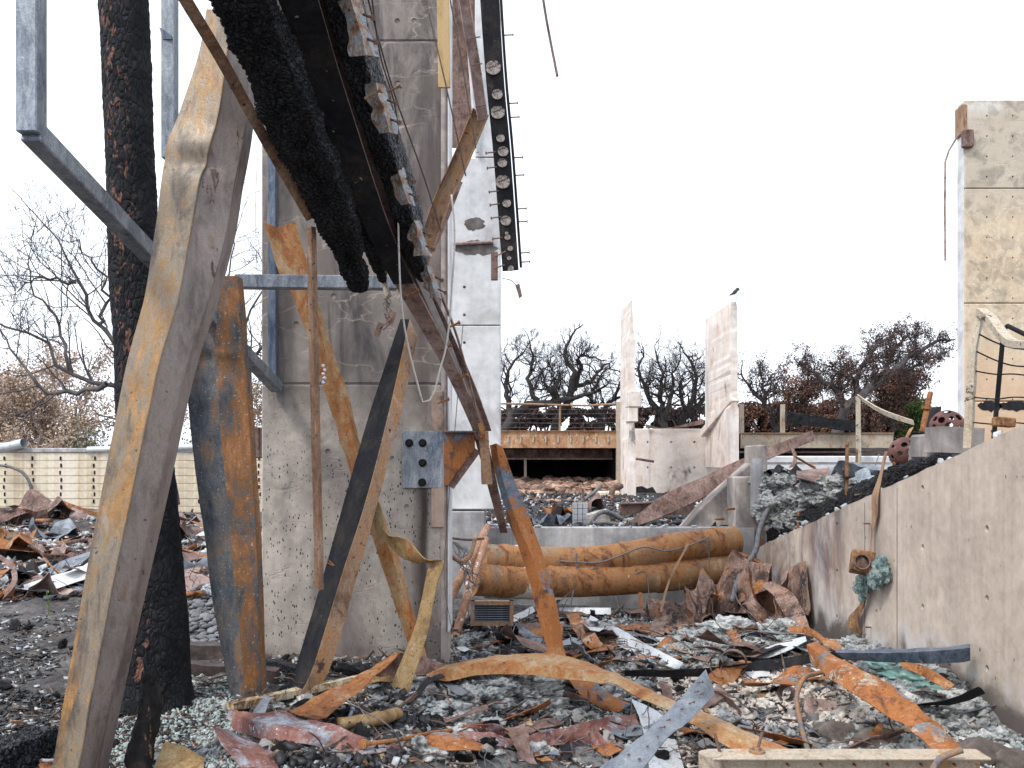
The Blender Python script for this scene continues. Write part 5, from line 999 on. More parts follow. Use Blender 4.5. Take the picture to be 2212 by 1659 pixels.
for lab, pts in (('black cable wound along the upper rusted duct', [(1210, 1212), (1290, 1215), (1340, 1200), (1390, 1182), (1440, 1190), (1490, 1178), (1530, 1160)]), ('slack wire slanting from the upper duct to the debris', [(1310, 1200), (1270, 1240), (1220, 1290), (1200, 1310)]), ('dark cable hanging over both rusted ducts', [(1245, 1195), (1246, 1230), (1238, 1280), (1232, 1312)]), ('thin dangling wire before the lower duct near the wall', [(1530, 1160), (1532, 1220), (1534, 1300)]), ('limp wire loop on the lower rusted duct', [(1300, 1240), (1330, 1246), (1370, 1240), (1395, 1236), (1402, 1290)])):
    wire(lab, [P(u, v, dy - .24 if v < 1270 else dy - .32) for u, v in pts], .011 if 'cable' in lab else .006, 'cable')
# end pile of the ducts at the left: slanting thin pipes
for lab, a, b, r in (('long rusted conduit leaning outward left of the ducts', (1052, 1140, 10.9), (968, 1300, 9.4), .05), ('rusted conduit with pale scabs leaning beside the louvred grille', (1050, 1165, 10.6), (986, 1365, 9.2), .045), ('thin rusted conduit leaning behind the other two', (1030, 1160, 10.9), (998, 1330, 9.8), .03)):
    obj('leaning_conduit', MB().tube([P(*a), P(*b)], r, 10), 'scab_pipe', None, lab, 'conduit', smooth=True)
wire('bent tube curving out beside the column foot', [P(966, 1195, 8.6), P(995, 1212, 8.7), P(1015, 1200, 8.8), P(1026, 1165, 9.0)], .024, 'rust_tan', 'bent_tube', 'tube')
wire('level rod running behind the column towards the leaning conduits', [P(966, 1161, 9.2), P(1010, 1166, 9.3), P(1045, 1163, 9.5)], .014, 'rust_brown', 'steel_rod', 'rod')
for k in range(8):
    pts = [P(975 + 70 * abs(nz((k, i, 0), 1.3)) + i * 6, 1175 + i * 16 + 20 * nz((k, i, 3), 1.7), 9.6 + .3 * nz((k, i, 7), 1.1)) for i in range(7)]
    wire('tangled burnt wire between the column and the duct ends', pts, .005, 'cable', 'tangled_wire')['group'] = 'tangled wires behind the column'
for (u, v, y, r_, lab) in ((1130, 1213, dy - .18, .207, 'upper'), (1128, 1255, dy - .28, .222, 'lower')):
    par = [o for o in bpy.data.objects if o.get('label', '').startswith(lab + ' rusted spiral')][0]
    a, b = P(u - 18, v, y), P(u + 24, v + 1, y + .04); ring = []
    for t in np.linspace(0, 1, 8): 
        c = a.lerp(b, t); ring.append([c + Vector((0, math.cos(q), math.sin(q))) * (r_ + .012 + .006 * nz((q, t, 0), 3)) for q in np.linspace(0, 6.2832, 33)[:-1]])
    obj('pale_sleeve', MB().loft(ring), 'sleeve', par, smooth=50)
# louvred grille
e = empty('louvre_grille', gp(1070, 1360), 'dark louvred grille in a rusted frame beside the leaning conduits', 'grille')
ga, gb = P(1022, 1300, 8.9), P(1105, 1348, 8.8)
fr_ = MB(); 
for x in (ga.x, gb.x): fr_.bb(x - .02, x + .02, 8.8, 8.9, gb.z - .02, ga.z + .02)
for z in (ga.z, gb.z): fr_.bb(ga.x - .02, gb.x + .02, 8.81, 8.89, z - .02, z + .02)
obj('frame', fr_, 'rust_tan', e); obj('back', MB().bb(ga.x, gb.x, 8.89, 8.9, gb.z, ga.z), 'steel_soot', e)
for k in range(9):
    z = gb.z + (ga.z - gb.z) * (k + .5) / 9; obj('louvre', MB().box(((ga.x + gb.x) / 2, 8.85, z), (gb.x - ga.x - .02, .05, .006), Matrix.Rotation(R(-35), 3, 'X')), 'galv_slate', e)
# crumpled duct wreckage
def crumple(name, label, c, r, mat, seed, sq=(1, 1, 1), sub=4, amp=.5, group=None, cat_='wreckage', fr=1.4):
    bm = bmesh.new(); bmesh.ops.create_icosphere(bm, subdivisions=sub, radius=1); mb = MB()
    for v in bm.verts:
        d = v.co.normalized(); f = 1 + amp * nz(d, fr, seed) + amp * .5 * abs(nz(d, fr * 2.4, seed + 3)) - amp * .5 * abs(nz(d, fr * 4.5, seed + 9))
        mb.v.append((c[0] + d.x * r * sq[0] * f, c[1] + d.y * r * sq[1] * f, c[2] + d.z * r * sq[2] * f))
    mb.f = [tuple(v.index for v in f.verts) for f in bm.faces if nz(f.calc_center_median(), 1.5, seed + 2) < .32]; bm.free()
    return obj(name, mb, mat, None, label, cat_, group, smooth=30)
def fold(name, label, c, r, mat, seed, k=9, group=None, stand=.6, asp=1.0, cat_='sheet metal'):   # folded, torn sheet standing on the ground
    rs = np.random.default_rng(int(seed * 100)); a0 = rs.uniform(0, 6.28); st = []
    for i in range(5):
        t = i / 4 - .5; row = []
        for j in range(4):
            s_ = j / 3 - .5; p = Vector((t * 2 * r * asp, s_ * 1.5 * r * rs.uniform(.5, 1.1), stand * r * (math.sin(j * 2.2 + i * .7 + seed) * .5 + .5) * rs.uniform(.3, 1.1)))
            row.append(Vector(c) + Matrix.Rotation(a0, 3, 'Z') @ p)
        st.append(row)
    return obj(name, sheet(st, 22, 4, .006, r * .16, 2.6 / r * .5, seed, edge=r * .2), mat, None, label, cat_, group, smooth=16)
fold('crumpled_duct', 'crushed rusted duct with a folded tan flap before the low wall', gp(1460, 1345, .02), .34, 'wreck', 3.1, stand=1.3)
fold('crumpled_duct', 'folded brown duct skin resting on the crushed duct', gp(1520, 1335, .03), .33, 'wreck', 5.7, stand=1.5)
strip('duct_panel', 'broad orange duct panel leaning at the end of the lower duct', [[P(1500, 1300, 11.2), P(1540, 1310, 11.0)], [P(1530, 1268, 11.4), P(1585, 1290, 11.1)], [P(1590, 1258, 11.6), P(1592, 1282, 11.4)]], 'rust_orange', 30, 6, .006, .02, 3, 41)
strip('wall_sheet', 'tall brown buckled sheet standing against the side wall', [[PX(1692, 1300, 3.26), PX(1745, 1330, 3.3)], [PX(1690, 1265, 3.24), PX(1746, 1280, 3.32)], [PX(1694, 1240, 3.28), PX(1744, 1240, 3.34)], [PX(1715, 1222, 3.34), PX(1741, 1212, 3.36)]], 'wreck', 40, 8, .006, .03, 3, 42, .02)
fold('crumpled_duct', 'large twisted rust-brown sheet slumped where the walls meet', gp(1640, 1365, .0) + Vector((0, 0, .05)), .55, 'wreck', 7.3, stand=1.5)
fold('crumpled_duct', 'dark folded sheet heaped beneath the duct ends', gp(1600, 1350, .0) + Vector((0, .3, .1)), .5, 'wreck', 8.9, stand=1.6)
strip('torn_metal_sheet', 'long torn orange and brown panel sliding down from the wall corner', [[P(1640, 1262, 10.4), P(1668, 1256, 10.2)], [P(1670, 1285, 10.0), P(1708, 1278, 9.8)], [P(1695, 1330, 9.6), P(1735, 1320, 9.4)], [P(1715, 1380, 9.2), P(1752, 1372, 9.0)]], 'wreck', 50, 6, .008, .03, 4, 43, .03)
strip('torn_strip', 'crumpled orange strip lying at the foot of the wall sheet', [[P(1700, 1352, 8.8), P(1706, 1368, 8.7)], [P(1745, 1356, 8.5), P(1750, 1374, 8.4)], [P(1790, 1380, 8.1), P(1782, 1394, 8.0)], [P(1836, 1402, 7.8), P(1826, 1412, 7.7)]], 'rust_orange', 50, 6, .006, .03, 6, 44, .03)
strip('torn_strip', 'crooked orange strip lying on grey wool before the duct wreckage', [[(1530, 1348, .12), (1535, 1358, .08)], [(1580, 1342, .14), (1584, 1356, .1)], [(1640, 1346, .12), (1640, 1360, .08)]], 'rust_orange', 30, 4, .006, .02, 7, 45, .02)
strip('thin_upright', 'thin rusted blade standing before the lower duct', [[P(1380, 1318, 10.9), P(1388, 1318, 10.9)], [P(1379, 1280, 11.0), P(1387, 1280, 11.0)]], 'rust_orange', 12, 3, .01, .004, 5, 46)
strip('thin_upright', 'long rusty blade leaning across both ducts', [[P(1425, 1322, 10.7), P(1430, 1322, 10.7)], [P(1445, 1250, 10.9), P(1450, 1250, 10.9)], [P(1486, 1172, 11.2), P(1490, 1175, 11.2)]], 'rust_tan', 20, 3, .01, .004, 5, 47)
# coil springs and cans
for lab, u, v in (('rusted coil spring lying before the pale nail strip', 1345, 1405), ('second rusted coil spring beside the first coil', 1322, 1400)):
    c = gp(u, v, .02); pts = [c + Vector((.055 * math.cos(a) * (1 - .1 * a / 25), .05 * math.sin(a), .004 * a)) for a in np.linspace(0, 28, 90)]
    obj('coil_spring', MB().tube(pts, .004, 5), 'rust_brown', None, lab, 'spring', smooth='all')
def can(lab, p, r, h, d, mat='rust_brown'):
    mb = MB(); a = Vector(p); b = a + Vector(d).normalized() * h; mb.tube([a, b], r, 20, caps=False); mb.tube([b, a], r * .93, 20, caps=False)
    return obj('burnt_can', mb, mat, None, lab, 'can', smooth=True)
can('open rusted can lying on its side beside grey wool', gp(1585, 1432, .1), .12, .2, (-.3, -1, .1)); can('sooty open canister on the ash by the leaning conduits', gp(1090, 1375, .1), .10, .16, (.3, -.8, .5), 'steel_soot'); can('short burnt can on the white plaster rubble', gp(1705, 1500, .05), .06, .09, (-.6, -.6, .3))

# ---------------------------------------------------------------- hanging box on the side wall
e = empty('hanging_box', PX(1860, 1380, WX - .1), 'rusted junction box with a round outlet hanging on a strap from the side wall', 'box')
bx = PX(1862, 1215, WX - .14); rot = Matrix.Rotation(.22, 3, 'Y') @ Matrix.Rotation(-.25, 3, 'X') @ Matrix.Rotation(-.30, 3, 'Z')
obj('box', MB().box(bx, (.20, .18, .20), rot), 'rust_tan3', e, bevel=.01)
q = [rot @ Vector((math.cos(a) * .07 - .01, -.092, math.sin(a) * .07 - .02)) + bx for a in np.linspace(0, 6.2832, 25)[:-1]]; q2 = [p + rot @ Vector((0, -.035, 0)) for p in q]; q3 = [bx + (p - bx) * .86 + rot @ Vector((-.001, -.014, 0)) for p in q2]; q4 = [p + rot @ Vector((0, .03, 0)) for p in q3]
obj('outlet', MB().loft([q, q2, q3, q4]), 'rust_brown', e, smooth=30); obj('outlet_mouth', MB().add(q4, [tuple(range(24))]), 'steel_soot', e)
obj('strap', sheet([[PX(1912, 975, WX + .06), PX(1918, 975, WX + .06)], [PX(1898, 1030, WX + .02), PX(1905, 1030, WX + .02)], [PX(1884, 1070, WX - .03), PX(1897, 1072, WX - .03)], [PX(1884, 1110, WX - .03), PX(1896, 1112, WX - .03)], [PX(1882, 1150, WX - .04), PX(1886, 1150, WX - .04)], [PX(1876, 1196, WX - .08), PX(1881, 1196, WX - .08)]], 40, 2, .004, .004, 6, 3), 'rust_tan', e, smooth=40)
obj('lower_strap', sheet([[PX(1862, 1275, WX - .06), PX(1872, 1275, WX - .06)], [PX(1858, 1305, WX - .05), PX(1866, 1310, WX - .05)], [PX(1836, 1330, WX - .06), PX(1856, 1334, WX - .06)], [PX(1834, 1356, WX - .07), PX(1854, 1350, WX - .06)], [PX(1856, 1370, WX - .05), PX(1862, 1362, WX - .05)]], 40, 4, .005, .012, 9, 4), 'rust_tan3', e, smooth=40)
for k, (u, v, r) in enumerate(((1904, 1232, .11), (1892, 1250, .10), (1866, 1262, .09), (1852, 1268, .06), (1862, 1292, .045))): obj('wool_scrap', blob(PX(u, v, WX - .07), r, 4, .45, 2.4, k + 4.4, (.6, .9, 1), .3), 'wool_teal', e)
for u, v in ((1866, 1131), (1869, 1355)): obj('wall_bolt', MB().tube([PX(u, v, WX - .08), PX(u + 14, v, WX + .01)], .008, 6), 'rust_orange', e)

# ---------------------------------------------------------------- wreck above the side wall
ct = obj('charred_stringer', cushion([Vector((3.62, y, wtop(y) + .10)) for y in (12.2, 10.5, 9.0, 8.2, 7.3)], sec_R(.2, .30), 190, .02, 3.0, [(0, .9), (.8, 1), (1, .4)]), 'char', None, 'black charred stair stringer lying along the sloping wall top', 'timber', smooth='all')
e = empty('bent_handrail', PX(2090, 960, 3.6), 'mangled pale steel handrail with sagging cables at the wall top', 'railing')
hx = 3.62; y0 = hx * F / (2088 - CU)
obj('post', sheet([[P(2080, 968, y0), P(2096, 968, y0 - .03), P(2100, 966, y0 + .04)], [P(2086, 850, y0), P(2102, 852, y0 - .03), P(2107, 850, y0 + .04)], [P(2092, 760, y0), P(2106, 764, y0 - .03), P(2111, 760, y0 + .04)], [P(2100, 710, y0 + .02), P(2114, 712, y0 - .02), P(2120, 708, y0 + .05)], [P(2112, 676, y0 + .02), P(2122, 680, y0 - .02), P(2128, 674, y0 + .05)]], 40, 4, .008, .004, 6, 2), 'scab_cream', e, smooth=40)
obj('top_rail', sweep([P(2118, 672, y0 - .0), P(2140, 690, y0 - .15), P(2168, 726, y0 - .35), P(2190, 742, y0 - .5), P(2235, 745, y0 - .8)], sec_R(.075, .05), n=30), 'scab_cream', e)
obj('loop_rail', MB().tube([Vector(p) for p in lin([list(P(2146, 955, y0 + .3)), list(P(2160, 800, y0 + .28)), list(P(2168, 712, y0 + .25)), list(P(2175, 703, y0 + .2)), list(P(2260, 745, y0 - .2))], 30)], .019, 10), 'steel_black', e, smooth='all')
for k, (v0, v1, v2) in enumerate(((719, 752, 756), (758, 790, 792), (801, 808, 814), (858, 858, 860), (912, 913, 918))): obj('rail_cable', MB().tube([Vector(p) for p in cat([list(P(2098 + (4 - k) * 3, v0, y0)), list(P(2150, (v0 + v1) / 2 + 4, y0)), list(P(2190, v1, y0 - .1)), list(P(2240, v2, y0 - .3))], 16)], .006, 6), 'steel_black', e)
obj('post_foot', MB().box(P(2060, 952, y0 + .5), (.36, .3, .22), Matrix.Rotation(.05, 3, 'Y')), 'concrete_sooty', e)
st_ = MB()
obj('stair_step', MB().box(P(2035, 965, 7.9), (.45, .3, .22)).box(P(2010, 985, 8.3), (.45, .3, .2)), 'concrete_sooty', None, 'sooty broken concrete stair tread on the sloping wall', 'step', bevel=.02)
obj('brick_scrap', MB().box(P(2168, 912, 6.7), (.14, .1, .07), Matrix.Rotation(.1, 3, 'Y')), 'rust_tan3', None, 'rusty box scrap behind the mangled handrail', 'scrap', bevel=.008)
def sphere(lab, c, r, seed):
    bm = bmesh.new(); bmesh.ops.create_icosphere(bm, subdivisions=5, radius=r); rnd = random.Random(seed); holes = []
    for k in range(60):
        d = Vector((rnd.gauss(0, 1), rnd.gauss(0, 1), rnd.gauss(0, 1))).normalized(); rr = rnd.uniform(.13, .24); ec = Vector((rnd.gauss(0, 1), rnd.gauss(0, 1), rnd.gauss(0, 1)))
        if all((d - h[0]).length > rr + h[1] + .06 for h in holes): holes.append((d, rr, ec))
    kill = [f for f in bm.faces if any((f.calc_center_median().normalized() - h[0]).length < h[1] for h in holes)]
    bmesh.ops.delete(bm, geom=kill, context='FACES'); ge = bmesh.ops.solidify(bm, geom=list(bm.faces), thickness=.008)
    mb = MB(); mb.v = [tuple(v.co + Vector(c)) for v in bm.verts]; bm.verts.index_update(); mb.f = [tuple(v.index for v in f.verts) for f in bm.faces]; bm.free()
    obj('pierced_sphere', mb, 'sphere_rust', None, lab, 'sphere', smooth='all')
sphere('large rusted sphere pierced with holes beside the mangled handrail', P(2046, 922, 7.9), .15, 5); sphere('smaller rusted pierced sphere lower down the stair debris', P(1955, 978, 8.4), .15, 9)
strip('standing_sheet', 'dark curved sheet standing beside the pierced spheres', [[P(2000, 965, 8.8), P(2022, 960, 8.7)], [P(2004, 915, 8.85), P(2030, 905, 8.7)], [P(2012, 880, 8.9), P(2034, 878, 8.75)]], 'steel_soot', 24, 6, .006, .02, 4, 50)
e = empty('threaded_rod', P(1986, 975, 8.9), 'thick orange threaded rod standing beside the dark curved sheet', 'rod')
obj('rod', MB().tube([P(1984, 968, 8.6), P(2010, 848, 8.7)], .028, 8), 'rust_orange', e); obj('washer', MB().tube([P(1988, 938, 8.6), P(1989, 934, 8.6)], .07, 14), 'steel_black', e); obj('nut', MB().tube([P(2001, 884, 8.66), P(2002, 877, 8.66)], .045, 6), 'rust_orange', e)
for lab, u, va, vb, y, wv in (('slim rod with a washer standing before the wool heap', 1724, 1105, 1158, 10.6, 1117), ('rusted rod with a washer standing on the charred stringer', 1829, 955, 1070, 9.3, 1032), ('thin rod standing behind the fallen steel plate', 1850, 970, 1005, 14, 0)):
    e = empty('threaded_rod', P(u, vb, y), lab, 'rod'); obj('rod', MB().tube([P(u, vb, y), P(u + 1, va, y)], .02, 8), 'rust_tan3', e)
    if wv: obj('washer', MB().tube([P(u, wv, y), P(u, wv - 2.5, y)], .065, 14), 'steel_black', e)
# big fallen plate beam across the terrace edge
strip('fallen_girder', 'long brown steel girder plate slanting up from the low wall', [[P(1345, 1140, 13.4), P(1362, 1142, 13.4)], [P(1430, 1072, 13.6), P(1450, 1108, 13.5)], [P(1520, 1030, 13.8), P(1545, 1060, 13.7)], [P(1600, 993, 14.0), P(1612, 1014, 13.9)], [P(1755, 930, 14.3), P(1758, 952, 14.3)]], 'rust_brown', 50, 5, .03, .012, 2, 51, .0, 'girder')
strip('tilted_plate', 'dark tilted steel plate lying over the stair wreck', [[P(1720, 1018, 10.8), P(1722, 1034, 10.4)], [P(1790, 1012, 10.8), P(1800, 1046, 10.3)], [P(1850, 1022, 10.6), P(1860, 1040, 10.3)]], 'rust_brown', 24, 6, .012, .01, 3, 52)
strip('tilted_plate', 'upper dark plate resting on the pale kerb', [[P(1655, 968, 15), P(1660, 978, 14.9)], [P(1755, 930, 15), P(1758, 950, 14.9)]], 'rust_brown', 12, 4, .02, .01, 2, 53)
strip('pale_bar', 'pale scabbed bar leaning down from the bent post', [[P(1852, 852, 15), P(1858, 862, 15)], [P(1905, 884, 14.6), P(1910, 896, 14.6)], [P(1972, 908, 14), P(1974, 918, 14)]], 'scab_cream', 24, 4, .02, .006, 3, 54)
strip('pale_bar', 'upright pale scabbed post on the pale kerb', [[P(1850, 1000, 15.3), P(1860, 1000, 15.3)], [P(1849, 856, 15.3), P(1858, 858, 15.3)]], 'scab_cream', 24, 4, .03, .006, 3, 55)
strip('curled_strip', 'curled rust strip beside the fallen girder end', [[P(1705, 965, 13), P(1712, 963, 13)], [P(1714, 990, 12.9), P(1722, 988, 12.9)], [P(1704, 1010, 12.8), P(1716, 1008, 12.8)]], 'rust_brown', 24, 3, .01, .01, 4, 56)
strip('curled_strip', 'long brown strap curving from the pierced sphere over the wall', [[P(1965, 925, 8.8), P(1974, 922, 8.8)], [P(1945, 965, 8.6), P(1952, 965, 8.6)], [P(1920, 1020, 8.2), P(1926, 1022, 8.2)]], 'rust_tan3', 30, 3, .006, .006, 4, 57)
strip('flat_duct', 'grey crumpled duct end lying on the charred stringer', [[P(1846, 1020, 9.4), P(1850, 1040, 9.3), P(1862, 1042, 9.2)], [P(1875, 1008, 9.3), P(1880, 1025, 9.2), P(1892, 1026, 9.1)]], 'galv', 20, 5, .006, .03, 4, 58, .02)
strip('orange_offcut', 'orange angle lying beyond the tilted plate', [[P(1715, 982, 12.6), P(1720, 990, 12.6)], [P(1760, 1008, 12.2), P(1764, 1016, 12.2)]], 'rust_orange', 16, 3, .008, .006, 4, 59)
wire('black hose curving down where the walls meet', [P(1700, 1060, 11.6), P(1660, 1100, 11.6), P(1640, 1150, 11.4), P(1632, 1190, 11.2), P(1600, 1240, 10.9), P(1580, 1300, 10.6)], .035, 'cable', 'burnt_hose', 'hose')
wire('orange pipe bending down the corner by the duct ends', [P(1592, 1195, 11.5), P(1640, 1215, 11.2), P(1660, 1240, 11.0), P(1664, 1285, 10.8)], .03, 'rust_orange', 'corner_pipe', 'pipe')
for k, (u, v, y, r) in enumerate(((1690, 1090, 11.6, .26), (1725, 1120, 11.4, .2), (1760, 1075, 11.0, .28), (1800, 1055, 10.4, .26), (1840, 1040, 9.8, .2), (1670, 1040, 12.2, .24), (1750, 1110, 10.8, .18), (1705, 1040, 12, .22))):
    obj('wool_clump', blob(P(u, v, y) + Vector((0, .2, -.08)), r, 6, .5, 1.8, k * 2.7 + 30, (1.2, .9, .8), .22), 'wool', None, 'grey mineral wool clump among the burnt stair wreck', 'insulation', 'wool clumps in the stair wreck', smooth='all')
for k in range(4):
    p = P((1690, 1760, 1850, 1700)[k], (1030, 1050, 1030, 1075)[k], (12.4, 11.4, 10, 12)[k]); fold('wreck_sheet', ('sooty crumpled sheet in the stair wreck beside the wool', 'brown folded sheet under the tilted plate', 'small folded sheet beside the grey duct end', 'dark folded sheet nearest the sooty pier')[k], p, .28, ('steel_soot', 'rust_brown', 'galv_slate', 'steel_soot')[k], 60 + k, stand=.8)
# teal molten glass on the wool heap
for k, (u, v, r) in enumerate(((1930, 1445, .13), (1975, 1470, .16), (2010, 1490, .12), (1905, 1440, .10))):
    obj('melted_glass', blob(gp(u, v, .04), r, 4, .5, 2.2, k + 80, (1.3, 1, .45), .3), 'glass_melt', None, 'teal melted glass slumped over the wool heap', 'glass', 'melted glass on the heap', smooth='all')
# wool heap clumps on the ground
CL = [(1010, 1395, .16, 0), (985, 1400, .12, 1), (1060, 1490, .24, 0), (1110, 1500, .26, 1), (1160, 1480, .2, 0), (1030, 1520, .2, 0), (1150, 1535, .2, 1), (1500, 1392, .22, 1), (1545, 1385, .24, 0), (1590, 1372, .26, 1), (1640, 1362, .26, 0), (1690, 1372, .22, 1), (1560, 1410, .2, 0), (1620, 1400, .2, 0), (1480, 1415, .16, 0), (1880, 1420, .16, 0), (1850, 1398, .14, 1), (1960, 1510, .2, 0), (2020, 1530, .22, 1), (2060, 1560, .2, 0), (1990, 1550, .18, 0), (2110, 1590, .16, 0), (2150, 1610, .15, 1), (880, 1480, .1, 0), (655, 1500, .07, 1), (975, 1545, .14, 1), (1230, 1545, .12, 0), (2080, 1530, .14, 1)]
for k, (u, v, r, m_) in enumerate(CL):
    obj('wool_clump', blob(gp(u, v, 0) + Vector((0, r * .3, -r * .05)), r, 6, .6, 2.0, k * 1.9 + 3, (1.2, 1, .55), .26), 'wool_pale' if m_ else 'wool', None, ('tufted grey mineral wool clump heaped against the side wall' if u > 1830 else 'tufted grey mineral wool clump lying below the ducts' if v < 1420 else 'tufted grey mineral wool clump around the arched strip'), 'insulation', 'wool clumps on the ground', smooth='all')

# ---------------------------------------------------------------- left field: rubble, pebbles, planks
SP = [('domed rusted cover lying in the left rubble', 45, 1130, .55, 'rust_brown'), ('rusted box frame topped by a slanting girder before the rear wall', 95, 1112, .9, 'rust_brown'), ('crushed grey tank half hidden by the tan leg', 215, 1120, .7, 'rust_purple'), ('pale crumpled sheet lying on white ash', 120, 1165, .5, 'galv_slate'), ('brown folded sheet on the low rubble ridge', 110, 1215, .45, 'rust_purple'), ('dark curled sheet among the left scraps', 150, 1222, .35, 'rust_brown'), ('grey bent sheet lying nearest the bare soil', 90, 1285, .42, 'rust_purple'), ('rust-brown scrap heaped beside the bare soil', 60, 1262, .36, 'steel_soot'), ('small torn orange sheet in pale ash', 30, 1190, .5, 'rust_orange'), ('bent sheet behind the mottled leg', 405, 1135, .6, 'rust_purple'), ('brown barrel skin behind the blackened trunk', 395, 1165, .45, 'rust_brown'), ('dark curled sheet resting on the pebble mound', 430, 1235, .32, 'galv_slate')]
for k, (lab, u, v, r, mt) in enumerate(SP):
    c = gp(u, v); fold('buckled_sheet', lab, c + Vector((0, 0, -.03)), r, mt, 20 + k * 1.3, stand=.9)
for lab, st, mt in (('long orange girder lying slantwise on the left rubble heap', [[(125, 1078, .25), (130, 1092, .1)], [(180, 1098, .25), (184, 1110, .1)], [(225, 1112, .2), (226, 1120, .1)]], 'rust_orange'), ('broad tan channel lying level in white ash', [[(-10, 1150, .12), (-10, 1162, .02)], [(60, 1150, .12), (62, 1166, .02)], [(128, 1148, .16), (130, 1160, .04)]], 'rust_tan'), ('brown plank-like beam on the pale ridge', [[(-5, 1182, .1), (-5, 1192, .0)], [(110, 1182, .1), (112, 1192, .0)]], 'rust_brown'), ('orange strip pointing up to the tan leg', [[(92, 1206, .25), (98, 1206, .22)], [(140, 1248, .12), (142, 1258, .06)], [(185, 1280, .06), (186, 1290, .02)]], 'rust_orange'), ('curved brown girder arching over bare soil', [[(-8, 1195, .3), (-6, 1204, .25)], [(30, 1222, .3), (22, 1232, .25)], [(36, 1262, .2), (24, 1262, .18)], [(8, 1296, .02), (-2, 1290, .02)]], 'rust_brown'), ('dark flat strip lying below the orange strip', [[(40, 1222, .1), (42, 1234, .05)], [(110, 1250, .08), (112, 1264, .03)], [(170, 1275, .05), (170, 1284, .02)]], 'steel_soot')):
    strip('fallen_strip', lab, st, mt, 30, 4, .02, .01, 3, len(lab), .0)
wire('rusty hose looping over the pale ash ridge', [gp(u, v, h) for u, v, h in ((110, 1186, .06), (150, 1172, .1), (195, 1168, .14), (188, 1195, .08), (178, 1215, .05), (130, 1212, .04))], .035, 'rust_brown', 'rusty_hose', 'hose')
wire('orange hoop standing in the left rubble', [gp(u, 1125, h) for u, h in ((78, 0), (82, .35), (100, .55), (112, .6))], .04, 'rust_orange', 'rusty_hoop', 'hoop')
pe = []
for k in range(8):
    bm = bmesh.new(); bmesh.ops.create_icosphere(bm, subdivisions=3, radius=1); mb = MB()
    for v in bm.verts: d = v.co; f = 1 + .14 * nz(d, 1.1, k * 5.); mb.v.append((d.x * f, d.y * f * .75, d.z * f * .48))
    mb.f = [tuple(v.index for v in f.verts) for f in bm.faces]; bm.free(); me, _ = mesh_of('pebble', mb, 'all', origin=(0, 0, 0)); me.materials.append(MATS['pebble']); pe.append(me)
placed = []
for k in range(900):
    u = random.uniform(385, 500); v = random.uniform(1255, 1420)
    if len(placed) >= 230: break
    if 1318 < v < 1335 and random.random() < .8: continue
    p = hit(u, v); r = random.uniform(.035, .075) * (1.1 if v < 1400 else 1)
    if any((p.xy - q.xy).length < (r + s_) * .62 for q, s_ in placed): continue
    placed.append((p, r)); inst('pebble', pe[k % 8], p + Vector((0, 0, r * .35)), (random.uniform(-.3, .3), random.uniform(-.3, .3), random.uniform(0, 6.28)), (r, r, r), label='smooth grey river pebble on the mound behind the trunk', cat_='pebble', group='river pebbles behind the trunk')
for lab, a, b, w_, mt in (('grey weathered sleeper lying behind the blackened trunk', (395, 1408), (560, 1412), .16, 'plank_burnt'), ('dark burnt plank lying at the mottled leg foot', (405, 1445), (600, 1462), .12, 'plank_burnt'), ('burnt batten on the ash beside the column foot', (575, 1430), (690, 1462), .07, 'char')):
    obj('burnt_plank', sweep([gp(*a, .06), gp(*b, .06)], sec_R(w_, w_ * .8), n=30, amp=.012, fr=7, dense=.03), mt, None, lab, 'plank')
obj('charred_log', cushion([gp(-60, 1660, .05), gp(40, 1625, .08), gp(95, 1590, .06)], sec_R(.22, .16), 90, .018, 11.0, [(0, 1), (.8, 1), (1, .6)]), 'char_blue', None, 'charred log with cracked surface lying on the dark soil', 'log', smooth='all')
wire('pale bent wire hook lying on the dark soil', [gp(u, v, h) for u, v, h in ((96, 1592, .12), (84, 1612, .08), (83, 1640, .02), (98, 1646, .02), (130, 1645, .02))], .012, 'pale_cable', 'wire_hook', 'wire')
for k, (u, v) in enumerate(((35, 1560), (128, 1583), (8, 1474), (100, 1655))):
    obj('bark_curl', sheet([[gp(u - 16, v, .03), gp(u - 14, v + 6, .02)], [gp(u, v - 3, .05), gp(u, v + 6, .02)], [gp(u + 22, v + 2, .02), gp(u + 20, v + 7, .03)]], 14, 4, .004, .008, 12, k), 'rust_orange' if k % 2 else 'copper_cable', None, 'orange curl of bark lying on the dark soil', 'bark', 'bark curls on the soil')
# green sprout
e = empty('green_sprout', gp(104, 1330), 'single green seedling sprouting from bare soil', 'plant'); b = gp(104, 1330)
obj('stem', MB().tube([b, b + Vector((.01, 0, .12)), b + Vector((-.02, 0, .27))], .005, 5), 'leaf_green', e)
for k in range(7):
    q = b + Vector((.0, 0, .05 + k * .033)); a = k * 2.4; d = Vector((math.cos(a), math.sin(a) * .5, .6)) * .05; s_ = Vector((-d.y, d.x, 0)).normalized() * .012
    obj('leaf', MB().add([q, q + d * .5 + s_, q + d, q + d * .5 - s_], [(0, 1, 2, 3)]), 'leaf_green', e)

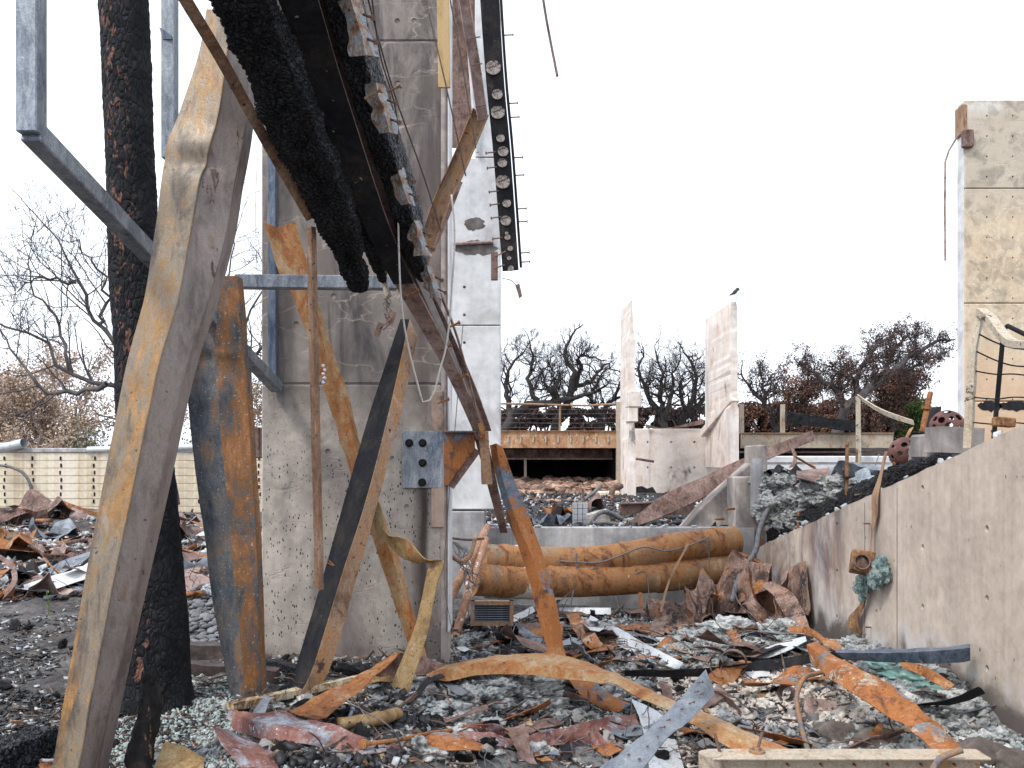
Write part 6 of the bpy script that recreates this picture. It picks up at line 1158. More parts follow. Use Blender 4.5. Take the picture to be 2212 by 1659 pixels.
# ---------------------------------------------------------------- terrace clutter behind the low wall
for lab, u, v, y, r, mt in (('orange crumpled sheet on the terrace before the rubble stones', 1215, 1100, 16, .35, 'rust_orange'), ('dark crumpled sheet on the terrace edge', 1190, 1120, 14.5, .3, 'steel_soot'), ('dark folded sheet lying beside the white block', 1225, 1125, 14, .22, 'galv_slate'), ('grey folded sheet beyond the low wall', 1165, 1128, 13.5, .22, 'galv_slate'), ('brown flap leaning beside the low kerb', 1270, 1085, 18, .4, 'rust_brown')):
    p = P(u, v, y); p.z = .70; fold('terrace_scrap', lab, p, r, mt, len(lab) * 1.37, stand=1.0)
mb = MB()
e = empty('tiled_block', P(1250, 1140, 13.6), 'white cracked tile-faced block standing on the low wall', 'block')
for i in range(3):
    for j in range(4): obj('tile', MB().box(P(1242 + i * 11, 1092 + j * 12.5, 13.6) + Vector((.0, .01 * nz((i, j, 0), 3.3), 0)), (.072, .05, .083), Matrix.Rotation(.06 * nz((i, j, 5), 3.1), 3, 'Y')), 'concrete_white', e, bevel=.004)
obj('core', MB().bb(P(1238, 0, 13.6).x, P(1268, 0, 13.6).x, 13.62, 13.8, .68, P(0, 1086, 13.6).z), 'concrete_sooty', e)
obj('plaster_slab', MB().box(P(1292, 1118, 13.4), (.34, .12, .2), Matrix.Rotation(-.25, 3, 'Y')), 'plaster', None, 'broken white slab leaning beside the tiled block', 'slab', bevel=.02)
obj('low_plinth', MB().bb(P(1120, 0, 22).x, P(1300, 0, 22).x, 22, 22.4, .6, P(0, 1068, 22).z), 'rust_tan', None, 'rust-stained boulder-like plinth in front of the rubble stones', 'plinth', bevel=.05)
bpy.data.objects['low_plinth'].scale = (.55, 1, .55)
obj('terrace_girder', sweep([P(1340, 1120, 16), P(1500, 1112, 16.5)], sec_I(.2, .28, .02), n=2, smooth_path=False), 'rust_brown', None, 'level brown girder lying on the terrace behind the slanting plate', 'girder')
wire('grey hose arching on the terrace beside the fin foot', [P(1275, 1135, 13.2), P(1290, 1112, 13.2), P(1312, 1106, 13.3), P(1345, 1122, 13.4)], .035, 'cable', 'grey_hose', 'hose'); wire('grey hose lying level on the low wall', [P(1280, 1130, 13.0), P(1310, 1129, 13), P(1340, 1134, 13)], .035, 'cable', 'grey_hose', 'hose')
wire('thin rod standing up from the terrace rubble', [P(1262, 1090, 17), P(1258, 1055, 17)], .03, 'rust_brown', 'standing_rod', 'rod')
wire('looped black pipe leaning on the low kerb', [P(1240, 1095, 18), P(1262, 1080, 18), P(1285, 1062, 18), P(1298, 1048, 18.2)], .04, 'cable', 'looped_pipe', 'pipe'); wire('rust pipe elbow sticking out beside the slender fin', [P(1320, 1070, 25.5), P(1326, 1055, 25.5), P(1342, 1050, 25.8)], .09, 'rust_brown', 'pipe_elbow', 'pipe')

# small bent scraps strewn over the pile and the left field
HUE = {'rust_orange': 'orange rusted', 'rust_brown': 'dark brown', 'rust_tan': 'tan rusted', 'rust_tan2': 'ochre', 'galv_slate': 'slate grey', 'galv_pale': 'pale galvanised', 'steel_soot': 'soot-black', 'maroon': 'maroon', 'rust_slate2': 'orange and cream', 'rust_purple': 'mauve-brown', 'rust_olive': 'olive-brown', 'concrete_white': 'white', 'wreck': 'rust-blotched'}
def scraps(n, box, s0, s1, mats, name, label, group, seed):
    rnd = random.Random(seed)
    for k in range(n):
        p = hit(rnd.uniform(box[0], box[1]), rnd.uniform(box[2], box[3]))
        if p.x > WX - .2 or (p.y > CY - .2 and -2.4 < p.x < -.4 and p.y < 8.5) or (p.y > 11.9 and p.x > -1.2): continue
        L = s0 * (s1 / s0) ** rnd.random(); wd = L * rnd.uniform(.06, .22); a = rnd.uniform(0, 6.28); d = Vector((math.cos(a), math.sin(a), 0)); q = Vector((-d.y, d.x, 0)); st = []; el = rnd.uniform(0, .45) * (rnd.random() < .5)
        for i in range(4):
            t = i / 3 - .5; c = p + d * L * t + Vector((0, 0, .03 + L * el * (t + .5) + L * rnd.uniform(0, .08))) + q * L * rnd.uniform(-.06, .06); tw = rnd.uniform(-.7, .7)
            st.append([c - q * wd * math.cos(tw) - Vector((0, 0, wd * math.sin(tw) * .7)), c + Vector((0, 0, wd * .35 * rnd.uniform(-1, 1))), c + q * wd * math.cos(tw) + Vector((0, 0, wd * math.sin(tw) * .7))])
        mt = rnd.choice(mats); obj(name, sheet(st, 16, 2, .005, L * .012, 6 / L * .4, k + seed, edge=L * .02), mt, None, label.replace('metal', HUE[mt] + ' metal'), 'scrap metal', group, smooth=35)
scraps(95, (980, 1760, 1330, 1440), .18, .8, ['rust_orange', 'rust_brown', 'rust_tan', 'galv_slate', 'rust_brown', 'steel_soot', 'galv_pale'], 'bent_scrap', 'bent metal scrap lying in the wool and ash below the ducts', 'metal scraps below the ducts', 500)
scraps(75, (560, 2150, 1450, 1655), .10, .36, ['rust_orange', 'rust_brown', 'rust_brown', 'galv_slate', 'steel_soot', 'rust_olive'], 'bent_scrap', 'small bent metal scrap lying in the front debris', 'metal scraps in the front debris', 700)
scraps(70, (-20, 560, 1115, 1290), .35, 1.5, ['rust_orange', 'rust_brown', 'rust_purple', 'rust_tan', 'galv_slate', 'steel_soot', 'concrete_white'], 'bent_scrap', 'bent metal scrap lying in the left rubble field', 'metal scraps in the left field', 900)

# tangled thin wires over the pile (nobody could count them)
def wiretangle(name, label, boxes, r, mat, seed):
    rnd = random.Random(seed); mb = MB()
    for (u0, u1, v0, v1, n, L0) in boxes:
        for k in range(n):
            p = hit(rnd.uniform(u0, u1), rnd.uniform(v0, v1)); a = rnd.uniform(0, 6.28); L = L0 * rnd.uniform(.4, 1.4); pts = [p + Vector((0, 0, .02))]; d = Vector((math.cos(a), math.sin(a), rnd.uniform(0, .5)))
            if p.x > WX - .3 or (p.y > CY - .2 and -2.4 < p.x < -.4 and p.y < 8.5) or (p.y > 11.8 and p.x > -1.2): continue
            for i in range(8):
                d = (d + Vector((rnd.gauss(0, .35), rnd.gauss(0, .35), rnd.gauss(-.06, .25)))).normalized(); q = pts[-1] + d * L / 8; q.z = max(q.z, gz(q.x, q.y) + .01); q.x = min(q.x, WX - .03); pts.append(q)
            mb.tube([Vector(q) for q in cat([list(q) for q in pts], 16)], r * rnd.uniform(.7, 1.5), 4)
    obj(name, mb, mat, None, label, 'wires', None, 'stuff', smooth='all')
wiretangle('rusty_wires', 'tangle of thin rusty wires across the pile', [(980, 1760, 1335, 1440, 90, .6), (560, 2150, 1450, 1655, 110, .4), (-20, 560, 1120, 1290, 60, 1.2)], .0045, 'rust_brown', 31)
wiretangle('dark_wires', 'tangle of thin burnt dark wires across the pile', [(980, 1760, 1335, 1440, 70, .6), (560, 2150, 1450, 1655, 80, .4), (-20, 560, 1120, 1290, 40, 1.2)], .0045, 'cable', 37)

scraps(26, (900, 2050, 1455, 1640), .3, .75, ['rust_orange', 'rust_brown', 'rust_tan2', 'galv_slate', 'galv_slate', 'steel_soot', 'rust_brown', 'rust_slate2'], 'bent_strip', 'long bent metal strip lying across the front debris', 'long strips in the front debris', 1300)
# stair wreck clutter
rw = random.Random(77)
for k in range(34):
    y = rw.uniform(7.6, 12.0); x = rw.uniform(3.75, 4.9); c = Vector((x, y, wtop(y) - .05)); L = rw.uniform(.2, .75); a = rw.uniform(0, 6.28); d = Vector((math.cos(a), math.sin(a), rw.uniform(-.1, .6))).normalized(); q = d.cross(Vector((0, 0, 1))).normalized(); wd = L * rw.uniform(.05, .2); st = []
    for i in range(4): t = i / 3; m_ = c + d * L * t + Vector((0, 0, .05)) + q * rw.uniform(-.04, .04); st.append([m_ - q * wd, m_ + Vector((0, 0, wd * rw.uniform(-.5, .5))), m_ + q * wd])
    obj('bent_scrap', sheet(st, 14, 2, .006, L * .015, 4, k + 60, edge=L * .02), (mt := rw.choice(['rust_brown', 'wreck', 'steel_soot', 'rust_tan', 'galv_slate', 'rust_orange'])), None, 'bent ' + HUE[mt] + ' metal scrap tangled in the burnt stair wreck', 'scrap metal', 'metal scraps in the stair wreck', smooth=35)
for k in range(14):
    y = rw.uniform(7.8, 12.0); x = rw.uniform(3.75, 4.8); p0 = Vector((x, y, wtop(y) - .05)); d = Vector((rw.uniform(-.6, .6), rw.uniform(-.6, .6), rw.uniform(.1, .8))).normalized()
    obj('loose_rod', MB().tube([p0, p0 + d * rw.uniform(.4, 1.1)], rw.uniform(.006, .016), 6), rw.choice(['rust_brown', 'rust_tan3', 'cable']), None, 'loose rod sticking out of the burnt stair wreck', 'rod', 'loose rods in the stair wreck')
# ---------------------------------------------------------------- trees
obj('rear_bank', MB().bb(-9, 60, 38.3, 75, -.5, 2.6), 'soil', kind='structure')
def tree(name, label, base, height, seed, r0=.22, lean=(0, 0), levels=5, kids=(3, 3, 3, 3, 2), spread=.75, wander=.35, gnarl=.25, bark='twig', leaf=None, leaves=0, leafsize=.12, trunk_frac=.28, up=.15, target=None, group=None, minr=.006, decay=.72):
    rnd = random.Random(seed); mb = MB(); tips = []
    def rv(): return Vector((rnd.gauss(0, 1), rnd.gauss(0, 1), rnd.gauss(0, 1)))
    def branch(p, d, L, r, lv):
        n = 7 if lv < 2 else 5 if lv < 4 else 3; pts = [Vector(p)]; rs = [r]; dd = Vector(d)
        for i in range(n):
            dd = (dd + rv() * gnarl * (.6 + .5 * (lv > 0)) + Vector((lean[0] * .12, lean[1] * .12, up))).normalized(); pts.append(pts[-1] + dd * L / n); rs.append(max(minr * .6, r * (1 - (.42 if lv < levels - 1 else .7) * (i + 1) / n)))
        mb.tube(pts, rs, 8 if lv == 0 else 6 if lv == 1 else 4 if lv < 4 else 3, caps=False)
        if lv >= levels - 1: tips.append((pts[-1], dd)); tips.append((pts[len(pts) // 2], dd)); return
        k = kids[min(lv, len(kids) - 1)]
        for c in range(k):
            i = n if c == 0 else rnd.randint(max(1, n // 2 if lv == 0 else 1), n); q = pts[i]
            ax = rv(); ax = (ax - dd * ax.dot(dd)).normalized(); nd = (dd + ax * spread * rnd.uniform(.6, 1.35) * (.5 if c == 0 else 1)).normalized()
            branch(q, nd, L * decay * rnd.uniform(.75, 1.2), max(minr, rs[i] * (.78 if c == 0 else .62)), lv + 1)
    d0 = Vector((lean[0], lean[1], 1)).normalized(); branch(Vector(base), d0, height * trunk_frac, r0, 0)
    zt = max(v[2] for v in mb.v); s_ = height / max(.1, zt - base[2])
    B = Vector(base); mb.v = [tuple(B + (Vector(v) - B) * s_) for v in mb.v]; tips = [(B + (p - B) * s_, d) for p, d in tips]
    e = empty(name, base, label, 'tree', group); obj('trunk', mb, bark, e, smooth='all')
    if leaf and leaves:
        V = []; Fc = []
        for i in range(leaves):
            p, d = tips[rnd.randrange(len(tips))]; c = p + rv() * leafsize * 2.2; a = rv().normalized() * leafsize * rnd.uniform(.5, 1); b = rv(); b = (b - a * b.dot(a) / a.length_squared).normalized() * leafsize * .4
            n = len(V); V += [c - a, c + b, c + a, c - b]; Fc.append((n, n + 1, n + 2, n + 3))
        m2 = MB(); m2.v = [tuple(v) for v in V]; m2.f = Fc; obj('crown', m2, leaf, e)
    return e
rb = 2.5
def TR(u, y, v_top, **k): b = Vector(((u - CU) * y / F, y, k.pop('z', rb))); return b, EYE + (HV - v_top) * y / F - b.z
def limb_tree(name, label, y, limbs, seed, bark='twig', leaf=None, leaves=0, leafsize=.07, L0=1.3, lv=4, dens=2.2, group='burnt trees behind the terrace', gn=.28, up=.12, bias=(0, 0)):
    """limbs: (root radius, waypoints in pixels at this depth); finer branches grow from them"""
    rnd = random.Random(seed); mb = MB(); tips = []
    def rv(): return Vector((rnd.gauss(0, 1), rnd.gauss(0, 1), rnd.gauss(0, 1)))
    def br(p, d, L, r, l):
        n = 5 if l > 1 else 4; pts = [p]; rs = [r]; dd = d
        for i in range(n): dd = (dd + rv() * gn + Vector((bias[0], 0, up + bias[1]))).normalized(); pts.append(pts[-1] + dd * L / n); rs.append(max(.005, r * (1 - .6 * (i + 1) / n)))
        mb.tube(pts, rs, 4 if l > 1 else 3, caps=False); tips.append(pts[-1]); tips.append(pts[-2])
        if l <= 1: return
        for k in range(rnd.randint(2, 4)):
            i = rnd.randint(1, n); ax = rv(); ax = (ax - dd * ax.dot(dd)).normalized(); br(pts[i], (dd * .8 + ax * rnd.uniform(.5, 1.1)).normalized(), L * rnd.uniform(.5, .8), max(.007, rs[i] * .6), l - 1)
    b0 = None
    for (r, wp) in limbs:
        dy_ = rnd.uniform(-.6, .6); pts = [Vector(q) for q in cat([list(P(u, v, y + dy_ * min(1, i / 2))) for i, (u, v) in enumerate(wp)], 14)]
        pts = [q + rv() * .05 * (i > 0) for i, q in enumerate(pts)]; rs = [max(.015, r * (1 - .75 * i / 13)) for i in range(14)]; mb.tube(pts, rs, 7, caps=False)
        if b0 is None: b0 = pts[0]
        for i in range(3, 14):
            for _ in range(int(dens) + (rnd.random() < dens % 1)):
                d = (pts[i] - pts[i - 1]).normalized(); ax = rv(); ax = (ax - d * ax.dot(d)).normalized(); f = .55 + .6 * (1 - i / 14); br(pts[i], (d * .6 + ax).normalized(), L0 * f * rnd.uniform(.6, 1.3), min(rs[i] * .5, .045), lv - 1)
        br(pts[-1], (pts[-1] - pts[-2]).normalized(), L0 * .8, rs[-1], lv - 1)
    e = empty(name, (b0.x, b0.y, rb if y > 35 else 0), label, 'tree', group); obj('trunk', mb, bark, e, smooth='all')
    if leaf:
        V = []; Fc = []
        for i in range(leaves):
            c = tips[rnd.randrange(len(tips))] + rv() * leafsize * 1.5; a = rv().normalized() * leafsize * rnd.uniform(.5, 1); b = rv(); b = (b - a * b.dot(a) / a.length_squared).normalized() * leafsize * .42
            n = len(V); V += [c - a, c + b, c + a, c - b]; Fc.append((n, n + 1, n + 2, n + 3))
        m2 = MB(); m2.v = [tuple(v) for v in V]; m2.f = Fc; obj('crown', m2, leaf, e)
B_ = 965
limb_tree('burnt_tree', 'gnarled bare burnt tree with a thick low limb behind the railing', 40, [(.30, [(1075, B_), (1105, 900), (1160, 872), (1225, 862), (1275, 850)]), (.16, [(1105, 900), (1092, 850), (1098, 800), (1125, 762)]), (.14, [(1160, 872), (1140, 820), (1150, 780), (1145, 748)]), (.12, [(1200, 866), (1180, 830), (1172, 795)])], 3, L0=1.25, lv=5, dens=1.3)
limb_tree('burnt_tree', 'tall twisted black tree with a crooked top behind the railing', 41, [(.24, [(1190, B_), (1205, 905), (1232, 850), (1235, 805), (1222, 770), (1228, 735)]), (.15, [(1234, 850), (1255, 800), (1248, 772), (1282, 770)]), (.13, [(1235, 840), (1275, 822), (1305, 790), (1325, 800)]), (.12, [(1215, 885), (1200, 840), (1195, 800)])], 14, L0=1.25, lv=5, dens=1.3)
limb_tree('burnt_tree', 'low bare burnt tree beside the slender fin', 42, [(.2, [(1300, B_), (1295, 900), (1275, 860), (1290, 825)]), (.14, [(1296, 900), (1325, 860), (1345, 820)])], 21, L0=1.0, lv=5, dens=1.3)
limb_tree('burnt_tree', 'bushy bare burnt tree behind the panel wall next to the slender fin', 41, [(.22, [(1440, B_), (1430, 900), (1400, 860), (1385, 815), (1378, 785)]), (.16, [(1432, 900), (1425, 850), (1430, 805), (1420, 780)]), (.14, [(1435, 905), (1450, 860), (1455, 815), (1465, 782)])], 35, L0=1.25, lv=5, dens=1.5)
limb_tree('burnt_tree', 'dense burnt tree behind the panel wall next to the bird fin', 42, [(.22, [(1460, B_), (1480, 900), (1500, 850), (1500, 805), (1490, 775)]), (.16, [(1482, 900), (1520, 865), (1540, 825), (1535, 790)]), (.12, [(1480, 890), (1470, 840), (1480, 800)])], 41, L0=1.25, lv=5, dens=1.5)
limb_tree('burnt_tree', 'thin crooked burnt tree just beyond the bird fin', 41, [(.16, [(1690, B_), (1670, 905), (1648, 865), (1615, 835), (1603, 810)]), (.12, [(1655, 880), (1648, 840), (1640, 800)])], 55, L0=.9, lv=4, leaf='leaf_scorch', leaves=1500, leafsize=.06)
limb_tree('burnt_tree', 'short scorched tree between the bird fin and the wind-swept tree', 43, [(.16, [(1735, B_), (1720, 900), (1700, 860), (1690, 840)]), (.12, [(1722, 900), (1745, 860), (1750, 840)])], 59, L0=1.0, lv=4, leaf='leaf_rust', leaves=5000, leafsize=.08)
limb_tree('burnt_tree', 'wind-swept tree with sparse scorched leaves leaning right over the far deck', 40, [(.30, [(1800, B_), (1812, 915), (1835, 875), (1880, 840), (1930, 800), (1985, 760), (2025, 738)]), (.18, [(1830, 880), (1800, 840), (1765, 815), (1725, 785)]), (.18, [(1850, 865), (1850, 815), (1880, 770), (1905, 735)]), (.15, [(1900, 825), (1925, 770), (1950, 735), (1975, 725)]), (.14, [(1825, 880), (1815, 820), (1815, 790)]), (.12, [(1920, 808), (1970, 795), (2010, 775)])], 66, 'twig_grey', 'leaf_scorch', 22000, .055, L0=1.0, lv=4, dens=2.0, up=.06)
limb_tree('burnt_tree', 'scorched pinkish-brown tree beside the green shrub', 43, [(.16, [(1925, B_), (1925, 900), (1915, 860), (1905, 825)]), (.12, [(1925, 900), (1950, 860), (1955, 830)])], 71, L0=1.1, lv=4, leaf='leaf_rust', leaves=9000, leafsize=.085)
b, h = TR(1985, 44, 868); tree('green_shrub', 'small surviving green shrub at the edge of the scorched trees', b, h, 81, .12, levels=5, kids=(4, 4, 3, 3), leaf='leaf_green', leaves=3500, leafsize=.10)
# scorched hedge behind the railings
def hedge(u0, u1, y, vt, seed, lab, leaf='leaf_scorch', nl=15000):
    rnd = random.Random(seed); e = empty('scorched_hedge', P((u0 + u1) / 2, 960, y), lab, 'hedge', 'scorched hedge behind the terrace'); mb = MB(); V = []; Fc = []
    for k in range(26):
        x = (rnd.uniform(u0, u1) - CU) * y / F; yy = y + rnd.uniform(-.8, .8); p = Vector((x, yy, rb - .1)); pts = [p]; d = Vector((rnd.gauss(0, .25), rnd.gauss(0, .2), 1)); zt = EYE + (HV - vt) * y / F
        for i in range(6): d = (d + Vector((rnd.gauss(0, .25), rnd.gauss(0, .25), .1))).normalized(); pts.append(pts[-1] + d * (zt - rb) / 6 * rnd.uniform(.7, 1.1))
        mb.tube(pts, [.09 * (1 - i / 8) for i in range(7)], 5, caps=False)
    obj('stems', mb, 'twig', e, smooth='all')
    for k in range(nl):
        x = (rnd.uniform(u0, u1) - CU) * y / F; t = rnd.random() ** .85; z = rb + (EYE + (HV - vt) * y / F - rb) * (t * (.85 + .25 * nz((x, 0, seed), .6)))
        if nz((x, z, seed), 1.6) < -.22: continue
        c = Vector((x, y + rnd.uniform(-1, 1), z)); a = Vector((rnd.gauss(0, 1), rnd.gauss(0, 1), rnd.gauss(0, 1))).normalized() * rnd.uniform(.06, .15); b_ = Vector((rnd.gauss(0, 1), rnd.gauss(0, 1), rnd.gauss(0, 1))); b_ = (b_ - a * b_.dot(a) / a.length_squared).normalized() * a.length * .45
        n = len(V); V += [c - a, c + b_, c + a, c - b_]; Fc.append((n, n + 1, n + 2, n + 3))
    m2 = MB(); m2.v = [tuple(v) for v in V]; m2.f = Fc; obj('foliage', m2, leaf, e)
for a, b_, vt, lab, lf in ((1070, 1350, 868, 'dark scorched hedge behind the balcony railing', 'leaf_scorch'), (1350, 1600, 862, 'dark scorched hedge above the panel wall', 'leaf_scorch'), (1590, 1790, 858, 'purplish scorched hedge right of the bird fin', 'leaf_rust'), (1780, 1990, 850, 'brown scorched hedge under the wind-swept tree', 'leaf_rust')): hedge(a, b_, 46, vt, int(a), lab, lf)

# left: bare dark tree close by, pale-barked trees with browned leaves beyond the rear wall
limb_tree('bare_tree', 'large bare dark tree spreading thin branches behind the blackened trunk', 22, [(.11, [(380, 1090), (350, 960), (290, 860), (230, 830), (150, 800), (90, 745), (20, 700)]), (.075, [(290, 860), (262, 780), (215, 700), (165, 610), (150, 540), (110, 500)]), (.07, [(230, 830), (170, 850), (100, 842), (60, 800), (0, 720)]), (.05, [(215, 700), (225, 620), (190, 560), (170, 520)]), (.045, [(165, 610), (100, 600), (40, 620)]), (.05, [(150, 800), (120, 690), (75, 620), (60, 560)])], 104, 'twig_grey', L0=1.7, lv=4, dens=1.1, group='bare trees behind the trunk', gn=.15, up=.08)
limb_tree('bare_tree', 'slender bare tree seen between the mottled leg and column', 24, [(.08, [(470, 1090), (500, 900), (505, 760), (545, 660), (575, 600)]), (.05, [(505, 780), (480, 700), (490, 620), (510, 500)]), (.08, [(510, 800), (560, 760), (580, 730)])], 118, 'twig_grey', L0=1.5, lv=4, dens=.9, group='bare trees behind the trunk', gn=.15, up=.08)
for k, (lab, u, y, vt, ln, lv) in enumerate((('pale-barked tree with browned leaves at the rear wall end', 20, 37, 735, (.2, 0), 5200), ('leaning pale-barked tree with browned leaves behind the rear wall', 130, 38, 760, (-.35, 0), 5200), ('thick pale-barked tree behind the tan leaning leg', 235, 40, 740, (-.15, 0), 5200), ('pale-barked tree behind the mottled leg', 440, 38, 800, (.1, 0), 4200), ('pale-barked tree glimpsed beside the column edge', 560, 42, 780, (.1, 0), 4200), ('pale-barked tree far left beyond the open pipe', -90, 40, 780, (.2, 0), 3500))):
    b, h = TR(u, y, vt, z=-.1); tree('eucalyptus_tree', lab, b, h, 200 + k * 7, .23, ln, 6, (3, 3, 3, 3, 3), .65, .3, .26, 'euc_bark', 'leaf_brown' if k != 4 else 'leaf_dull', int(lv * 1.0), .10, .30, .12, group='pale-barked trees beyond the rear wall', minr=.012)
for k, (u, vt, lf) in enumerate(((30, 905, 'leaf_brown'), (110, 918, 'leaf_brown'), (190, 910, 'leaf_dull'), (440, 920, 'leaf_dull'), (300, 915, 'leaf_brown'))):
    b, h = TR(u, 34, vt, z=-.1); tree('browned_shrub', ('browned shrub below the open pipe', 'browned shrub over the rear wall middle', 'dull green shrub near the leaning leg', 'dull green shrub behind the mottled leg', 'browned shrub behind the blackened trunk')[k], b, h, 300 + k, .08, (0, 0), 5, (5, 4, 4, 3), .9, .3, .25, 'euc_bark', lf, 1900, .09, .3, group='shrubs beyond the rear wall', minr=.008)

# small bird on the fin
e = empty('small_bird', P(1588, 648, 26.1), 'small dark bird perched on the tall fin top', 'bird'); c = P(1588, 630, 26.1)
body = blob(c, .10, 3, .05, 1, 1, (.6, .6, 1.0)); bm_ = MB(); bm_.v = [tuple(Vector(c) + Matrix.Rotation(R(50), 3, 'Y') @ (Vector(v) - c)) for v in body.v]; bm_.f = body.f; bm_.add(blob(c + Vector((.07, 0, .07)), .055, 3, .03, 1, 2).v, blob(c, .055, 3, .03, 1, 2).f); bm_.tube([c + Vector((-.05, 0, -.05)), c + Vector((-.17, 0, -.11))], [.045, .02], 6); bm_.tube([c + Vector((.11, 0, .07)), c + Vector((.16, 0, .065))], [.018, .003], 6)
obj('body', bm_, 'bird_grey', e, smooth='all')
for s_ in (-.02, .03): obj('leg', MB().tube([c + Vector((s_, 0, -.05)), c + Vector((s_ + .01, 0, -.26))], .008, 5), 'bird_grey', e)
# ---------------------------------------------------------------- loose debris
def proj(u, v):
    u = np.asarray(u, float); v = np.asarray(v, float); z = np.full(u.shape, -.1); y = None
    for _ in range(12): y = (EYE - z) * F / (v - HV); x = (u - CU) * y / F; z = .5 * z + .5 * g(x, y)
    return x, y, g(x, y)
BOX = np.array([(a, b, c) for c in (-.5, .5) for b in (-.5, .5) for a in (-.5, .5)]); BF = np.array([(0, 2, 3, 1), (4, 5, 7, 6), (0, 1, 5, 4), (2, 6, 7, 3), (0, 4, 6, 2), (1, 3, 7, 5)])
def shards(x, y, z, size, flat, tilt, jit=.28, asp=1.0, lift=.3):
    n = len(x); J = BOX[None] * (1 + 0 * x[:, None, None]) + RNG.uniform(-jit, jit, (n, 8, 3)) * np.array([1, 1, .5]); sc = np.stack([size * RNG.uniform(.8, 1.4, n) * asp, size * RNG.uniform(.5, 1, n), size * flat * RNG.uniform(.6, 1.5, n)], 1)
    Vx = J * sc[:, None]; a = RNG.uniform(0, 6.283, n); tx = RNG.normal(0, tilt, n); ty = RNG.normal(0, tilt, n)
    ca, sa = np.cos(tx), np.sin(tx); Y_, Z_ = Vx[..., 1] * ca[:, None] - Vx[..., 2] * sa[:, None], Vx[..., 1] * sa[:, None] + Vx[..., 2] * ca[:, None]; X_ = Vx[..., 0]
    cb, sb = np.cos(ty), np.sin(ty); X2, Z2 = X_ * cb[:, None] + Z_ * sb[:, None], -X_ * sb[:, None] + Z_ * cb[:, None]
    cc, sc_ = np.cos(a), np.sin(a); X3, Y3 = X2 * cc[:, None] - Y_ * sc_[:, None], X2 * sc_[:, None] + Y_ * cc[:, None]
    W = np.stack([X3 + x[:, None], Y3 + y[:, None], Z2 + (z + size * flat * .5 + size * lift * RNG.uniform(0, 1, n))[:, None]], -1)
    return W.reshape(-1, 3), (BF[None] + (np.arange(n) * 8)[:, None, None]).reshape(-1, 4)
def stuff(name, label, cat_, mat, chunks):
    Vs, Fs, o = [], [], 0
    for V, Fq in chunks: Vs.append(V); Fs.append(Fq + o); o += len(V)
    V = np.concatenate(Vs); Fq = np.concatenate(Fs); me = bpy.data.meshes.new(name); me.vertices.add(len(V)); me.vertices.foreach_set('co', V.ravel()); me.loops.add(Fq.size); me.loops.foreach_set('vertex_index', Fq.ravel().astype(np.int32)); me.polygons.add(len(Fq)); me.polygons.foreach_set('loop_start', (np.arange(len(Fq)) * 4).astype(np.int32)); me.update(calc_edges=True)
    me.materials.append(MATS[mat]); ob = bpy.data.objects.new(name, me); C.objects.link(ob); tag(ob, label, cat_, None, 'stuff'); return ob
def zone(u0, u1, v0, v1, n, s0, s1, flat=.25, tilt=.5, clump=1.2, thr=-.3, asp=1.0, seed=0, lift=.3):
    u = RNG.uniform(u0, u1, n); v = v0 + (v1 - v0) * RNG.random(n); x, y, z = proj(u, v); k = (vn(x * clump + seed, y * clump - seed) + .5 * vn(x * clump * 3 + seed, y * clump * 3)) > thr
    k &= (x < WX - .03) & ~((x > P(560, 0, CY).x) & (x < P(972, 0, CY).x) & (y > CY) & (y < CY + .45)) & (y < 29.7) & ~((x > -.95) & (y > 12.2))
    x, y, z = x[k], y[k], z[k]; s = s0 * (s1 / s0) ** (RNG.random(len(x)) ** 1.9); return shards(x, y, z, s, flat, tilt, asp=asp, lift=lift)
stuff('ash_flakes', 'pale grey ash flakes scattered over the burnt ground', 'ash', 'ash_flake', [zone(540, 2212, 1420, 1662, 20000, .007, .05, .3, .6), zone(960, 1760, 1325, 1430, 4000, .01, .07, .3, .6), zone(-40, 560, 1105, 1290, 6500, .02, .16, .3, .5), zone(-20, 560, 1290, 1662, 5000, .005, .045, .15, .35, thr=-.15), zone(1500, 1920, 1430, 1640, 5000, .008, .05)])
stuff('glass_crumbs', 'greenish glass crumbs and flakes strewn around the trunk foot', 'glass crumbs', 'ash_green', [zone(230, 660, 1515, 1662, 6500, .006, .03, .4, .6, thr=-.4), zone(400, 620, 1440, 1530, 1600, .006, .03, .4), zone(900, 1400, 1470, 1600, 5500, .008, .04, .5, .8), zone(1900, 2200, 1480, 1650, 5000, .008, .045, .5, .8), zone(1450, 1760, 1360, 1440, 2500, .01, .06, .5, .8)])
stuff('charcoal_bits', 'black charcoal crumbs over the soil and pile', 'charcoal', 'coal_bits', [zone(540, 1250, 1440, 1662, 11000, .008, .07, .5, .7, thr=-.1), zone(-20, 420, 1330, 1662, 9000, .005, .035, .3, .5, thr=-.25), zone(1250, 1900, 1440, 1662, 5000, .008, .05, .5, .6, thr=.1, seed=7), zone(960, 1760, 1330, 1440, 2500, .012, .08, .5, .6, seed=4), zone(-20, 560, 1110, 1300, 2500, .02, .14, .4)])
stuff('plaster_crumbs', 'cream plaster crumbs spread in front of the side wall', 'plaster', 'plaster', [zone(1420, 1900, 1452, 1580, 9000, .008, .06, .4, .6, thr=-.5), zone(1300, 2100, 1560, 1662, 1800, .008, .05, .4, .6), zone(640, 1000, 1500, 1600, 1000, .008, .05, .4), zone(1000, 1500, 1560, 1662, 1500, .008, .05, .4), zone(-20, 560, 1130, 1230, 1500, .02, .14, .3)])
